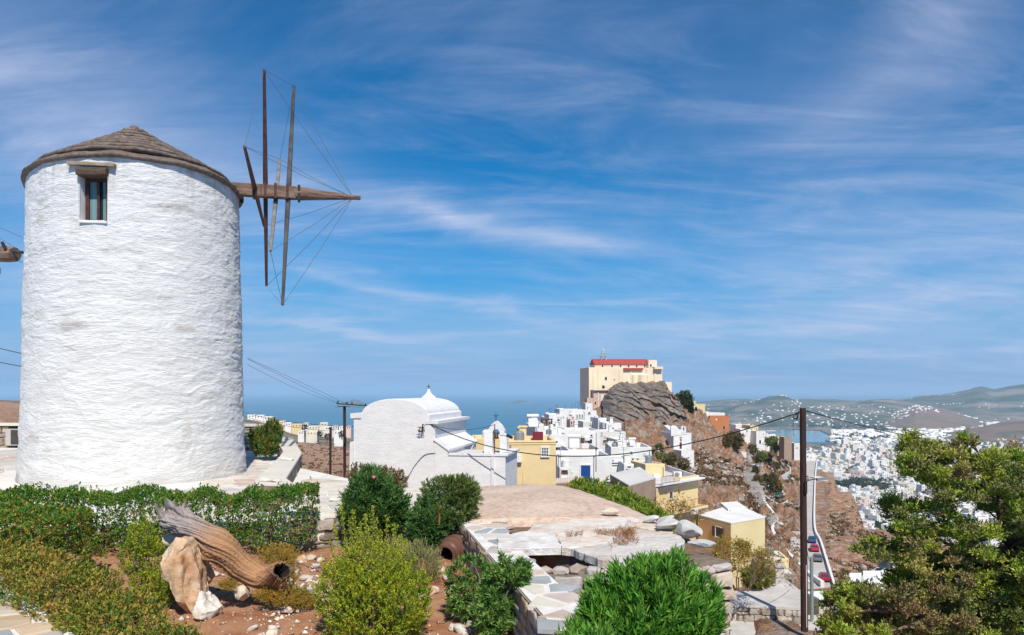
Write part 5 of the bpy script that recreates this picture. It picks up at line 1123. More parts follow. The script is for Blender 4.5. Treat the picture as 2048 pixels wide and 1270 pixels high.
kt = MB().prism([PZ(1436, 1239, -9.25)[:2], PZ(1612, 1248, -9.25)[:2], (XY(1604, 32.6)), (XY(1440, 32.2))], -8.72, -8.62).build('wall_top', m_conc); meta(kt, 'flat pale slab on top of the coursed rubble wall', 'slab')
yd = MB().prism([XY(1440, 32), XY(1606, 32.4), XY(1606, 39), XY(1440, 39)], [-10.5] * 4, [-8.78, -8.78, -10.4, -10.4]).build('yard_ground', mat('dusty yard', (0.42, 0.33, 0.26), (0.52, 0.45, 0.38), scale=1.5, rough=1, col3=(.36, .17, .09), c3=(.55, .7), scale3=.8)); yd['kind'] = 'structure'
fn = empty('wooden_fence', P(1520, 1205, 36), 'low weathered wooden rail fence in the dusty yard beyond the rubble wall', 'fence')
fp = [(1478, 1201, 35), (1489, 1206, 34.6), (1500, 1208, 34), (1516, 1190, 37), (1530, 1212, 34), (1537, 1214, 34), (1548, 1214, 34), (1563, 1214, 34)]
fz = lambda x, y, Y: P(x, y, Y)
for x, y, Y in fp: MB().box(fz(x, y, Y) + Vector((0, 0, .1)), (.07, .07, .62)).build('post', m_wood, fn)
for (a, b) in ((0, 1), (1, 2), (3, 4), (4, 5), (5, 6), (6, 7)):
    for hgt in (.35, .1): MB().tube([fz(*fp[a]) + Vector((0, -.05, hgt)), fz(*fp[b]) + Vector((0, -.05, hgt))], .025, 4).build('rail', m_wood, fn)
wp = empty('white_gate', P(1580, 1208, 35), 'white ribbed sheet-metal gate panel with dark frame near the pole', 'gate')
for k in range(5): MB().box(P(1580, 1187 + 4.6 * k, 35), (.88, .04, .10)).build('slat', m_plast, wp)
b = MB()
for x in (1560.5, 1599.5): b.tube([P(x, 1182, 34.97), P(x, 1211, 34.97)], .02, 4)
b.tube([P(1560.5, 1182, 34.97), P(1599.5, 1182, 34.97)], .02, 4).build('frame', m_iron, wp)
MB().box(P(1580, 1196, 35.04), (.9, .02, .56)).build('sheet', m_plast, wp)
house('low tan slab-roofed hut behind the ribbed white gate', 1528, 1600, 1180, 1200, 40, 2.5, R(-3), m_conc, m_conc, par_h=.03)
hb = empty('wire_coop', P(1450, 1205, 34), 'small pale mesh coop with slanted roof beside the oleander', 'coop')
MB().box(P(1449, 1193, 34), (.75, .8, .65)).build('mesh_wall', m_plast, hb); MB().add([P(1436, 1186, 33.5), P(1463, 1176, 33.5), P(1463, 1162, 34.5), P(1438, 1184, 34.6)], [(0, 1, 2, 3)]).prism([XY(1437, 33.5), XY(1464, 33.5), XY(1464, 34.5), XY(1438, 34.5)], -9.02, -8.95).build('roof', m_gr, hb)
b = MB()
for x in np.linspace(1441, 1460, 8): b.tube([P(x, 1180, 33.55), P(x, 1206, 33.55)], .008, 3)
b.build('bar', m_grey, hb)
for x, y0, y1, Y in ((1460.5, 1178, 1218, 33.2), (1477, 1155, 1200, 36)):
    o = MB().tube([P(x, y1, Y), P(x, y0, Y)], .03, 5).build('garden_post', m_wood); meta(o, {1460.5: 'thin dark post right beside the mesh coop', 1477: 'taller thin dark post left of the wooden fence'}[x], 'post')
# kiosk, blue tank and metal mast
KZ = zat(1240, 34)
kk = empty('utility_kiosk', P(1640, 1240, 34), 'beige utility kiosk with small vent window and white roof under the pole', 'kiosk')
MB().box(P(1643, 1217, 34.6), (.86, 1.0, 1.15), R(10)).build('casing', mat('beige painted metal', (0.46, 0.44, 0.38), rough=.6), kk)
MB().box(P(1643, 1191, 34.6), (1.0, 1.15, .1), R(10)).build('roof', m_white, kk); MB().box(P(1647, 1209, 33.98), (.17, .05, .2), R(10)).build('vent', m_dark, kk)
MB().box(P(1640, 1246, 33.3), (1.3, 1.4, .3)).build('plinth', m_conc, kk)
bt = empty('blue_water_tank', P(1666, 1232, 36), 'bright blue ribbed plastic water tank behind the kiosk', 'water tank')
MB().lathe([(0, 0), (.40, 0), (.42, .12), (.40, .2), (.42, .28), (.40, .36), (.42, .44), (.40, .52), (.42, .6), (.40, .68), (.36, .76), (.12, .82), (0, .82)], 20, P(1667, 1230, 35.5)).build('tank', mat('blue plastic', (0.02, 0.20, 0.52), rough=.4), bt, smooth=True)
mm_ = MB().tube([P(1624, 1240, 33), P(1623, 1114, 33)], .075, 10).build('metal_mast', mat('grey green paint', (0.20, 0.27, 0.26), rough=.5), smooth=True, auto=R(40)); meta(mm_, 'grey-green metal mast standing right behind the brown wooden pole', 'mast')
pv_ = empty('white_canopy', P(1730, 1190, 80), 'white tent-like canopy roofs with dark gable beside the side road', 'canopy')
MB().prism([XY(1697, 79), XY(1721, 79), XY(1723, 85), XY(1699, 85)], [-21.6] * 4, [-21.2, -21.2, -20.6, -20.6]).build('canopy', m_white, pv_)
MB().prism([XY(1728, 79), XY(1772, 79), XY(1768, 86), XY(1726, 86)], [-22.0] * 4, [-21.5, -21.5, -20.6, -20.6]).build('canopy', m_white, pv_)
b = MB()
for x in (1701, 1719, 1733, 1765): b.tube([P(x, 1195, 80), P(x, 1330, 80)], .08, 5)
b.build('post', m_wood, pv_)

# ------------------------------------------------------------ poles and wires
m_pole = mat('tarred wooden pole', (0.032, 0.016, 0.014), (0.06, 0.03, 0.024), scale=3, rough=.8, stretch=(6, 6, .6))
pole = empty('wooden_utility_pole', P(1608, 1258, 28), 'tall dark brown wooden utility pole with a street lamp', 'utility pole')
MB().tube([P(1609, 1262, 28), P(1607, 1050, 28), P(1605.5, 816, 28)], [.135, .125, .11], 12).build('shaft', m_pole, pole, smooth=True, auto=R(50))
MB().tube([P(1613.5, 1255, 27.86), P(1612.5, 1130, 27.87)], .012, 5).build('conduit', m_plast, pole)
MB().tube([P(1612, 990, 27.9), P(1611, 820, 27.9)], .015, 5).build('cable', m_iron, pole)
b = MB(); b.tube([P(1598, 824, 27.9), P(1593, 828, 27.8)], .04, 6).tube([P(1613, 822, 27.9), P(1618, 824, 27.9)], .03, 6)
for k in range(4): b.tube(dense([P(1590 + 2 * k, 826 + k, 27.8), P(1586 + 2 * k, 834 + k, 27.8), P(1592 + k, 838, 27.8), P(1597, 828 - k, 27.8)], 4), .012, 4)
b.tube([P(1586, 832, 27.8), P(1587, 850, 27.8), P(1586, 868, 27.8), P(1589, 872, 27.8)], .008, 4); b.build('cable_clamp', m_iron, pole)
b = MB().tube(dense([P(1609, 968, 28), P(1614, 962, 28), P(1622, 959.5, 28), P(1634, 957.5, 28)], 4), .025, 6); la = b.build('lamp_arm', m_iron, pole)
MB().box(P(1645, 958, 28), (.44, .16, .09), 0, tilt=Matrix.Rotation(R(-6), 4, 'Y')).build('lamp_head', m_grey, la)
MB().box(P(1611, 975, 27.85), (.09, .12, .45)).build('fuse_box', m_iron, pole)
p2 = empty('wooden_utility_pole', P(689, 965, 46), 'dark wooden pole with a crossarm of insulators left of the church', 'utility pole')
MB().tube([P(689.5, 985, 44), P(689, 812, 44)], .085, 8).build('shaft', m_pole, p2); MB().tube([P(673, 807, 44), P(735, 811.5, 43)], .03, 5).build('crossarm', m_iron, p2)
MB().tube([P(676, 813, 44), P(700, 813, 43.6)], .02, 5).build('brace', m_iron, p2)
for x, y in ((676, 806), (694, 808), (704, 809), (731, 811.5)): MB().lathe([(0, 0), (.05, .01), (.03, .06), (.05, .09), (.02, .14), (0, .14)], 8, P(x, y, 43.9)).build('insulator', m_iron, p2)
MB().box(P(690.5, 880, 43.8), (.12, .1, .4)).build('fuse_box', m_iron, p2)
p3 = empty('wooden_utility_pole', P(661, 965, 50), 'thinner brown wooden pole next to the crossarm pole', 'utility pole')
MB().tube([P(660.5, 975, 48), P(661, 854, 48)], .075, 8).build('shaft', m_pole, p3); MB().tube([P(655, 857, 48), P(667, 859, 48)], .03, 5).build('crossarm', m_wood, p3)
def wire(label, pts, r, deg=2, group=None):
    pts = [Vector(p) for p in pts]; s = np.cumsum([0] + [(pts[i + 1] - pts[i]).length for i in range(len(pts) - 1)]); s = s / s[-1]
    cz = np.polyfit(s, [p.z for p in pts], min(deg, len(pts) - 1)); t = np.linspace(0, 1, 28)
    line = [Vector((np.interp(q, s, [p.x for p in pts]), np.interp(q, s, [p.y for p in pts]), np.polyval(cz, q))) for q in t]
    o = MB().tube(line, r, 5).build('cable', m_iron); return meta(o, label, 'cable', group)
hk0 = cq(1.42, -.16, -1.55)
def lerpY(px, a, b, Ya, Yb):    # straight in plan between two anchors
    xa, xb = (a - CX) / F * Ya, (b - CX) / F * Yb; k = (px - CX) / F; t = (k * Ya - xa) / ((xb - xa) - k * (Yb - Ya)); return Ya + (Yb - Ya) * t
def span(pl, Ya, Yb): a, b = pl[0][0], pl[-1][0]; return [P(x, y, lerpY(x, a, b, Ya, Yb)) for x, y in pl]
wire('thick black cable sagging from the church corner to the tall brown pole', span([(860, 849), (950, 883), (1040, 906), (1120, 912), (1240, 909), (1380, 886), (1500, 856), (1596, 826)], 34.7, 27.9), .022, 3)
wire('thin cable running from the church bracket to the bell gable rod', span([(858, 848), (910, 858), (960, 857), (990, 849)], 34.7, 34.3), .011)
wire('cable from the church bracket running left past the crossarm pole', span([(850, 847), (800, 853), (740, 856), (690, 854), (600, 843), (490, 826)], 34.7, 60), .014)
wire('second cable left of the church running behind the mill terrace', span([(661, 862), (600, 857), (540, 845), (490, 834)], 48, 66), .014)
wire('faint overhead line from the crossarm pole up toward the mill', span([(676, 806), (600, 770), (495, 718)], 44, 30), .007, group='overhead lines behind the mill')
wire('faint overhead line beside the other one above the sea', span([(694, 808), (600, 764), (495, 716)], 44, 29), .007, group='overhead lines behind the mill')
wire('lowest faint overhead line left of the crossarm pole', span([(676, 806), (600, 780), (495, 729)], 44, 30), .006, group='overhead lines behind the mill')
wire('upper black cable entering the picture left of the mill', span([(-160, 650), (0, 697), (40, 706), (120, 722)], 26, 27), .014)
wire('lower black cable entering the picture left of the mill', span([(-160, 690), (0, 724), (40, 733), (120, 745)], 26, 27), .014)
wire('cable dropping from the tall brown pole down to the right behind the juniper', span([(1614, 822), (1700, 846), (1800, 868), (1900, 884)], 27.9, 45), .02)
wire('slack thin cable from the metal mast across to the tall pole', span([(1612, 1085), (1616, 1112), (1621, 1122)], 27.9, 33), .012)
wire('slack cable above the wooden fence reaching the taller garden post', span([(1440, 1146), (1460, 1150), (1477, 1157)], 30, 36), .012)
wire('thin cable slanting over the terraced slope behind the low wall', span([(661, 866), (600, 900), (500, 935)], 48, 40), .008)
# ------------------------------------------------------------ the windmill
MC = Vector((-10.3, 20.66, 0)); GZ = -2.3; RB, RT = 2.785, 2.60; ZC = 5.44
m_plaster = mat('rough limewashed plaster', (0.77, 0.765, 0.75), (0.69, 0.685, 0.67), scale=1.6, rough=0.93, bump=0.9, bscale=8.5, bdist=0.045, detail=9, stretch=(1, 1, 5.5),
                col3=(0.50, 0.45, 0.37), c3=(0.62, 0.86), scale3=1.6)
m_smooth = mat('smooth white reveal', (0.78, 0.77, 0.75), (0.66, 0.64, 0.61), scale=3, rough=.9, bump=.2, bscale=12, bdist=.01)
mill = empty('windmill', MC + Vector((0, 0, GZ)), 'large round white plastered windmill tower with a thatched cone roof and bare sail poles', 'windmill')
def rimz(dx, dy, zc=ZC): return zc + .055 * dx - .085 * dy
a0 = math.atan2(-MC.y, -MC.x)                         # the side towards the camera
def wall_hit(px, Rr):
    d = Vector(((px - CX) / F, 1)); c = Vector((MC.x, MC.y)); A = d.dot(d); B = -2 * d.dot(c); Cq = c.dot(c) - Rr * Rr
    t = (-B - math.sqrt(B * B - 4 * A * Cq)) / (2 * A); p = d * t; return p, math.atan2(p.y - MC.y, p.x - MC.x)
pa, wa0 = wall_hit(159, 2.64); pb, wa1 = wall_hit(214, 2.64); Yw = (pa.y + pb.y) / 2
wz0, wz1 = (HY - 441) / F * Yw, (HY - 350) / F * Yw
na_, nz_ = 370, 380
da = np.concatenate([np.linspace(-1.75, 1.75, na_), np.linspace(1.75, 2 * math.pi - 1.75, 50)[1:-1]]); ang = a0 + da
wa0n, wa1n = sorted([(wa0 - a0 + math.pi) % (2 * math.pi) - math.pi, (wa1 - a0 + math.pi) % (2 * math.pi) - math.pi])
for target in (wa0n, wa1n): i = int(np.abs(da[:na_] - target).argmin()); da[i] = target
ang = a0 + da; tz = np.linspace(0, 1, nz_); A2, T2 = np.meshgrid(ang, tz)
Rr = RB + (RT - RB) * T2; top = rimz(np.cos(A2) * RT, np.sin(A2) * RT) - .03; Z2 = GZ - .15 + (top - GZ + .15) * T2
S2 = A2 * 2.65
warp = fbm(S2 * 1.1, Z2 * 1.1, 0, 3, 5) * .35
lump = np.clip(fbm(S2 * 1.7, Z2 * 3.6, 0, 4, 3), -.8, .9) * .017
edge = np.maximum(0, rid(S2 * 1.5 + warp, Z2 * 3.2 + warp, 0, 3, 17) - .8) * .018
comb = vn(S2 * 1.6, Z2 * 22 + warp * 9, 0, 8) * .0075 * (.5 + .5 * smooth(fbm(S2 * .8, Z2 * 1.2, 0, 2, 31), -.3, .4)) + vn(S2 * 9, Z2 * 26, 0, 41) * .006
wm = smooth(np.maximum(np.abs(A2 - a0 - (wa0n + wa1n) / 2) - (wa1n - wa0n) / 2, (np.abs(Z2 - (wz0 + wz1) / 2) - (wz1 - wz0) / 2) / 2.65), 0, .035)
disp = (lump + edge + comb + .02 * fbm(S2 * .4, Z2 * .4, 0, 3, 51)) * wm + .045 * np.exp(-((Z2 - GZ) / .5) ** 2)
Rr = Rr + disp
V = np.stack([MC.x + Rr * np.cos(A2), MC.y + Rr * np.sin(A2), Z2], -1)
nc = len(ang); fi = []; 
i, j = np.meshgrid(np.arange(nz_ - 1), np.arange(nc), indexing='ij'); jn = (j + 1) % nc
Fc = np.stack([i * nc + j, i * nc + jn, (i + 1) * nc + jn, (i + 1) * nc + j], -1)
dm = (da + np.roll(da, -1)) / 2; zm = (Z2[:-1] + Z2[1:]) / 2
hole = (dm[None, :] > wa0n) & (dm[None, :] < wa1n) & (zm > wz0) & (zm < wz1)
wl0 = np_obj('wall', V.reshape(-1, 3), Fc[~hole], m_plaster, mill, smooth=True)
# grime: rain streaks below the eave and the window sill, splash at the foot, old ochre patches; plus a darker tone in the hollows of the relief
tz_ = top - Z2; stk = np.clip(vn(S2 * 7, Z2 * .5, 0, 91) + .5 * vn(S2 * 19, Z2 * .8, 0, 92), 0, 1)
dirt_hollows = .5 * stk * np.exp(-np.clip(tz_, 0, 9) / .8) + .55 * np.exp(-(Z2 - GZ) / .16) * (.6 + .4 * vn(S2 * 3, Z2 * 6, 0, 93)) + .35 * stk * np.exp(-((S2 - (a0 + (wa0n + wa1n) / 2) * 2.65) / .35) ** 2) * np.exp(-np.clip(wz0 - Z2, 0, 9) / .9) * (Z2 < wz0) + .40 * smooth(fbm(S2 * 1.1, Z2 * 2.6, 0, 5, 95), .80, 1.15) + .10 * np.clip(-lump / .017, 0, 1)
at = wl0.data.color_attributes.new('grime_hollows', 'FLOAT_COLOR', 'POINT'); dd = np.clip(dirt_hollows, 0, 1).ravel()[:, None]; at.data.foreach_set('color', np.hstack([dd, dd, dd, dd * 0 + 1]).astype(np.float32).ravel())
nt = m_plaster.node_tree; bs_ = [q for q in nt.nodes if q.type == 'BSDF_PRINCIPLED'][0]; lk = bs_.inputs['Base Color'].links[0].from_socket; vc = nt.nodes.new('ShaderNodeAttribute'); vc.attribute_name = 'grime_hollows'; mxn = nt.nodes.new('ShaderNodeMix'); mxn.data_type = 'RGBA'
nt.links.new(vc.outputs['Fac'], mxn.inputs[0]); nt.links.new(lk, mxn.inputs[6]); mxn.inputs[7].default_value = (.36, .31, .25, 1); nt.links.new(mxn.outputs[2], bs_.inputs['Base Color'])
# window: reveal, frame, two sashes, curtains, stone lintels
def wl_(a, r, z): return Vector((MC.x + r * math.cos(a0 + a), MC.y + r * math.sin(a0 + a), z))
ro, ri = 2.655, 2.33; zr0, zr1 = wz0 - .012, wz1 + .012; e = .004
V = [wl_(a, r, z) for a in (wa0n - e, wa1n + e) for z in (zr0, zr1) for r in (ro, ri)]
MB().add(V, [(0, 1, 3, 2), (4, 6, 7, 5), (0, 4, 5, 1), (2, 3, 7, 6), (1, 5, 7, 3)]).build('window_reveal', m_smooth, mill)
wc = (wl_(wa0n, ri, 0) + wl_(wa1n, ri, 0)) / 2; wu = (wl_(wa0n, ri, 0) - wl_(wa1n, ri, 0)).normalized()
if wu.x < 0: wu = -wu
wn_v = Vector((wu.y, -wu.x, 0)); ww = (wl_(wa0n, ri, 0) - wl_(wa1n, ri, 0)).length; wh = wz1 - wz0; wA = math.atan2(wu.y, wu.x); wzc = (wz0 + wz1) / 2
m_wfr = mat('dark brown window timber', (0.055, 0.02, 0.016), (0.09, 0.04, 0.03), scale=8, rough=.5)
m_curt = mat('pale teal curtain', (0.17, 0.27, 0.29), (0.10, 0.19, 0.21), scale=14, rough=.9, stretch=(1, 1, .05))
m_wgl = mat('window glass dark', (0.02, 0.035, 0.045), rough=.08, spec=.6)
def wp_(a, b, z): return wc + wu * a + wn_v * b + Vector((0, 0, wzc + z))
wf = MB()
for s in (-1, 1): wf.box(wp_(s * (ww / 2 - .04), .05, 0), (.08, .08, wh), wA)
wf.box(wp_(0, .05, wh / 2 - .05), (ww - .16, .08, .10), wA).box(wp_(0, .05, -wh / 2 + .03), (ww - .16, .08, .06), wA)
wfo = wf.build('window', m_wfr, mill)
MB().box(wp_(.02, .06, -.02), (.06, .06, wh - .12), wA).build('sash', m_wfr, wfo)
MB().box(wp_(-.14, .02, -.03), (ww * .42, .01, wh - .14), wA).build('curtain', m_curt, wfo)
MB().box(wp_(.2, .02, -.03), (ww * .34, .01, wh - .14), wA).build('pane', m_curt, wfo)
MB().box(wp_(.1, .0, 0), (ww, .01, wh), wA).build('pane', m_wgl, wfo)
m_lin = mat('weathered timber lintel', (0.075, 0.045, 0.03), (0.13, 0.09, 0.065), scale=6, rough=.9, bump=.8, bscale=20, bdist=.02, stretch=(1, 1, 4))
m_ost = mat('ochre stained slab', (0.26, 0.20, 0.13), (0.34, 0.28, 0.2), scale=5, rough=.9, bump=.5, bscale=14, bdist=.02)
pw, aw = wall_hit(186, 2.66); ac_ = aw; wu2 = Vector((-math.sin(ac_), math.cos(ac_), 0)); 
if wu2.x < 0: wu2 = -wu2
def lint(pxa, pxb, py0, py1, out, name, m, th, bev):
    p, a = wall_hit((pxa + pxb) / 2, 2.66); Yl = p.y; w = (pxb - pxa) / F * Yl / max(.3, abs(wu2.x) + .05); zc = (HY - (py0 + py1) / 2) / F * Yl
    b = MB().box(Vector((p.x, p.y, zc)) + Vector((-math.cos(a), -math.sin(a), 0)) * (th / 2 - out), (w, th, (py1 - py0) / F * Yl), math.atan2(wu2.y, wu2.x), tilt=Matrix.Rotation(R(rng.uniform(-2, 2)), 4, 'Y')); return b.build(name, m, mill, bevel=bev)
lint(154, 215, 337, 351, .10, 'lintel', m_lin, .42, .02); lint(135, 230, 325, 332, .06, 'drip_slab', m_ost, .34, .015)
lint(158, 214, 441, 446, .03, 'sill', m_smooth, .3, .01)
# thatch: stepped rings
m_th = mat('grey brown thatch', (0.115, 0.085, 0.068), (0.19, 0.15, 0.125), scale=9, rough=1, bump=.8, bscale=60, bdist=.015, detail=8, col3=(0.25, 0.21, 0.18), c3=(.55, .7), scale3=5)
AP = 1.80; NL = 9; na2 = 200
def hprof(f): return AP * (1 - f) ** 0.93 * (1 - .05 * math.sin(math.pi * f))
for L in range(NL):
    f0, f1 = 1 - L / NL, 1 - (L + 1.25) / NL; f1 = max(f1, 0.0)
    hm = hprof(f0); st_ = AP / NL
    pr = [(f0 - .07, hm - .005), (f0 + .016, hm - .012), (f0 + .026, hm + .03), (f0 + .016, hm + .085), (f0 - .03, hm + .105), ((f0 + f1) / 2, hprof((f0 + f1) / 2) + .01), (f1, hprof(f1) - .13)]
    if L == 0: pr = [(.95, hm - .05), (.995, hm - .05), (1.008, hm - .01), (1.0, hm + .035), (.97, hm + .065)] + pr[5:]
    pr = [(max(f, .001), h) for f, h in pr]
    aa = np.linspace(0, 2 * math.pi, na2, endpoint=False); V = []
    for k, (f, h) in enumerate(pr):
        wob = fbm(aa * 6, L * 3.1 + 0 * aa, 0, 3, 61 + L); r = 2.70 * f * (1 + .007 * wob) + (.02 * wob if L == 0 else 0)
        x, y = r * np.cos(aa), r * np.sin(aa); sh = 1 - f
        V.append(np.stack([MC.x + x - .10 * sh, MC.y + y, rimz(x, y) + h + .012 * wob + .005 * vn(aa * 60, L, k, 5)], -1))
    V = np.vstack(V); n = na2; Fc = np.array([(k * n + i, k * n + (i + 1) % n, (k + 1) * n + (i + 1) % n, (k + 1) * n + i) for k in range(len(pr) - 1) for i in range(n)])
    np_obj('thatch_layer', V, Fc, m_th, mill, smooth=True)
cap = Vector((MC.x - .1, MC.y, rimz(0, 0) + AP)); MB().lathe([(.15, -.16), (.15, -.02), (.09, .05), (0, .06)], 14, cap).build('thatch_cap', m_th, mill)
# windshaft, poles and ropes
m_old = mat('old grey brown timber', (0.13, 0.075, 0.05), (0.24, 0.17, 0.13), scale=3, rough=.9, bump=.7, bscale=25, bdist=.015, detail=8, stretch=(.5, 1, 3), col3=(.05, .03, .022), c3=(.56, .7), scale3=2)
m_pgr = mat('grey weathered pole', (0.10, 0.095, 0.09), (0.05, 0.04, 0.038), scale=2, rough=.8)
sx0 = Vector((-8.3, 20.9, 5.66)); sd_ = (Vector((-4.45, 21.95, 5.65)) - Vector((-7.6, 21.08, 5.66))).normalized(); sA = math.atan2(sd_.y, sd_.x)
def sp_(px): k = (px - CX) / F; t = (k * 21.08 + 7.6) / (sd_.x - k * sd_.y); return Vector((-7.6, 21.08, 5.66)) + sd_ * t
shaft = MB().box((sx0 + sp_(592)) / 2, ((sp_(592) - sx0).length, .30, .34), sA).build('windshaft', m_old, mill, bevel=.03)
MB().tube([sp_(588), sp_(600), sp_(660), sp_(716)], [.185, .19, .12, .055], 10).build('shaft_tip', m_old, shaft)
MB().tube([sp_(706), sp_(721)], .065, 8).build('tip_collar', m_old, shaft)
for px in (508, 531, 551, 575, 598): MB().box(sp_(px), (.07, .36, .42), sA).build('clamp', m_iron if px == 598 else m_wfr, shaft)
def zp(px, py, Y): return P(px, py, Y)
rods = [((528.5, 140), 20.77, (533, 572), 21.9, .062, m_wfr, 'sail_pole'), ((588, 172), 22.6, (565, 610), 20.4, .068, m_pgr, 'sail_pole'),
        ((489, 293), 18.39, (528, 452), 24.1, .062, m_wfr, 'sail_pole'), ((560, 318), 24.0, (541, 502), 19.2, .06, mat('pale weathered pole', (0.25, 0.23, 0.20), (0.16, 0.14, 0.12), scale=3, rough=.9), 'sail_pole')]
ends = []
for (a, Ya, b, Yb, r, m, nm) in rods:
    A_, B_ = zp(*a, Ya), zp(*b, Yb); o = MB().tube([A_, A_.lerp(B_, .5), B_], [r * .62, r * 1.1, r * .6], 8).build(nm, m, mill); ends += [A_, B_]
tip = sp_(706)
rope = mat('rope', (0.12, 0.10, 0.09), rough=.9)
for e_ in ends: MB().tube([tip, tip.lerp(e_, .5) - Vector((0, 0, .05)), e_], .006, 4).build('rope', rope, mill)
for i_, j_ in ((0, 4), (0, 2), (2, 6), (4, 6), (1, 3), (3, 7), (5, 1), (7, 3), (5, 7)): MB().tube([ends[i_], ends[j_]], .005, 4).build('rope', rope, mill)
for px, py, s in ((485, 402, .05), (171, 951, .06), (383, 951, .06)):
    p, a = wall_hit(min(px, 478), 2.72 if py > 600 else 2.63); n_ = Vector((math.cos(a), math.sin(a), 0)); MB().tube([Vector((p.x, p.y, zat(py, p.y))) + n_ * .03, Vector((p.x, p.y, zat(py, p.y))) + n_ * (.12 if py < 600 else .075)], s, 10).build('wall_fitting', m_iron if py < 600 else m_grey, mill)
# second mill, only the butt of its shaft reaches into view
m2 = empty('windmill', Vector((-26.5, 29.5, GZ)), 'second mill at the left edge, showing only the end of its thick wooden windshaft', 'windmill')
MB().lathe([(2.8, GZ), (2.62, 4.9), (2.5, 4.95), (0, 6.8)], 48, (-26.5, 29.5, 0)).build('wall', m_plaster, m2, smooth=True, auto=R(30)); MB().lathe([(2.75, 4.85), (2.75, 4.95), (0, 6.9)], 40, (-26.5, 29.5, 0)).build('thatch_layer', m_th, m2)
Y2 = 27.0; sh2 = MB().tube([P(-260, 503, 28.5), P(-60, 506, 27.4), P(14, 508, Y2), P(30, 509, Y2 - .1)], [.30, .30, .30, .26], 10).build('windshaft', m_old, m2)
MB().tube([P(26, 502, Y2 - .2), P(45, 505, Y2 - .3)], .06, 7).build('shaft_tip', m_pgr, sh2); MB().tube([P(4, 485, Y2 - .2), P(12, 500, Y2 - .3)], .06, 5).build('bolt', m_iron, sh2)
for a, b in (((0, 455), (45, 475)), ((-60, 440), (45, 504)), ((-60, 500), (46, 524)), ((0, 536), (0, 548))): MB().tube([P(*a, Y2), P(*b, Y2)], .008 if a[0] or a[1] != 536 else .03, 4).build('rope', rope, m2)

# ------------------------------------------------------------ terrace, low walls, paving
m_pave = mat('pale flagstone', (0.52, 0.46, 0.39), (0.60, 0.55, 0.48), scale=2.5, rough=.85, bump=.35, bscale=14, bdist=.01, detail=8, obrand=.16, col3=(0.42, 0.34, 0.27), c3=(.58, .72), scale3=2)
m_paveb = mat('blue grey flagstone', (0.27, 0.32, 0.33), (0.36, 0.40, 0.40), scale=3, rough=.8, bump=.3, bscale=14, bdist=.01, detail=8, obrand=.12, col3=(.42, .38, .33), c3=(.6, .75), scale3=3)
m_pavep = mat('pinkish flagstone', (0.50, 0.39, 0.32), (0.56, 0.47, 0.40), scale=3, rough=.85, bump=.3, bscale=14, bdist=.01, detail=8, obrand=.12)
m_paveo = mat('ochre brown flagstone', (0.40, 0.29, 0.19), (0.50, 0.40, 0.29), scale=3, rough=.85, bump=.3, bscale=14, bdist=.01, detail=8, obrand=.2)
m_joint = mat('pale lime mortar', (0.74, 0.72, 0.68), (0.62, 0.59, 0.54), scale=5, rough=.95, bump=.4, bscale=25, bdist=.01)
def pave(region, z, sx, sy, gap, mts, parent, seed, th=.03, proud=.014, zf=None, convex=True, tilt=.01, rough=.05):
    rnd = random.Random(seed); zf = zf or (lambda x, y: z); fr = lambda a, b, w: Vector((a, b, zf(a, b) + w))
    for c in cells(region, sx, sy, gap, .42, rnd, convex): stone(c, fr, th, proud, .012, rnd.choice(mts), parent, 'flagstone', rnd, rough, tilt)
ter = MB().prism([(-24, 9.9), (-8.2, 9.9), (-8.2, 12.75), (-3.3, 12.75), (-4.2, 14.3), (-5.9, 20.6), (-8.5, 28.6), (-24, 31)], -7, GZ).build('terrace', m_joint); ter['kind'] = 'structure'
mix1 = [m_pave, m_pave, m_pave, m_pavep]
pave([(-7.55, 15.5), (-5.2, 15.2), (-6.5, 20.4), (-7.2, 22.0), (-9.2, 28.2), (-11.5, 28.2), (-8.2, 22.4)], GZ, .62, .62, .035, mix1, ter, 21, convex=False)
pave([(-7.8, 14.0), (-5.0, 13.0), (-4.6, 13.9), (-5.2, 15.1), (-7.5, 15.5)], GZ, .5, .5, .035, mix1, ter, 22, convex=False)
pave([(-15.5, 19), (-13.2, 19), (-12.4, 17), (-9.2, 13.1), (-14, 13.1), (-17, 18)], GZ, .55, .55, .035, mix1, ter, 23, convex=False)
pave([(-19.5, 29.5), (-13.6, 29.5), (-13.4, 24), (-15.6, 19.2), (-17.5, 20)], GZ, .8, .8, .04, mix1, ter, 24, convex=False)
# zigzag parapet
zw = empty('terrace_parapet', (-5, 14.6, GZ), 'zigzag low stone parapet with smooth pale cap right of the windmill', 'wall')
capP = [(-5.02, 14.62), (-4.86, 14.25), (-4.1, 14.15), (-4.55, 15.1), (-5.94, 21.2), (-8.25, 28.2), (-8.9, 28.2), (-6.68, 21.9), (-6.25, 20.2)]
m_wmort = mat('tan wall mortar', (0.36, 0.28, 0.20), (0.28, 0.20, 0.14), scale=6, rough=1, bump=.5, bscale=30, bdist=.01)
m_cap = mat('pale slab cap', (0.66, 0.60, 0.50), (0.58, 0.55, 0.49), scale=1.5, rough=.8, bump=.25, bscale=8, bdist=.01, detail=8, col3=(.50, .43, .34), c3=(.6, .75), scale3=2)
MB().prism(capP, -1.81, -1.75).build('cap', m_cap, zw, bevel=.015)
cxm = [(p[0] * .985 - .09, p[1] * .997 + .06) for p in capP]; MB().prism(cxm, -5.5, -1.81).build('core', m_mort, zw)
m_mas = mat('warm rubble stone', (0.34, 0.25, 0.17), (0.46, 0.38, 0.29), scale=3, rough=.95, bump=.5, bscale=14, bdist=.02, detail=8, obrand=.35, col3=(0.30, 0.15, 0.08), c3=(.6, .72), scale3=2.5)
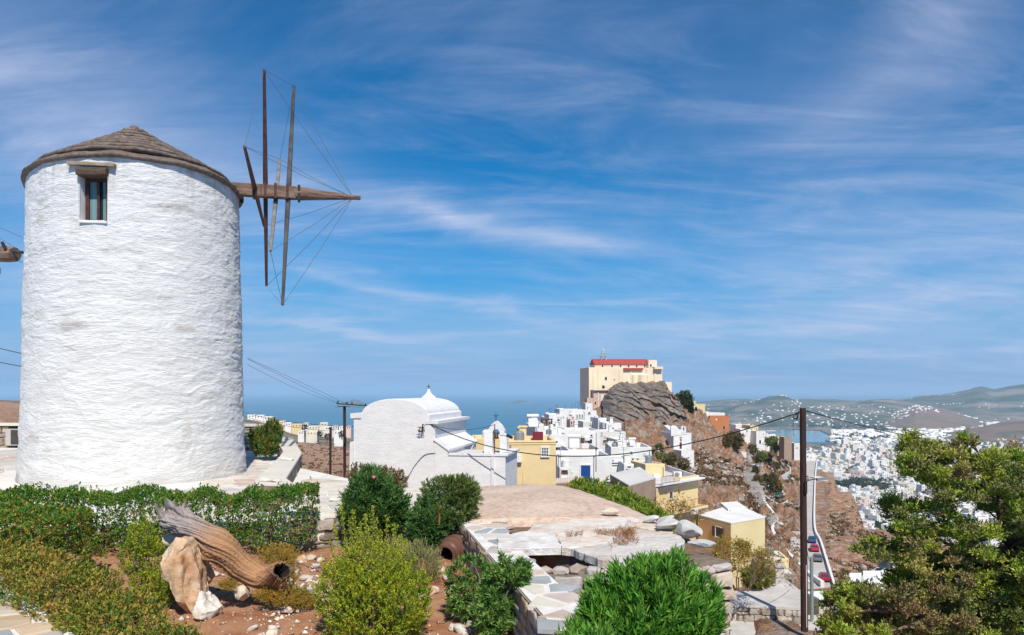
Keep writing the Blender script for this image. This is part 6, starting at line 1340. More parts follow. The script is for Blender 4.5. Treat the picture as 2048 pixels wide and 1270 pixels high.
stone_wall('w', '', (-4.6, 15.05), (-5.98, 21.1), -3.6, -1.84, .20, .42, .1, m_mas, parent=zw, seed=4)
stone_wall('w', '', (-4.95, 14.33), (-4.15, 14.22), -2.5, -1.84, .34, .18, .05, m_mas, parent=zw, seed=5)
stone_wall('w', '', (-8.75, 28.0), (-6.66, 22.0), -2.35, -1.84, .5, .2, .05, m_mas, parent=zw, seed=6)
def rockshape(name, dims, seed, m, cuts=9, sub=3, nz=.12, hard=.72):
    bm = bmesh.new(); bmesh.ops.create_icosphere(bm, subdivisions=sub, radius=1); r = random.Random(seed)
    pl = [(Vector((r.gauss(0, 1), r.gauss(0, 1), r.gauss(0, .8))).normalized(), r.uniform(hard - .1, hard + .15)) for _ in range(cuts)]
    co = np.array([v.co for v in bm.verts])
    for n, d in pl: k = np.maximum(0, co @ np.array(n) - d); co -= k[:, None] * np.array(n) * .92
    nn = fbm(co[:, 0] * 2.3, co[:, 1] * 2.3, co[:, 2] * 2.3, 4, seed); co *= (1 + nz * nn)[:, None]
    co *= np.array(dims) / 2
    for v, c in zip(bm.verts, co): v.co = c
    me = bpy.data.meshes.new(name); bm.to_mesh(me); bm.free(); me.materials.append(m)
    me.polygons.foreach_set('use_smooth', np.ones(len(me.polygons), dtype=bool)); me.set_sharp_from_angle(angle=R(28))
    o = bpy.data.objects.new(name, me); C.objects.link(o); return o
m_wrock = mat('white quartz rock', (0.68, 0.65, 0.60), (0.52, 0.47, 0.40), scale=4, rough=.8, bump=.6, bscale=12, bdist=.02, detail=8, contrast=(.45, .65))
for i_, (px, py, sz, lab) in enumerate(((530, 960, (.34, .2, .11), 'flat white rock on the near corner of the zigzag parapet cap'), (553, 961, (.26, .16, .1), 'smaller white rock beside the flat one on the parapet corner'),
        (566, 918, (.3, .2, .14), 'white rock left on the middle of the parapet cap'), (578, 919, (.3, .2, .12), 'white rock right on the middle of the parapet cap'), (572, 877, (.5, .4, .14), 'white rock at the far end of the parapet cap'))):
    o = rockshape('white_rock', sz, 100 + i_, m_wrock, sub=2); o.location = PZ(px, py, -1.72); meta(o, lab, 'rock', 'white rocks on the parapet cap')
# rear boundary walls with air conditioner
rw = stone_wall('rear_wall', 'rough stone wall with pale coping behind the shrub right of the windmill', XY(400, 29.2), XY(552, 28.6), -2.4, -1.36, .55, .2, .4, m_mas, seed=7)
MB().prism([XY(398, 29.1), XY(553, 28.5), XY(556, 29.1), XY(400, 29.7)], -1.36, -1.28).build('coping', m_cap, rw)
rw = stone_wall('rear_wall', 'rough stone wall with pale coping at the left edge behind the windmill', XY(-140, 30.5), XY(17, 30.3), -2.4, -1.42, .5, .22, .4, m_mas, seed=8)
MB().prism([XY(-140, 30.4), XY(60, 30.1), XY(60, 30.8), XY(-140, 31)], -1.40, -1.30).build('coping', m_cap, rw)
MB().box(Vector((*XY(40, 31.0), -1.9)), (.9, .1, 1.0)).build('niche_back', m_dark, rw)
ac = empty('air_conditioner', P(28, 892, 30), 'grey air conditioner unit tucked against the stone wall left of the windmill', 'air conditioner')
MB().box(P(30, 874, 30.4), (.55, .35, .68)).build('casing', mat('grey casing', (0.42, 0.41, 0.39), rough=.5), ac, bevel=.02)
for k in range(12): MB().box(P(32, 861 + 2.3 * k, 30.19), (.40, .03, .022)).build('slat', mat('brown grille', (0.12, 0.10, 0.08), rough=.6), ac)
MB().box(P(32, 874, 30.22), (.42, .02, .58)).build('grille_back', m_dark, ac)
# white paved strip behind the bed
ps = MB().prism([(-4.15, 12.75), (-3.3, 12.62), (-1.5, 13.75), (-.8, 12.35), (-.25, 12.35), (-.45, 15.2), (-1.65, 15.6), (-3.4, 17.4), (-6.1, 21), (-4.3, 14.4)], -5, -2.12).build('paved_strip', m_joint); ps['kind'] = 'structure'
pave([(-4.1, 14.4), (-3.3, 12.7), (-1.5, 13.8), (-.85, 12.5), (-.5, 15.1), (-1.65, 15.5), (-3.4, 17.3), (-4.9, 18.4)], -2.12, .55, .5, .035, [m_cap, m_cap, m_pave], ps, 25, convex=False)
stone_wall('bed_wall', 'rough dark stone wall closing the garden bed below the white paving', (-3.65, 12.42), (-1.5, 13.68), -2.85, -2.16, .42, .16, .1, mat('dark wall stone', (0.24, 0.20, 0.16), (0.36, 0.31, 0.26), scale=3, rough=.95, bump=.5, bscale=12, bdist=.02, obrand=.3, detail=8, col3=(.28, .13, .08), c3=(.6, .7), scale3=2), seed=9)
stone_wall('bed_wall', 'short stone wall piece behind the round dark bush', (-1.5, 13.68), (-.86, 12.3), -2.85, -2.16, .36, .16, .1, m_mas, seed=10)
for i_, (px, py, s) in enumerate(((668, 1000, .22), (800, 1005, .3), (806, 1012, .2))):
    o = rockshape('white_rock', (s, s * .7, s * .45), 130 + i_, m_wrock, sub=2); o.location = PZ(px, py, -2.08); meta(o, ['white rock on the paving left of the oleander', 'larger white rock on the paving right of the oleander', 'small white rock in front of the larger one near the round bush'][i_], 'rock')
# coping wall between bed and ruin
cw = empty('coping_wall', (-.85, 12.2, -2.9), 'long garden wall capped with blue-grey and cream flagstones running toward the viewer', 'wall')
cop = [(-.846, 12.2), (.47, 6.3), (.62, 5.3), (1.12, 5.3), (.95, 6.3), (.724, 7.29), (.088, 10.13), (-.20, 12.3)]
MB().prism(cop, -4.2, -2.115).build('core', m_joint, cw)
pave([(-.83, 12.2), (.47, 6.35), (.63, 5.35), (1.1, 5.35), (.94, 6.3), (.71, 7.29), (.075, 10.13), (-.21, 12.25)], -2.115, .32, .40, .055, [m_paveb, m_paveb, m_paveb, m_cap, m_cap, m_pavep, m_pave], cw, 31, .04, .007, convex=False)
stone_wall('w', '', (-.85, 12.15), (.46, 6.25), -2.95, -2.13, .30, .17, .06, m_mas, parent=cw, seed=12, proud=.014, mort=m_wmort, z0b=-3.3)

# ------------------------------------------------------------ the bed: soil, gravel, path
nx_, ny_2 = 190, 170; xs = np.linspace(-9, .9, nx_); ys = np.linspace(4.5, 13.9, ny_2); Xs, Ys = np.meshgrid(xs, ys)
def soilz(x, y): return -2.68 + .05 * fbm(np.asarray(x) * .8, np.asarray(y) * .8, 0, 3, 5) - .02 * (10 - np.asarray(y)) + .10 * smooth(-np.asarray(x), 4.0, 7.0)
Zs = soilz(Xs, Ys) + .018 * fbm(Xs * 5, Ys * 5, 0, 4, 8)
m_soil = mat('red garden soil', (0.33, 0.15, 0.075), (0.42, 0.24, 0.14), scale=3.2, rough=1, bump=1, bscale=45, bdist=.02, detail=10, col3=(0.26, 0.10, 0.05), c3=(.52, .64), scale3=1.1)
np_obj('garden_soil', np.stack([Xs.ravel(), Ys.ravel(), Zs.ravel()], 1), gridf(ny_2, nx_), m_soil, smooth=True)['kind'] = 'structure'
def pebbles(name, xs, ys, sz, m, seed):
    r = np.random.default_rng(seed); base = np.array([(1, 0, 0), (0, 1, 0), (-1, 0, 0), (0, -1, 0), (0, 0, .8), (0, 0, -.6)]); tf = np.array([(0, 1, 4), (1, 2, 4), (2, 3, 4), (3, 0, 4), (1, 0, 5), (2, 1, 5), (3, 2, 5), (0, 3, 5)])
    n = len(xs); q = base[None] * (1 + r.uniform(-.4, .4, (n, 6, 3))) * sz[:, None, None]; A = r.uniform(0, 6.28, n); ca, sa = np.cos(A)[:, None], np.sin(A)[:, None]
    q = np.stack([q[..., 0] * ca - q[..., 1] * sa * .7, q[..., 0] * sa + q[..., 1] * ca * .7, q[..., 2] * .7], -1); q += np.stack([xs, ys, soilz(xs, ys) + sz * .2], -1)[:, None, :]
    return np_obj(name, q.reshape(-1, 3), (tf[None] + np.arange(n)[:, None, None] * 6).reshape(-1, 3), m)
r_ = np.random.default_rng(3); n = 9000; px_ = r_.uniform(-6.5, .6, n); py_ = r_.uniform(6.5, 13.2, n)
pebbles('soil_grit', px_, py_, r_.exponential(.007, n) + .004, mat('soil crumbs', (0.40, 0.22, 0.13), (0.50, 0.36, 0.25), scale=3, rough=1, island=.4), 2)['kind'] = 'stuff'
n = 620; cxs = np.concatenate([r_.normal(-2.75, .16, 300), r_.normal(-2.55, .3, 170), r_.uniform(-5, 0, 150)]); cys = np.concatenate([r_.normal(9.7, .7, 300), r_.normal(9.0, 1.0, 170), r_.uniform(7.5, 12.5, 150)])
pebbles('pale_stone_chips', cxs, cys, r_.exponential(.013, 620) + .008, mat('pale stone chip', (0.62, 0.52, 0.42), (0.66, 0.60, 0.54), scale=3, rough=.9, island=.25), 3)['kind'] = 'stuff'

m_pale = mat('cream field stone', (0.55, 0.45, 0.34), (0.64, 0.57, 0.48), scale=4, rough=.9, bump=.6, bscale=14, bdist=.02, detail=8, obrand=.2, col3=(.45, .27, .15), c3=(.58, .7), scale3=3)
lib = [rockshape('garden_stone', (1, .75, .55), 200 + k, m_pale, sub=2) for k in range(6)]
rk = [(605, 1128, .24, 'sloping'), (622, 1122, .2, ''), (590, 1150, .22, ''), (633, 1140, .18, ''), (612, 1160, .2, ''), (640, 1128, .15, ''), (598, 1178, .16, ''), (620, 1182, .17, ''), (636, 1170, .14, ''), (577, 1165, .2, ''), (650, 1158, .12, ''), (655, 1185, .15, ''),
      (480, 1195, .2, ''), (500, 1170, .16, ''), (648, 1208, .15, ''), (585, 1212, .14, ''), (505, 1255, .14, ''), (545, 1262, .2, ''), (520, 1268, .16, ''), (430, 1152, .18, ''), (415, 1135, .16, ''), (395, 1100, .2, ''), (455, 1108, .14, ''), (560, 1078, .2, ''), (590, 1090, .18, ''), (620, 1070, .22, ''), (530, 1090, .17, ''), (500, 1078, .2, ''), (205, 1100, .3, ''), (240, 1105, .24, ''),
      (880, 1148, .2, ''), (892, 1160, .16, ''), (865, 1185, .24, ''), (840, 1192, .2, ''), (905, 1178, .14, ''), (925, 1262, .26, ''), (945, 1248, .2, ''), (905, 1255, .16, ''), (660, 1235, .13, '')]
for i_, (px, py, s, _) in enumerate(rk):
    o = lib[i_ % 6] if i_ < 6 else lib[i_ % 6].copy()
    if i_ >= 6: C.objects.link(o)
    p = PZ(px, py, -2.66); o.location = (p.x, p.y, float(soilz(p.x, p.y)) + s * .12); o.scale = (s, s, s); o.rotation_euler = (rng.uniform(-.4, .4), rng.uniform(-.4, .4), rng.uniform(0, 6.28))
    zone = 'between the fallen log and the yellow-green bush' if 570 < px < 665 and py < 1215 else 'under the hedge behind the fallen log' if py < 1112 and px < 700 else 'by the dark jar in the garden bed' if px > 800 and py < 1200 else 'at the front edge of the garden bed' if py > 1230 else 'near the propped log and standing rock'
    meta(o, 'pale rough field stone lying on red soil ' + zone, 'stone', 'field stones ' + zone)
# flagged path at the lower left
fp_ = MB().prism([(-6.12, 8.97), (-3.94, 6.76), (-2.0, 4.8), (-9, 4.2), (-12, 8), (-8.6, 11.5)][::1], -4, -2.2).build('flagged_path', m_joint); fp_['kind'] = 'structure'
pave([(-6.16, 8.95), (-3.98, 6.74), (-2.1, 4.85), (-8.8, 4.3), (-10, 8), (-8.6, 11.3)], -2.2, .42, .42, .04, [m_paveo, m_paveo, m_pave, m_paveb], fp_, 41, .05, .018, convex=False)

# ------------------------------------------------------------ ruin with broken slab roof, pink roof
m_pkroof = mat('pinkish rough roof render', (0.60, 0.46, 0.36), (0.44, 0.31, 0.25), scale=11, rough=.95, bump=.9, bscale=22, bdist=.02, detail=10, contrast=(.44, .62), stretch=(1, 1, 1), col3=(0.68, 0.57, 0.45), c3=(.46, .70), scale3=.55)
curve = [(2.33, 12.1), (2.2, 12.8), (2.03, 13.5), (1.82, 14.3), (1.58, 15.1), (1.38, 15.9), (1.13, 16.75)]
nt_, ns_ = 40, 50; Vp = []
for i in range(nt_):
    t = i / (nt_ - 1); l = (-.72 - .13 * t, 12.1 + 4.15 * t); k = t * (len(curve) - 1); a_ = int(min(k, len(curve) - 2)); f_ = k - a_; r2 = (curve[a_][0] * (1 - f_) + curve[a_ + 1][0] * f_, curve[a_][1] * (1 - f_) + curve[a_ + 1][1] * f_)
    for j in range(ns_):
        s = j / (ns_ - 1); x, y = l[0] * (1 - s) + r2[0] * s, l[1] * (1 - s) + r2[1] * s
        Vp.append((x, y, -2.07 + .16 * math.sin(math.pi * min(1, max(0, .1 + .8 * t))) ** .8 * math.sin(math.pi * (.15 + .75 * s)) - .05 + .012 * float(vn(x * 3, y * 3))))
Fp = [tuple(q) for q in gridf(nt_, ns_)]; nb = len(Vp)
per = [j for j in range(ns_)] + [i * ns_ + ns_ - 1 for i in range(1, nt_)] + [(nt_ - 1) * ns_ + j for j in range(ns_ - 2, -1, -1)] + [i * ns_ for i in range(nt_ - 2, 0, -1)]
Vp += [(Vp[q][0], Vp[q][1], -6.8) for q in per]; Fp += [(per[(k + 1) % len(per)], per[k], nb + k, nb + (k + 1) % len(per)) for k in range(len(per))]
pr_ = empty('pink_roofed_building', (.5, 14, -6.5), 'building with a gently domed pinkish rendered roof beside the cracked slabs', 'building')
np_obj('roof', np.array(Vp), Fp, m_pkroof, pr_, smooth=True)
o = rockshape('roof_stone', (.35, .22, .14), 300, m_pale, sub=2); o.location = PZ(1222, 1022, -1.98); meta(o, 'dark lump of stone on the edge of the pink domed roof', 'stone')
ruin = empty('ruined_store', (1.3, 9.2, -3.4), 'ruined stone store with a cracked white cement roof sagging over rubble walls', 'ruin')
m_cem = mat('cracked white cement', (0.62, 0.52, 0.42), (0.72, 0.67, 0.61), scale=5, rough=.9, bump=1, bscale=9, bdist=.04, detail=10, col3=(0.48, 0.34, 0.24), c3=(.52, .70), scale3=2.2, obrand=.1)
def w_(px, py, z=-2.08): p = PZ(px, py, z); return (p.x, p.y)
reg = [w_(1040, 1092), w_(1130, 1108), w_(1205, 1120), w_(1330, 1124), w_(1432, 1110), w_(1440, 1092), w_(1360, 1048), w_(1312, 1034), w_(1130, 1036), w_(1000, 1040)]
rnd = random.Random(8)
for c in cells(reg, .85, .75, .010, .48, rnd, False):
    cx_ = sum(p[0] for p in c) / len(c); cy_ = sum(p[1] for p in c) / len(c); wild = max(0, (cx_ - 1.9)) * .12
    # refine the outline so the broken edges are ragged
    q = []
    for i in range(len(c)):
        a, b = c[i], c[(i + 1) % len(c)]; L = math.hypot(b[0] - a[0], b[1] - a[1]); k = max(1, int(L / .07))
        for s in range(k): t = s / k; j_ = .022 if 0 < s else 0; q.append((a[0] + (b[0] - a[0]) * t + rnd.uniform(-j_, j_), a[1] + (b[1] - a[1]) * t + rnd.uniform(-j_, j_)))
    z_ = -2.09 + rnd.uniform(-.004, .005) + wild * rnd.uniform(-.2, .9); fr = lambda a, b, w, z_=z_: Vector((a, b, z_ + w + .05 * max(0, a - 1.2) * 0))
    stone(q, fr, .085, .02, .01, m_cem, ruin, 'roof_slab', rnd, 0, .012 + wild)
fill = [w_(1058, 1082), w_(1200, 1104), w_(1330, 1110), w_(1418, 1100), w_(1425, 1090), w_(1355, 1052), w_(1310, 1037), w_(1010, 1042)]
m_earth = mat('crumbled earth fill', (0.17, 0.10, 0.065), (0.26, 0.17, 0.12), scale=6, rough=1, bump=1, bscale=25, bdist=.03)
MB().prism(fill, -6.5, -2.18).build('earth_fill', m_earth, ruin)
MB().prism([(-.15, 10.3), (.35, 9.3), (2.4, 9.3), (2.7, 10), (2.3, 10.4)], -6.5, -2.62).build('cavity_floor', m_earth, ruin)
m_rubb = mat('big rubble block', (0.40, 0.32, 0.25), (0.50, 0.43, 0.36), scale=3, rough=.95, bump=.7, bscale=12, bdist=.03, detail=9, obrand=.25, col3=(0.36, 0.21, 0.13), c3=(.56, .7), scale3=2)
stone_wall('w', '', (.36, 9.12), (2.1, 9.12), -3.6, -2.24, .24, .13, .32, m_rubb, parent=ruin, seed=14, proud=.09, rough=.25, tilt=.3, gap=.025)
stone_wall('w', '', (2.1, 9.0), (2.72, 9.35), -3.7, -2.12, .26, .15, .5, m_rubb, parent=ruin, seed=15, proud=.09, rough=.25, tilt=.3, gap=.02)
rnd = random.Random(4)
for k in range(9):
    x = .40 + k * .2; o = rockshape('stone', (rnd.uniform(.2, .32), .24, rnd.uniform(.1, .18)), 320 + k, m_rubb, sub=2); par(o, ruin); o.location = ruin.matrix_world.inverted() @ Vector((0, 0, 0)) if False else o.location
    o.location = Vector((x, 9.22 + rnd.uniform(-.04, .04), -2.21))
for k in range(12):
    a = Vector((rnd.uniform(.0, .9), rnd.uniform(9.35, 9.9), -2.42 + rnd.uniform(0, .12))); d_ = Vector((rnd.uniform(-.35, .35), rnd.uniform(-.3, .1), rnd.uniform(-.05, .12)))
    MB().tube([a, a + d_], .012, 5).build('stick', m_wood, ruin)
for k, (px, py, s, lab) in enumerate(((1345, 1052, (.5, .4, .2), 'large blue-grey slab fragment tipped up at the right end of the broken roof'), (1378, 1062, (.42, .4, .26), 'angular grey boulder on the far corner of the ruin roof'), (1330, 1042, (.3, .3, .14), 'flat broken slab leaning on the far corner of the ruin roof'), (1300, 1040, (.3, .25, .1), 'pale chunk near the back edge of the ruin roof'), (1405, 1090, (.4, .35, .12), 'long pale slab fragment over the right pier of the ruin'))):
    o = rockshape('slab_fragment', s, 340 + k, mat('grey slab', (0.46, 0.46, 0.45), (0.60, 0.57, 0.53), scale=3, rough=.9, bump=.5, bscale=12, bdist=.02), sub=3, nz=.06, hard=.6); p = PZ(px, py, -2.0); o.location = (p.x, p.y, -1.98); o.rotation_euler = (rnd.uniform(-.3, .3), rnd.uniform(-.3, .3), rnd.uniform(0, 3)); meta(o, lab, 'stone')
lg = MB().prism([(.75, 4.5), (5.5, 4.5), (5, 9.3), (.3, 9.3), (.3, 9)], -6, -3.55).build('lower_garden', m_soil); lg['kind'] = 'structure'

# ------------------------------------------------------------ log, standing rock, jar
LP = dense([P(563, 1143, 8.95), P(546, 1154, 9.1), P(520, 1156, 9.2), P(482, 1133, 9.2), P(442, 1096, 9.15), P(408, 1070, 9.2), P(375, 1052, 9.3), P(338, 1036, 9.45)], 26)
nr, nk = len(LP), 120; th = np.linspace(0, 2 * math.pi, nk, endpoint=False); Vl = []; GR = []; SG = []
for i, p in enumerate(LP):
    t = (LP[min(i + 1, nr - 1)] - LP[max(i - 1, 0)]).normalized(); a = t.cross(Vector((0, 0, 1))).normalized(); b = t.cross(a).normalized(); s = i / (nr - 1)
    r = np.interp(s, [0, .12, .3, .5, .62, .7, .85, .95, 1], [.105, .108, .105, .128, .145, .115, .108, .105, .05])
    tw = th + s * 2.2; g = rid(np.cos(tw) * 2.6, np.sin(tw) * 2.6, s * 1.4, 4, 7); g2 = fbm(np.cos(th) * 1.4, np.sin(th) * 1.4, s * 5, 4, 9); k = smooth(np.array(s), .75, 1.0)
    rr_ = r * (1 + .07 * rid(np.cos(tw) * 7, np.sin(tw) * 7, s * 1.2, 3, 27) + .13 * g + .12 * g2 + k * .45 * rid(np.cos(th) * 2.2, np.sin(th) * 2.2, s * 16, 4, 14)) + .05 * math.exp(-((s - .6) / .04) ** 2) * np.clip(np.cos(th - 1.2), 0, 1) * 1.6
    ln_ = rid(np.cos(tw) * 11, np.sin(tw) * 11, s * 2.0, 3, 77); rr_ = rr_ + .007 * ln_ * (1 - .3 * k); GR.append(np.clip(.30 + .5 * ln_ + .35 * g, 0, 1)); SG.append(np.full(nk, s))
    Vl.append(np.array(p)[None] + np.outer(np.cos(th) * rr_, np.array(a)) + np.outer(np.sin(th) * rr_, np.array(b)))
fl = [(i * nk + j, i * nk + (j + 1) % nk, (i + 1) * nk + (j + 1) % nk, (i + 1) * nk + j) for i in range(nr - 1) for j in range(nk)]
V = np.vstack(Vl); n0 = len(V); e0 = V[:nk]; c_ = e0.mean(0); dr = np.array(LP[3] - LP[0]); dr = dr / np.linalg.norm(dr)
V = np.vstack([V, c_ + (e0 - c_) * .78 - dr * .01, c_ + (e0 - c_) * .6 + dr * .2, c_ + dr * .24, V[n0 - nk:n0].mean(0)])
fl += [(j, n0 + j, n0 + (j + 1) % nk, (j + 1) % nk) for j in range(nk)] + [(n0 + j, n0 + nk + j, n0 + nk + (j + 1) % nk, n0 + (j + 1) % nk) for j in range(nk)] + [(n0 + nk + j, n0 + 2 * nk, n0 + nk + (j + 1) % nk) for j in range(nk)] + [(n0 - nk + j, n0 - nk + (j + 1) % nk, n0 + 2 * nk + 1) for j in range(nk)]
m_log = mat('weathered driftwood', (0.30, 0.23, 0.19), (0.17, 0.115, 0.09), scale=5, rough=.9, bump=.9, bscale=16, bdist=.03, detail=10, stretch=(.6, 1, 2.0), contrast=(.42, .6), col3=(0.44, 0.27, 0.15), c3=(.54, .68), scale3=1.3)
lo_ = np_obj('fallen_log', V, fl, m_log, smooth=True)
gc = np.concatenate([np.concatenate(GR), np.full(len(V) - n0, .1)]); sc_ = np.concatenate([np.concatenate(SG), np.zeros(len(V) - n0)])
silver = smooth(sc_, .55, .85)[:, None]; gc_ = gc[:, None]; dk_ = np.array([.07, .045, .035]); li = np.array([.44, .24, .12]) * (1 - silver) + np.array([.36, .31, .29]) * silver
colr = dk_ * (1 - gc_) + li * gc_; colr[n0:] = (.02, .015, .012)  # hollow end coloured near black, its shade painted in
at = lo_.data.color_attributes.new('grain_hollow', 'FLOAT_COLOR', 'POINT'); at.data.foreach_set('color', np.hstack([colr, np.ones((len(V), 1))]).astype(np.float32).ravel())
nt = m_log.node_tree; vc = nt.nodes.new('ShaderNodeAttribute'); vc.attribute_name = 'grain_hollow'; bs_ = [q for q in nt.nodes if q.type == 'BSDF_PRINCIPLED'][0]; nt.links.new(vc.outputs['Color'], bs_.inputs['Base Color']); meta(lo_, 'weathered hollow tree log propped on rocks in the garden bed', 'log')
rn = random.Random(2); m_pgr2 = mat('silver splintered wood', (0.30, 0.27, 0.25), (0.13, 0.11, 0.10), scale=12, rough=.9, bump=.6, bscale=30, bdist=.01)
for k in range(22):     # splintered gnarled end
    p = LP[-1] + Vector((rn.uniform(-.08, .22), rn.uniform(-.1, .1), rn.uniform(-.08, .12))); d_ = Vector((rn.uniform(-.16, .1), rn.uniform(-.1, .05), rn.uniform(-.05, .2)))
    MB().tube([p - d_ * .3, p + d_ * .5, p + d_ * 1.0 + Vector((rn.uniform(-.03, .03), 0, 0))], [.04, .025, .004], 6).build('splinter', m_pgr2, lo_)
m_stand = mat('ochre standing rock', (0.56, 0.37, 0.22), (0.66, 0.52, 0.38), scale=3.5, rough=.9, bump=.8, bscale=10, bdist=.03, detail=10, col3=(0.40, 0.19, 0.09), c3=(.50, .66), scale3=2.4)
def bigrock(name, outline, Yf, thick, m, label, seed):
    """a slab whose face follows corner points; real thickness behind"""
    bm = bmesh.new(); r = random.Random(seed); f = [P(x, y, Yf + r.uniform(-.04, .04)) for x, y in outline]; c = sum(f, Vector()) / len(f); bk = [c + (p - c) * .8 + Vector((.03, thick, 0)) for p in f]; mid = [c + (p - c) * .55 + Vector((-.04, -.14 + r.uniform(-.05, .05), 0)) for p in f]
    vf = [bm.verts.new(p) for p in f]; vb = [bm.verts.new(p) for p in bk]; vm = [bm.verts.new(p) for p in mid]; n = len(f)
    bm.faces.new(vm); bm.faces.new(vb[::-1])
    for i in range(n): bm.faces.new((vf[i], vf[(i + 1) % n], vm[(i + 1) % n], vm[i])); bm.faces.new((vb[i], vb[(i + 1) % n], vf[(i + 1) % n], vf[i]))
    bmesh.ops.triangulate(bm, faces=bm.faces[:]); bmesh.ops.recalc_face_normals(bm, faces=bm.faces[:]); bmesh.ops.subdivide_edges(bm, edges=bm.edges[:], cuts=6, use_grid_fill=True, smooth=.04)
    bm.normal_update()
    for v in bm.verts: p = v.co; v.co = p + v.normal * (.022 * float(rid(p.x * 6, p.y * 6, p.z * 2, 4, seed)) + .012 * float(fbm(p.x * 14, p.y * 14, p.z * 14, 3, seed)))
    me = bpy.data.meshes.new(name); bm.to_mesh(me); bm.free(); me.materials.append(m); me.polygons.foreach_set('use_smooth', np.ones(len(me.polygons), dtype=bool)); me.set_sharp_from_angle(angle=R(32))
    o = bpy.data.objects.new(name, me); C.objects.link(o); return meta(o, label, 'rock')
bigrock('standing_rock', [(366, 1074), (377, 1090), (385, 1115), (394, 1140), (396, 1180), (402, 1215), (398, 1240), (378, 1228), (362, 1195), (345, 1170), (330, 1140), (326, 1112), (342, 1095), (352, 1080)], 8.9, .28, m_stand, 'tall pointed ochre rock standing upright under the fallen log', 3)
bigrock('standing_rock', [(385, 1092), (391, 1110), (404, 1135), (412, 1165), (402, 1182), (390, 1160), (378, 1120)], 9.15, .2, m_stand, 'thin orange rock slab leaning behind the tall pointed rock', 5)
bigrock('white_rock', [(400, 1188), (412, 1200), (428, 1222), (426, 1238), (410, 1236), (398, 1215)], 8.75, .18, m_wrock, 'bright white angular rock at the foot of the tall pointed rock', 8)
o = rockshape('support_rock', (.2, .18, .2), 420, m_pale, sub=3); o.location = P(485, 1186, 9.15); meta(o, 'cream rock supporting the middle of the fallen log', 'rock')
o = rockshape('support_rock', (.24, .2, .18), 421, m_pale, sub=3); o.location = P(340, 1078, 9.5); meta(o, 'dark ochre rock under the gnarled upper end of the log', 'rock')
jar = empty('clay_jar', P(905, 1118, 11.8), 'large dark brown clay jar lying on its side against the wall', 'jar')
ja = Vector((-.36, -.92, -.10)).normalized(); Mj = ja.to_track_quat('Z', 'Y').to_matrix().to_4x4(); m_clay = mat('dark glazed clay', (0.10, 0.045, 0.035), (0.15, 0.075, 0.055), scale=3, rough=.45, bump=.2, bscale=8, bdist=.01)
jc = P(908, 1099, 11.8)
MB().lathe([(0, -.34), (.10, -.33), (.16, -.27), (.215, -.12), (.235, .02), (.225, .035), (.235, .05), (.222, .12), (.20, .155), (.203, .17), (.175, .22), (.155, .235), (.155, .262), (.163, .27), (.163, .295), (.12, .30), (.115, .26), (.17, .15), (.19, 0), (.12, -.25), (0, -.28)], 40, jc, Mj).build('body', m_clay, jar, smooth=True, auto=R(50))
MB().lathe([(.163, .29), (.172, .30), (.163, .312), (.125, .306)], 40, jc, Mj).build('rim', m_clay, jar, smooth=True)
hs_ = MB().tube(dense([P(640, 1088, 10.5), P(600, 1090, 11), P(560, 1080, 11.3), P(540, 1072, 11.5)], 5), .012, 6).build('hose', m_iron); meta(hs_, 'thin black irrigation hose crossing the red soil behind the log', 'hose')
# ------------------------------------------------------------ plants
def leafmat(name, a, b, c=None, sc=2.0, tr=.28, isl=.3, c3=(.5, .65)):
    return mat(name, a, b, scale=sc, rough=.55, spec=.35, island=isl, transl=tr, col3=c, c3=c3, scale3=sc * .6, detail=3)
m_hedge = leafmat('hedge leaf', (0.075, 0.19, 0.02), (0.13, 0.26, 0.03), (0.26, 0.28, 0.035), 3.0, c3=(.56, .7))
m_hedgey = leafmat('yellowing hedge leaf', (0.15, 0.20, 0.022), (0.32, 0.28, 0.035), (0.42, 0.28, 0.06), 4.0, c3=(.46, .64))
m_ole = leafmat('oleander leaf', (0.065, 0.165, 0.04), (0.12, 0.24, 0.055), None, 4)
m_olef = leafmat('bright oleander leaf', (0.10, 0.30, 0.03), (0.19, 0.40, 0.05), None, 5, .35)
m_rnd = leafmat('laurel leaf', (0.10, 0.17, 0.04), (0.20, 0.26, 0.065), None, 5)
m_lime = leafmat('lime green leaf', (0.36, 0.42, 0.025), (0.52, 0.52, 0.04), None, 3, .35, .35)
m_limed = leafmat('deep lime leaf', (0.15, 0.27, 0.025), (0.27, 0.37, 0.03), None, 3, .35, .35)
m_sage = leafmat('sage green leaf', (0.28, 0.30, 0.11), (0.38, 0.37, 0.17), None, 4, .2)
m_pit = leafmat('pittosporum leaf', (0.11, 0.24, 0.045), (0.19, 0.33, 0.07), None, 4)
m_jun = leafmat('juniper bright spray', (0.26, 0.37, 0.04), (0.42, 0.47, 0.055), (0.44, 0.38, 0.10), 2.0, .25, .3)
m_jund = leafmat('juniper dark spray', (0.15, 0.21, 0.04), (0.26, 0.26, 0.07), (0.31, 0.21, 0.10), 2.0, .2, .35)
m_moss = leafmat('creeping succulent', (0.34, 0.25, 0.035), (0.44, 0.24, 0.035), (0.20, 0.24, 0.04), 5, .2, .35)
m_dryl = leafmat('dry shrub leaf', (0.16, 0.13, 0.05), (0.24, 0.15, 0.07), (0.10, 0.12, 0.04), 4, .2)
m_pine = leafmat('tree leaf', (0.06, 0.085, 0.025), (0.11, 0.12, 0.035), None, .5, .15)
m_och = leafmat('ochre tree leaf', (0.14, 0.11, 0.03), (0.20, 0.15, 0.04), (0.08, 0.10, 0.03), .5, .15)
m_hilg = leafmat('hillside shrub leaf', (0.13, 0.18, 0.035), (0.22, 0.25, 0.05), None, .8, .2)
m_twig = mat('twig bark', (0.12, 0.085, 0.06), (0.20, 0.16, 0.13), scale=8, rough=.9)
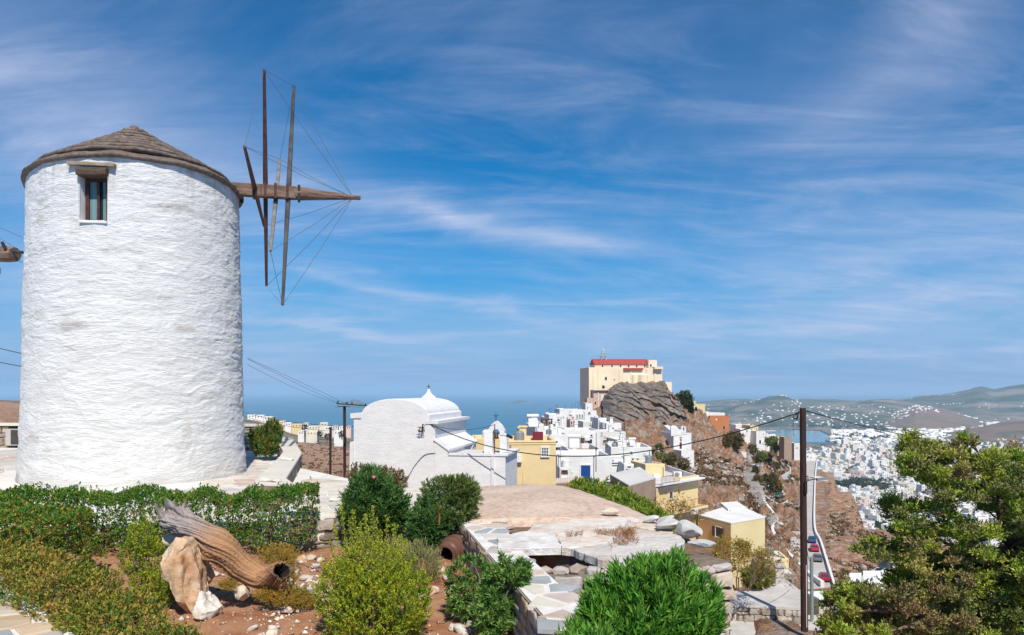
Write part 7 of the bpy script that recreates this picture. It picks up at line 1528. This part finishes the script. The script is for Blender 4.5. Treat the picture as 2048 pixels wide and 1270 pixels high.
m_bark = mat('shaggy bark', (0.14, 0.085, 0.06), (0.24, 0.17, 0.13), scale=6, rough=.95, bump=.8, bscale=20, bdist=.03, stretch=(1, 1, .3))
G_A = math.pi * (3 - math.sqrt(5))
def shoots(tips, ax, k, L, Wd, spread, length, r, fold=.22, droop=0.0, jit=.25):
    n = len(tips); ax = ax / (np.linalg.norm(ax, axis=1, keepdims=True) + 1e-9); ref = rdir(n, r); a = np.cross(ax, ref); a /= np.linalg.norm(a, axis=1, keepdims=True) + 1e-9; b = np.cross(ax, a)
    Cc, Dd, Uu, LL = [], [], [], []
    for i in range(k):
        f = i / max(1, k - 1); th = G_A * i + r.uniform(0, .5, (n, 1)); ph = spread * (.25 + .75 * f)
        rad = a * np.cos(th) + b * np.sin(th); d = ax * math.cos(ph) + rad * math.sin(ph) + r.normal(size=(n, 3)) * jit * .5; d[:, 2] -= droop * f
        Cc.append(tips - ax * length * f); Dd.append(d); Uu.append(ax + r.normal(size=(n, 3)) * .3); LL.append(L * r.uniform(.7, 1.15, n) * (.75 + .35 * math.sin(math.pi * min(1, f + .25))))
    c, d, u, l = np.vstack(Cc), np.vstack(Dd), np.vstack(Uu), np.concatenate(LL)
    return leafV(c, d, u, l, l * Wd / L, fold)
def leaf_obj(name, parts, m, parent):
    V = []; Fs = []; k = 0
    for v, f in parts: V.append(v); Fs.append(f + k); k += len(v)
    o = np_obj(name, np.vstack(V), np.vstack(Fs), m, parent); o['kind'] = 'stuff'; return o
def stems(root, base, tips, r, n, rad=.014, m=None, name='stem'):
    for t in [tips[i] for i in r.choice(len(tips), min(n, len(tips)), replace=False)]:
        b0 = Vector(base) + Vector(r.normal(size=3) * .03); t = Vector(t); mid = b0.lerp(t, .5) + Vector(r.normal(size=3) * .08 * (t - b0).length); mid.z += .08 * (t - b0).length
        MB().tube(dense([b0, mid, t], 3), list(np.linspace(rad, rad * .3, 7)), 5).build(name, m or m_twig, root)
def bush(name, label, cat, base, lobes, n, k, L, Wd, spread, length, m, seed, up=.5, droop=0, m2=None, f2=0, nst=6, group=None, inner=.3, rad=.014, jit=.25):
    """lobes: (centre xyz, radii xyz); leaves round shoot tips through the outer shell of the lobes"""
    r = np.random.default_rng(seed); root = empty(name, base, label, cat, group); T = []; A = []
    vol = np.array([np.prod(q[1]) ** (2 / 3) for q in lobes]); cnt = (n * vol / vol.sum()).astype(int)
    for (c, rad_), q in zip(lobes, cnt):
        d = rdir(q, r); lump = 1 + .22 * fbm(d[:, 0] * 2.6 + seed, d[:, 1] * 2.6, d[:, 2] * 2.6, 3, seed); s = 1 - inner * r.uniform(0, 1, (q, 1)) ** 1.5
        keep = fbm(d[:, 0] * 4 + seed, d[:, 1] * 4, d[:, 2] * 4, 2, seed + 9) > -.62; p = np.array(c) + d * np.array(rad_) * s * lump[:, None]
        T.append(p[keep]); A.append((d + np.array([0, 0, up]) + r.normal(size=d.shape) * .3)[keep])
    T = np.vstack(T); A = np.vstack(A); sel = r.uniform(size=len(T)) < f2
    leaf_obj('foliage', [shoots(T[~sel], A[~sel], k, L, Wd, spread, length, r, droop=droop, jit=jit)], m, root)
    if m2 is not None and sel.any(): leaf_obj('foliage', [shoots(T[sel], A[sel], k, L, Wd, spread, length, r, droop=droop, jit=jit)], m2, root)
    if nst: stems(root, base, T, r, nst, rad)
    return root, T
def hedge(name, label, path, w, z0, zt, n, k, L, Wd, m, seed, m2=None, f2=0, base_gap=.0, group=None, topn=.06):
    r = np.random.default_rng(seed); path = np.array(path, float); sg = np.linalg.norm(np.diff(path, axis=0), axis=1); cum = np.concatenate([[0], np.cumsum(sg)]); tot = cum[-1]
    s = r.uniform(0, tot, n); x = np.interp(s, cum, path[:, 0]); y = np.interp(s, cum, path[:, 1]); zt_ = np.interp(s, cum, zt) if hasattr(zt, '__len__') else np.full(n, zt)
    i = np.clip(np.searchsorted(cum, s) - 1, 0, len(sg) - 1); t = (path[i + 1] - path[i]) / sg[i][:, None]; nx, ny = t[:, 1], -t[:, 0]
    q_ = r.uniform(0, 4, n); u_ = r.uniform(-1, 1, n); cu = np.where(q_ < 1.5, u_, np.where(q_ < 2.6, 1., np.where(q_ < 3.5, -1., u_))); cv2 = np.where(q_ < 1.3, 1., np.where(q_ < 1.5, -1., u_)); cu = np.where(q_ >= 3.5, u_, cu); cv2 = np.where(q_ >= 3.5, r.uniform(-1, 1, n), cv2)
    rn_ = np.maximum(1, (np.abs(cu) ** 4 + np.abs(cv2) ** 4) ** .25); cu, cv2 = cu / rn_, cv2 / rn_
    bump = (1 + .18 * r.uniform(0, 1, n) * (r.uniform(0, 1, n) < .07)) + .19 * fbm(x * 2.2, y * 2.2, cv2 * 1.3, 3, seed) ; sh = (1 - .32 * r.uniform(0, 1, n) ** 1.8) * bump; W2 = np.interp(s, cum, w) if hasattr(w, '__len__') else w
    endc = np.minimum(1, np.minimum(s, tot - s) / (W2 * .35) + .45)
    a = cu * sh * W2 / 2 * endc; zz = (z0 + base_gap + zt_) / 2 + cv2 * sh * (zt_ - z0 - base_gap) / 2 + topn * fbm(x * 3, y * 3, 0, 3, seed + 4)
    keep = fbm(x * 4, y * 4, zz * 4, 2, seed + 8) > -.66 - .4 * (cv2 > .8)
    T = np.stack([x + nx * a, y + ny * a, zz], 1)[keep]; A = np.stack([nx * cu, ny * cu, cv2 + .35], 1)[keep] + r.normal(size=(keep.sum(), 3)) * .35
    root = empty(name, (path[0][0], path[0][1], z0), label, 'hedge', group); yel = r.uniform(size=len(T)) < (f2 * (1.4 - (T[:, 2] - z0) / (zt_.mean() - z0)) if f2 else -1)
    leaf_obj('foliage', [shoots(T[~yel], A[~yel], k, L, Wd, 1.15, L * .8, r)], m, root)
    if m2 is not None and yel.any(): leaf_obj('foliage', [shoots(T[yel], A[yel], k, L, Wd, 1.15, L * .8, r)], m2, root)
    for q in np.linspace(.04, .96, max(3, int(tot / .55))):
        bx, by = np.interp(q * tot, cum, path[:, 0]), np.interp(q * tot, cum, path[:, 1]); near = np.argsort((T[:, 0] - bx) ** 2 + (T[:, 1] - by) ** 2)[:160]
        for t_ in T[r.choice(near, 3)]: b0 = Vector((bx, by, z0)); t_ = Vector(t_); MB().tube(dense([b0, b0.lerp(t_, .45) + Vector((0, 0, .1)), t_], 2), [.016, .014, .01, .007, .004], 5).build('stem', m_twig, root)
    return root
hedge('clipped_hedge', 'dark green clipped hedge running in front of the windmill base', [(-3.22, 12.45), (-5.0, 12.25), (-6.8, 11.9), (-7.9, 11.5)], .95, -2.66, [-1.58, -1.62, -1.60, -1.58], 8000, 5, .052, .026, m_hedge, 1, m_hedgey, .22, .10)
hedge('clipped_hedge', 'bulky green hedge corner with yellowing side at the far left edge', [(-9.2, 10.9), (-7.2, 10.3), (-5.75, 9.9)], 1.15, -2.6, [-1.45, -1.50, -1.62], 5800, 5, .052, .027, m_hedge, 2, m_hedgey, .62, .02)
hedge('yellowing_hedge', 'untidy yellowing hedge along the flagged path at the lower left', [(-7.2, 9.6), (-5.6, 8.6), (-4.1, 7.4), (-2.8, 6.3)], [1.05, 1.0, 1.0, .9], -2.7, [-1.9, -1.88, -2.02, -2.3], 8500, 5, .046, .022, m_hedgey, 3, m_hedge, .35, 0, topn=.12)
def Q(px, py, Y): return np.array(P(px, py, Y))
# oleander in the middle
b0 = P(745, 1085, 12.7); bush('oleander_bush', 'dark green oleander with long drooping leaves and a single pink flower', 'bush', b0, [(Q(745, 1010, 12.7), (.50, .42, .50)), (Q(790, 1020, 12.7), (.25, .25, .35)), (Q(738, 970, 12.7), (.28, .25, .28)), (Q(712, 1030, 12.5), (.28, .25, .3))], 1050, 16, .12, .021, 1.05, .22, m_ole, 5, up=.9, droop=.35, nst=10)
fl = empty('oleander_flower', P(748, 953, 12.35), 'small pink oleander blossom at the top of the drooping-leaved bush', 'flower'); r5 = np.random.default_rng(2)
for k in range(5): d = Vector((math.cos(k * 1.257), -.35, math.sin(k * 1.257))); v, f = leafV(np.array([P(748, 953, 12.3)]), np.array([d]), np.array([[0, -1, .2]]), .03, .026, .1); np_obj('petal', v, f, mat('pink petal', (0.75, 0.16, 0.30), rough=.6), fl)
b0 = P(890, 1090, 12.2); rb_, Tr = bush('round_bush', 'round laurel-like bush with orange-brown stems above the dark jar', 'bush', b0, [(Q(898, 1004, 12.2), (.47, .42, .42)), (Q(925, 985, 12.2), (.30, .3, .28))], 1500, 12, .065, .016, .95, .07, m_rnd, 6, up=.7, nst=8)
bush('round_bush', 'lower dark green bush lobe left of the round laurel bush', 'bush', P(858, 1095, 12.0), [(Q(862, 1040, 11.9), (.34, .34, .38)), (Q(845, 1060, 11.8), (.25, .25, .3))], 800, 12, .065, .018, .95, .08, m_ole, 7, up=.5, nst=5)
for x0, y0, x1, y1 in ((878, 1050, 881, 1010),): MB().tube([P(x0, y0, 11.72), P(x1, y1, 11.74)], .018, 6).build('stem', mat('orange stem', (0.28, 0.09, 0.04), rough=.8), rb_)
# lime bush in the foreground with upright wands
b0 = P(745, 1300, 8.3); lb, Tl = bush('lime_bush', 'bright yellow-green bush with tiny leaves and upright wands in the foreground', 'bush', b0, [(Q(745, 1150, 8.3), (.46, .40, .42)), (Q(755, 1215, 8.1), (.55, .42, .45)), (Q(690, 1190, 8.2), (.35, .3, .42)), (Q(810, 1200, 8.2), (.32, .3, .4))], 5200, 9, .024, .015, 1.25, .055, m_limed, 8, up=.9, m2=m_lime, f2=.55, nst=16, rad=.010)
r6 = np.random.default_rng(12); Wp = []
wands = [(682, 1010), (700, 1040), (730, 1030), (745, 1015), (775, 1035), (790, 1050), (715, 1060), (660, 1085), (645, 1120), (690, 1075), (735, 1055), (760, 1062), (812, 1080), (830, 1115), (845, 1140), (668, 1050), (800, 1072), (850, 1180), (640, 1180), (722, 1045), (706, 1022), (752, 1040), (636, 1215), (862, 1155)]
tp_, ta_ = [], []
for (px, py) in wands:
    Yw_ = 8.25 + r6.uniform(-.2, .15); top_ = P(px, py, Yw_); bs = P(745 + (px - 745) * .45, 1210, 8.25); md = bs.lerp(top_, .5) + Vector(((px - 745) * .0004, 0, .04)); ln = dense([bs, md, top_], 12)
    MB().tube(ln, list(np.linspace(.007, .0025, len(ln))), 4).build('wand', m_twig, lb)
    for i in range(3, len(ln)):
        for _ in range(5): tp_.append(np.array(ln[i]) + r6.normal(size=3) * .012); ta_.append(r6.normal(size=3) + [0, 0, .6])
leaf_obj('wand_leaves', [shoots(np.array(tp_), np.array(ta_), 4, .020, .013, 1.2, .02, r6)], m_lime, lb)
# grey-green bush behind
bush('sage_bush', 'olive grey-green rounded bush with fine upright shoots beside the jar', 'bush', P(815, 1165, 10.6), [(Q(790, 1120, 10.7), (.36, .32, .30)), (Q(842, 1128, 10.5), (.30, .3, .30)), (Q(730, 1100, 10.9), (.28, .25, .22))], 2600, 12, .036, .006, .55, .075, m_sage, 9, up=1.3, nst=8, inner=.4)
# pittosporum by the coping wall
bush('whorled_bush', 'glossy green bush with whorled leaves growing beside the coping wall', 'bush', P(985, 1265, 8.4), [(Q(940, 1165, 8.8), (.30, .26, .30)), (Q(930, 1200, 8.7), (.20, .2, .22)), (Q(1000, 1200, 8.3), (.27, .25, .33)), (Q(985, 1235, 8.1), (.22, .22, .28))], 520, 13, .075, .020, 1.15, .045, m_pit, 10, up=.7, nst=14)
bush('whorled_bush', 'taller branch of whorled leaves leaning over the coping flagstones', 'bush', P(1003, 1250, 8.2), [(Q(1022, 1150, 8.2), (.20, .18, .15)), (Q(1043, 1140, 8.2), (.10, .10, .10)), (Q(1008, 1118, 8.2), (.06, .06, .05)), (Q(985, 1150, 8.2), (.10, .10, .10))], 150, 13, .078, .021, 1.15, .045, m_pit, 11, up=.8, nst=12)
# foreground oleander
bush('oleander_bush', 'bright green oleander filling the bottom of the picture beside the ruin', 'bush', (1.25, 6.9, -3.5), [(Q(1295, 1225, 6.9), (.60, .50, .50)), (Q(1320, 1180, 7.0), (.36, .32, .30)), (Q(1395, 1240, 6.9), (.22, .3, .38)), (Q(1215, 1260, 6.7), (.28, .3, .33))], 1250, 15, .115, .021, .82, .15, m_olef, 13, up=1.3, droop=.05, nst=16, jit=.2)
bush('oleander_bush', 'small oleander shoots spilling over the near end of the coping wall', 'bush', (.72, 6.3, -3.5), [(Q(1150, 1290, 6.4), (.16, .16, .17)), (Q(1200, 1290, 6.3), (.14, .14, .14))], 90, 14, .105, .018, .85, .13, m_olef, 14, up=1.2, nst=5)
# little round-leaved shrub left of the log
b0 = P(288, 1190, 9.3); bush('small_leaved_shrub', 'slender yellow-green small-leaved shrub left of the standing rock', 'bush', b0, [(Q(285, 1075, 9.3), (.20, .18, .24)), (Q(305, 1120, 9.3), (.24, .2, .25)), (Q(262, 1120, 9.3), (.16, .16, .22)), (Q(300, 1170, 9.2), (.28, .22, .2)), (Q(340, 1180, 9.3), (.2, .2, .16))], 2100, 8, .022, .016, 1.3, .05, m_limed, 15, up=.5, m2=m_lime, f2=.45, nst=12, rad=.012)
# creeping plant round the hollow end of the log
bush('creeping_plant', 'orange and green creeping plant growing round the hollow end of the log', 'plant', P(560, 1180, 9.2), [(Q(555, 1108, 9.45), (.26, .25, .12)), (Q(580, 1140, 9.35), (.13, .13, .22)), (Q(575, 1190, 9.1), (.3, .25, .12)), (Q(610, 1200, 9.1), (.2, .2, .1)), (Q(530, 1190, 9.0), (.14, .14, .08))], 2400, 8, .026, .007, 1.2, .03, m_moss, 16, up=.6, nst=0, inner=.6)
bush('creeping_plant', 'small dry clump of creeping plant beside the support rock', 'plant', P(455, 1170, 9.1), [(Q(457, 1168, 9.1), (.14, .12, .07))], 300, 8, .024, .007, 1.2, .03, m_moss, 17, up=.6, nst=0, inner=.6)
# shrub behind the mill terrace, dry shrubs by the church
bush('terrace_shrub', 'mixed dark green and yellowing shrub against the wall behind the windmill', 'bush', P(532, 905, 25), [(Q(522, 880, 25), (.38, .4, .45)), (Q(545, 868, 25.2), (.32, .4, .5)), (Q(538, 890, 24.8), (.35, .35, .35))], 900, 10, .13, .03, .8, .2, m_ole, 18, up=1.2, m2=m_hedgey, f2=.5, nst=7)
bush('dry_shrub', 'sparse brownish shrub standing in front of the white church wall', 'bush', P(755, 975, 16.5), [(Q(765, 955, 16.5), (.55, .4, .25)), (Q(722, 950, 16.5), (.28, .3, .25)), (Q(800, 965, 16.3), (.2, .2, .14))], 520, 8, .07, .026, 1.1, .1, m_dryl, 19, up=.8, nst=26, rad=.012)
bush('dry_shrub', 'low leafless twiggy shrub between the two wooden poles', 'bush', P(690, 975, 19), [(Q(685, 960, 19), (.3, .3, .2))], 60, 5, .05, .02, 1.1, .08, m_dryl, 20, up=.8, nst=24, rad=.01)
# shrub band behind the pink roof
hedge('green_shrub_mass', 'bright green shrub mass rising behind the edge of the pink roof', [XY(1165, 21.5), XY(1205, 20.5), XY(1250, 19.5), XY(1310, 18)], 1.7, -4.5, [-2.58, -2.68, -2.86, -3.02], 4200, 8, .13, .035, leafmat('shrub leaf', (0.17, 0.27, 0.03), (0.32, 0.36, 0.04), None, 1.5), 22, m_hedge, .2)
# twiggy trees below the ruin
def twig_tree(label, bx, by, Y, spans, n, m, seed, h, leafn):
    r = np.random.default_rng(seed); base = P(bx, by, Y); root = empty('twiggy_tree', base, label, 'tree'); tips = []; b = MB()
    def grow(p, d, L, rad, lv):
        q = p + d * L; mid = p.lerp(q, .5) + Vector(r.normal(size=3) * L * .06); b.tube([p, mid, q], [rad, rad * .8, rad * .6], 5 if lv < 2 else 4, cap=False)
        if lv >= 4: tips.append(q); return
        for _ in range(3 if lv else 4):
            nd = (d + Vector(r.normal(size=3) * .42) + Vector((0, 0, .12))).normalized(); grow(q, nd, L * r.uniform(.6, .85), rad * .6, lv + 1)
    for s in spans: grow(base + Vector(r.normal(size=3) * .05), Vector((s, r.uniform(-.2, .2), 1)).normalized(), h * .3, h * .014, 0)
    b.build('branches', m_twig, root); T = np.array(tips)
    if leafn: sel = T[r.choice(len(T), leafn)] + r.normal(size=(leafn, 3)) * .08; leaf_obj('foliage', [shoots(sel, rdir(leafn, r), 5, .07, .035, 1.2, .08, r)], m, root)
twig_tree('leafless grey shrub tree in front of the yellow terrace house', 1345, 1090, 22, (-.3, .15, .5), 3, m_moss, 31, 1.5, 160)
twig_tree('yellowish twiggy tree left of the low yellow house corner', 1470, 1180, 30, (-.6, -.2, .1), 3, m_moss, 32, 2.3, 1500)
twig_tree('bare branching shrub in front of the pale yellow wall', 1500, 1182, 29, (.1, .5, .9), 3, m_moss, 33, 1.9, 260)
bush('dark_bush', 'dark green bush at the foot of the twiggy trees near the fence', 'bush', P(1510, 1180, 33), [(Q(1515, 1155, 33), (.75, .6, .5))], 600, 8, .16, .03, 1, .15, m_hilg, 34, nst=4, m2=m_moss, f2=.3)
# trees and shrubs on the ridge
def far_tree(name, label, px, pt, pb, wpx, Y, m, seed, n=420, cone=False, cat='tree', group=None):
    r = np.random.default_rng(seed); base = P(px, pb, Y); root = empty(name, base, label, cat, group); H = (pb - pt) / F * Y; Rw = wpx / F * Y / 2; T = []
    d = rdir(n, r); s = r.uniform(.55, 1, (n, 1)); f = (d[:, 2:3] + 1) / 2
    if cone: rad = (1 - f) ** .8 * Rw * s; p = np.hstack([d[:, :1] / (np.abs(d[:, :2]).max(1, keepdims=True) + .2) * rad, d[:, 1:2] * rad, f * H * .95 + .05 * H])
    else: lump = 1 + .3 * fbm(d[:, 0] * 2.5 + seed, d[:, 1] * 2.5, d[:, 2] * 2.5, 3, seed)[:, None]; p = d * np.array([Rw, Rw, H * .42]) * s * lump + [0, 0, H * .56]
    keep = fbm(p[:, 0] * 1.1, p[:, 1] * 1.1, p[:, 2] * 1.1 + seed, 2, seed) > -.55; p = p[keep]; T = p + np.array(base)
    sz = max(.35, H * .10); leaf_obj('crown', [shoots(T, d[keep] + [0, 0, .4], 7, sz, sz * .5, 1.1, sz * .7, r)], m, root)
    MB().tube([base - Vector((0, 0, 1.5)), base + Vector((0, 0, H * .35)), base + Vector((.05 * H, 0, H * .6))], [H * .045, H * .035, H * .02], 6).build('trunk', m_bark, root); return root
far_tree('pine_tree', 'round-topped pine right of the castle rock', 1367, 780, 825, 34, 318, m_pine, 41, 500)
far_tree('cypress_tree', 'dark slanting conifer between the pine and the pale yellow house', 1381, 792, 838, 16, 316, m_tt, 42, 300, True)
far_tree('cypress_tree', 'dark green conifer below the tall yellow house', 1392, 816, 848, 20, 312, m_tt, 43, 320, True)
far_tree('ochre_tree', 'large ochre-green tree below the orange house', 1470, 863, 902, 32, 285, m_och, 44, 600)
far_tree('ochre_tree', 'smaller ochre shrub tree left of the large ochre-green one', 1455, 868, 900, 20, 282, m_och, 45, 300)
far_tree('green_tree', 'fresh green tree before the white ridge house with dark doors', 1543, 872, 897, 28, 305, m_hilg, 46, 420)
far_tree('cypress_tree', 'dark conifer right below the fresh green ridge tree', 1552, 884, 908, 14, 296, m_tt, 47, 260)
for i_, (px, pt, pb, w, m, lab) in enumerate(((1504, 888, 912, 22, m_pine, 'dark green shrub just right of the stairway top'), (1523, 900, 926, 24, m_hilg, 'yellow-green shrub above the light blue hut'), (1536, 906, 930, 18, m_pine, 'grey-green shrub right of the yellow-green one'), (1516, 918, 932, 14, m_tt, 'small dark shrub over the roof of the light blue hut'),
        (1511, 930, 955, 15, m_och, 'ochre tree growing against the stair parapet'), (1516, 948, 972, 22, m_och, 'brown-green tree under the light blue hut'), (1530, 946, 966, 14, m_pine, 'dark small tree right of the light blue hut'), (1547, 944, 990, 24, m_och, 'tall ochre tree in the middle of the ridge garden'), (1556, 960, 992, 18, m_och, 'ochre bush joined to the tall garden tree'), (1552, 922, 942, 18, m_pine, 'dark low shrub at the top of the ridge garden'),
        (1318, 902, 930, 30, m_hilg, 'olive shrub beneath the white chapel'), (1342, 905, 936, 30, m_och, 'brownish shrub in front of the chapel annex'), (1368, 915, 945, 26, m_och, 'dry brown shrub right of the chapel annex'), (1232, 884, 894, 9, m_hilg, 'small palm-like plant on the rubble roof'), (1318, 886, 905, 16, m_hilg, 'small green shrub left of the chapel steps'))):
    h_ = hit(px, pb, 60); Yt = 87 if px == 1232 else h_.y; far_tree('hillside_shrub', lab, px, pt, pb, w, Yt, m, 60 + i_, 260, cat='shrub', group='shrubs of the rocky ridge')
for i_, (px, pt, pb, w) in enumerate(((1690, 903, 940, 12), (1702, 900, 940, 16), (1718, 903, 938, 22), (1738, 905, 936, 16), (1757, 950, 978, 10), (1768, 955, 985, 8))):
    pass
# weeds on the slab roof
wd = empty('dry_weeds', P(1255, 1070, 10.6), 'dry reddish weeds sprouting from cracks in the broken roof slab', 'weeds'); r7 = np.random.default_rng(6)
pts = np.array([PZ(x, y, -2.05) for x, y in zip(np.concatenate([r7.normal(1252, 12, 130), r7.uniform(1190, 1270, 60), r7.uniform(1130, 1165, 20)]), np.concatenate([r7.normal(1072, 10, 130), r7.uniform(1060, 1068, 60), r7.uniform(1064, 1072, 20)]))])
leaf_obj('stalks', [shoots(pts, r7.normal(size=(len(pts), 3)) * .5 + [0, 0, .8], 6, .07, .005, .9, .03, r7)], mat('dry red stalk', (0.32, 0.13, 0.06), (0.42, 0.24, 0.12), scale=5, rough=.9, island=.3), wd)
# ------------------------------------------------------------ the big juniper at the right
out_ = [(1800, 858), (1832, 866), (1848, 885), (1895, 888), (1932, 872), (1960, 893), (2000, 900), (2060, 905), (2160, 880), (2200, 1290), (1640, 1290), (1648, 1225), (1640, 1195), (1700, 1168), (1760, 1175), (1775, 1150), (1830, 1115), (1742, 1122), (1708, 1098), (1745, 1080), (1800, 1085), (1752, 1020), (1800, 985), (1852, 975), (1812, 950), (1795, 925), (1820, 905), (1800, 885)]
r8 = np.random.default_rng(21); clumps = []
while len(clumps) < 900:
    x, y = r8.uniform(1640, 2200), r8.uniform(856, 1290)
    if not inside(out_, x, y): continue
    if fbm(x * .022, y * .022, 0, 2, 5) < -.72 and y < 1100: continue
    edge_ok = all(inside(out_, x + dx, y + dy) for dx, dy in ((14, 0), (-14, 0), (0, -12)))
    Yc_ = r8.uniform(8.7, 10.6) if edge_ok else r8.uniform(9.2, 10.0); clumps.append((np.array(P(x, y, Yc_)), r8.uniform(.06, .14) * (1 if edge_ok else .75)))
for (x, y, s) in ((1812, 878, .08), (1826, 874, .08), (1822, 890, .1), (1838, 905, .1), (1850, 900, .09), (1870, 905, .1), (1806, 900, .1), (1826, 915, .11), (1715, 1098, .07), (1735, 1102, .09), (1765, 1110, .1), (1790, 1118, .1), (1725, 1085, .06), (1655, 1190, .07), (1670, 1200, .1), (1650, 1250, .1), (1680, 1240, .12), (1700, 1190, .1), (1935, 885, .09), (1770, 1010, .09), (1785, 1000, .1), (1805, 1040, .12), (1850, 960, .1)): clumps.append((np.array(P(x, y, 9.5)), s))
jr = empty('juniper_tree', P(2015, 1290, 9.9), 'large spreading juniper with scaly foliage and pale berries at the right edge', 'tree'); LV = {0: [], 1: []}; bt_, sz_ = [], []
for ci, (c, s) in enumerate(clumps):
    q = int(1000 * (s / .16) ** 2 / 6); d = rdir(q, r8); d[:, 2] = np.where(d[:, 2] < -.3, -d[:, 2] * .5, d[:, 2]); p = c + d * s * np.array([1.15, 1.1, 1.0]) * np.where(r8.uniform(size=(q, 1)) < .14, r8.uniform(1., 1.45, (q, 1)), r8.uniform(.4, 1.0, (q, 1))) * (1 + .35 * fbm(d[:, 0] * 3 + ci, d[:, 1] * 3, d[:, 2] * 3, 2, ci))[:, None]
    ax = d + np.array([0, 0, .55]) + r8.normal(size=d.shape) * .35; kind = 0 if r8.uniform() < .52 else 1
    LV[kind].append(shoots(p, ax, 5, .049, .020, .8, .05, r8, jit=.35)); nb_ = int(17 * s / .16); k_ = r8.integers(0, q, nb_); bt_.append(p[k_] + d[k_] * .02); sz_.append(r8.uniform(.006, .012, nb_))
leaf_obj('foliage', LV[0], m_jun, jr); leaf_obj('foliage', LV[1], m_jund, jr)
B_ = np.vstack(bt_); S_ = np.concatenate(sz_); oc = np.array([(1, 0, 0), (0, 1, 0), (-1, 0, 0), (0, -1, 0), (0, 0, 1), (0, 0, -1.)]); tf_ = np.array([(0, 1, 4), (1, 2, 4), (2, 3, 4), (3, 0, 4), (1, 0, 5), (2, 1, 5), (3, 2, 5), (0, 3, 5)])
o = np_obj('berries', (B_[:, None] + oc[None] * S_[:, None, None]).reshape(-1, 3), (tf_[None] + np.arange(len(B_))[:, None, None] * 6).reshape(-1, 3), mat('pale juniper cone', (0.50, 0.40, 0.26), (0.34, 0.24, 0.15), scale=9, rough=.8, island=.3), jr, smooth=True); o['kind'] = 'stuff'
trk = [P(2010, 1420, 9.9), P(2012, 1290, 9.9), P(2005, 1180, 9.85), P(2020, 1080, 9.8), P(1995, 1000, 9.8)]
trk[0].z = -6.2; MB().tube(dense(trk, 5), list(np.linspace(.17, .07, 21)), 10).build('trunk', m_bark, jr, smooth=True)
tl = dense(trk, 5)
for i_ in r8.choice(len(clumps), 75, replace=False):
    c = Vector(clumps[i_][0]); s0 = min(tl[3:], key=lambda t: (t - c).length + abs(t.z - (c.z - .35)) * 1.2); m_ = s0.lerp(c, .5) + Vector(r8.normal(size=3) * .08); L_ = (c - s0).length
    MB().tube(dense([s0, m_, c], 4), list(np.linspace(.012 + .018 * L_, .006, 9)), 6).build('limb', m_bark, jr)
bush('background_shrub', 'small yellowish bush top showing above the juniper at the right edge', 'bush', P(2032, 960, 16), [(Q(2030, 905, 16), (.16, .2, .3)), (Q(2040, 935, 16), (.25, .2, .3))], 420, 8, .06, .012, .8, .08, m_moss, 51, up=1, nst=3)
# ------------------------------------------------------------ coast houses on the far left slope
ch = [(495, 510, 829, 'white'), (512, 527, 830, 'white'), (528, 545, 833, 'white'), (541, 556, 839, 'pink'), (557, 569, 841, 'cream'), (570, 582, 845, 'white'), (583, 604, 848, 'yellow'), (606, 616, 846, 'white'), (617, 636, 852, 'cream'), (637, 648, 849, 'pink'), (649, 662, 853, 'white'), (664, 676, 851, 'grey'), (678, 690, 852, 'white'), (496, 520, 837, 'white'), (612, 634, 863, 'cream'), (668, 686, 862, 'white'), (596, 608, 862, 'white'), (640, 655, 845, 'cream'), (692, 702, 852, 'pink')]
cmx = {'white': m_wh, 'cream': m_cr, 'pink': m_pk, 'yellow': m_yel, 'grey': m_gr}
where = ['next to the windmill edge', 'second from the windmill edge', 'behind the terrace shrub', 'just past the terrace shrub', 'right of the pink one', 'left of the big yellow house', 'standing out among its neighbours', 'right of the big yellow house', 'with two window rows', 'beside the thin wooden pole', 'behind the thin wooden pole', 'between the two poles', 'right before the crossarm pole', 'lower row at the windmill edge', 'low on the slope below the cream one', 'low on the slope between the poles', 'isolated below the big yellow house', 'peeking above the roofs', 'last before the church']
for (x0, x1, yt, c), wh_ in zip(ch, where):
    Yc_ = 820 if yt < 858 else 560; hgt = 5.5 if yt < 858 else 4.2; pb_ = yt + hgt / Yc_ * F
    house(('%s far house on the coastal skyline ' % c) + wh_, x0, x1, yt, pb_, Yc_, 9, R(4), cmx[c], m_gr, par_h=.5, wins=[(x0 + (x1 - x0) * f, yt + 3.6, 1.8, 2.6, 'dark') for f in ((.3, .7) if x1 - x0 < 16 else (.2, .5, .8))], sink=8, group='houses on the coastal skyline')
for i_, (px, pt, pb) in enumerate(((609, 848, 862), (640, 862, 876), (655, 866, 880), (684, 860, 876))): far_tree('coast_tree', ['dark tree right of the big yellow coast house', 'dark tree left of the thin pole on the far slope', 'dark low tree behind the thin pole', 'dark tree beside the crossarm pole on the far slope'][i_], px, pt, pb, 13, 560, m_tt, 90 + i_, 200)
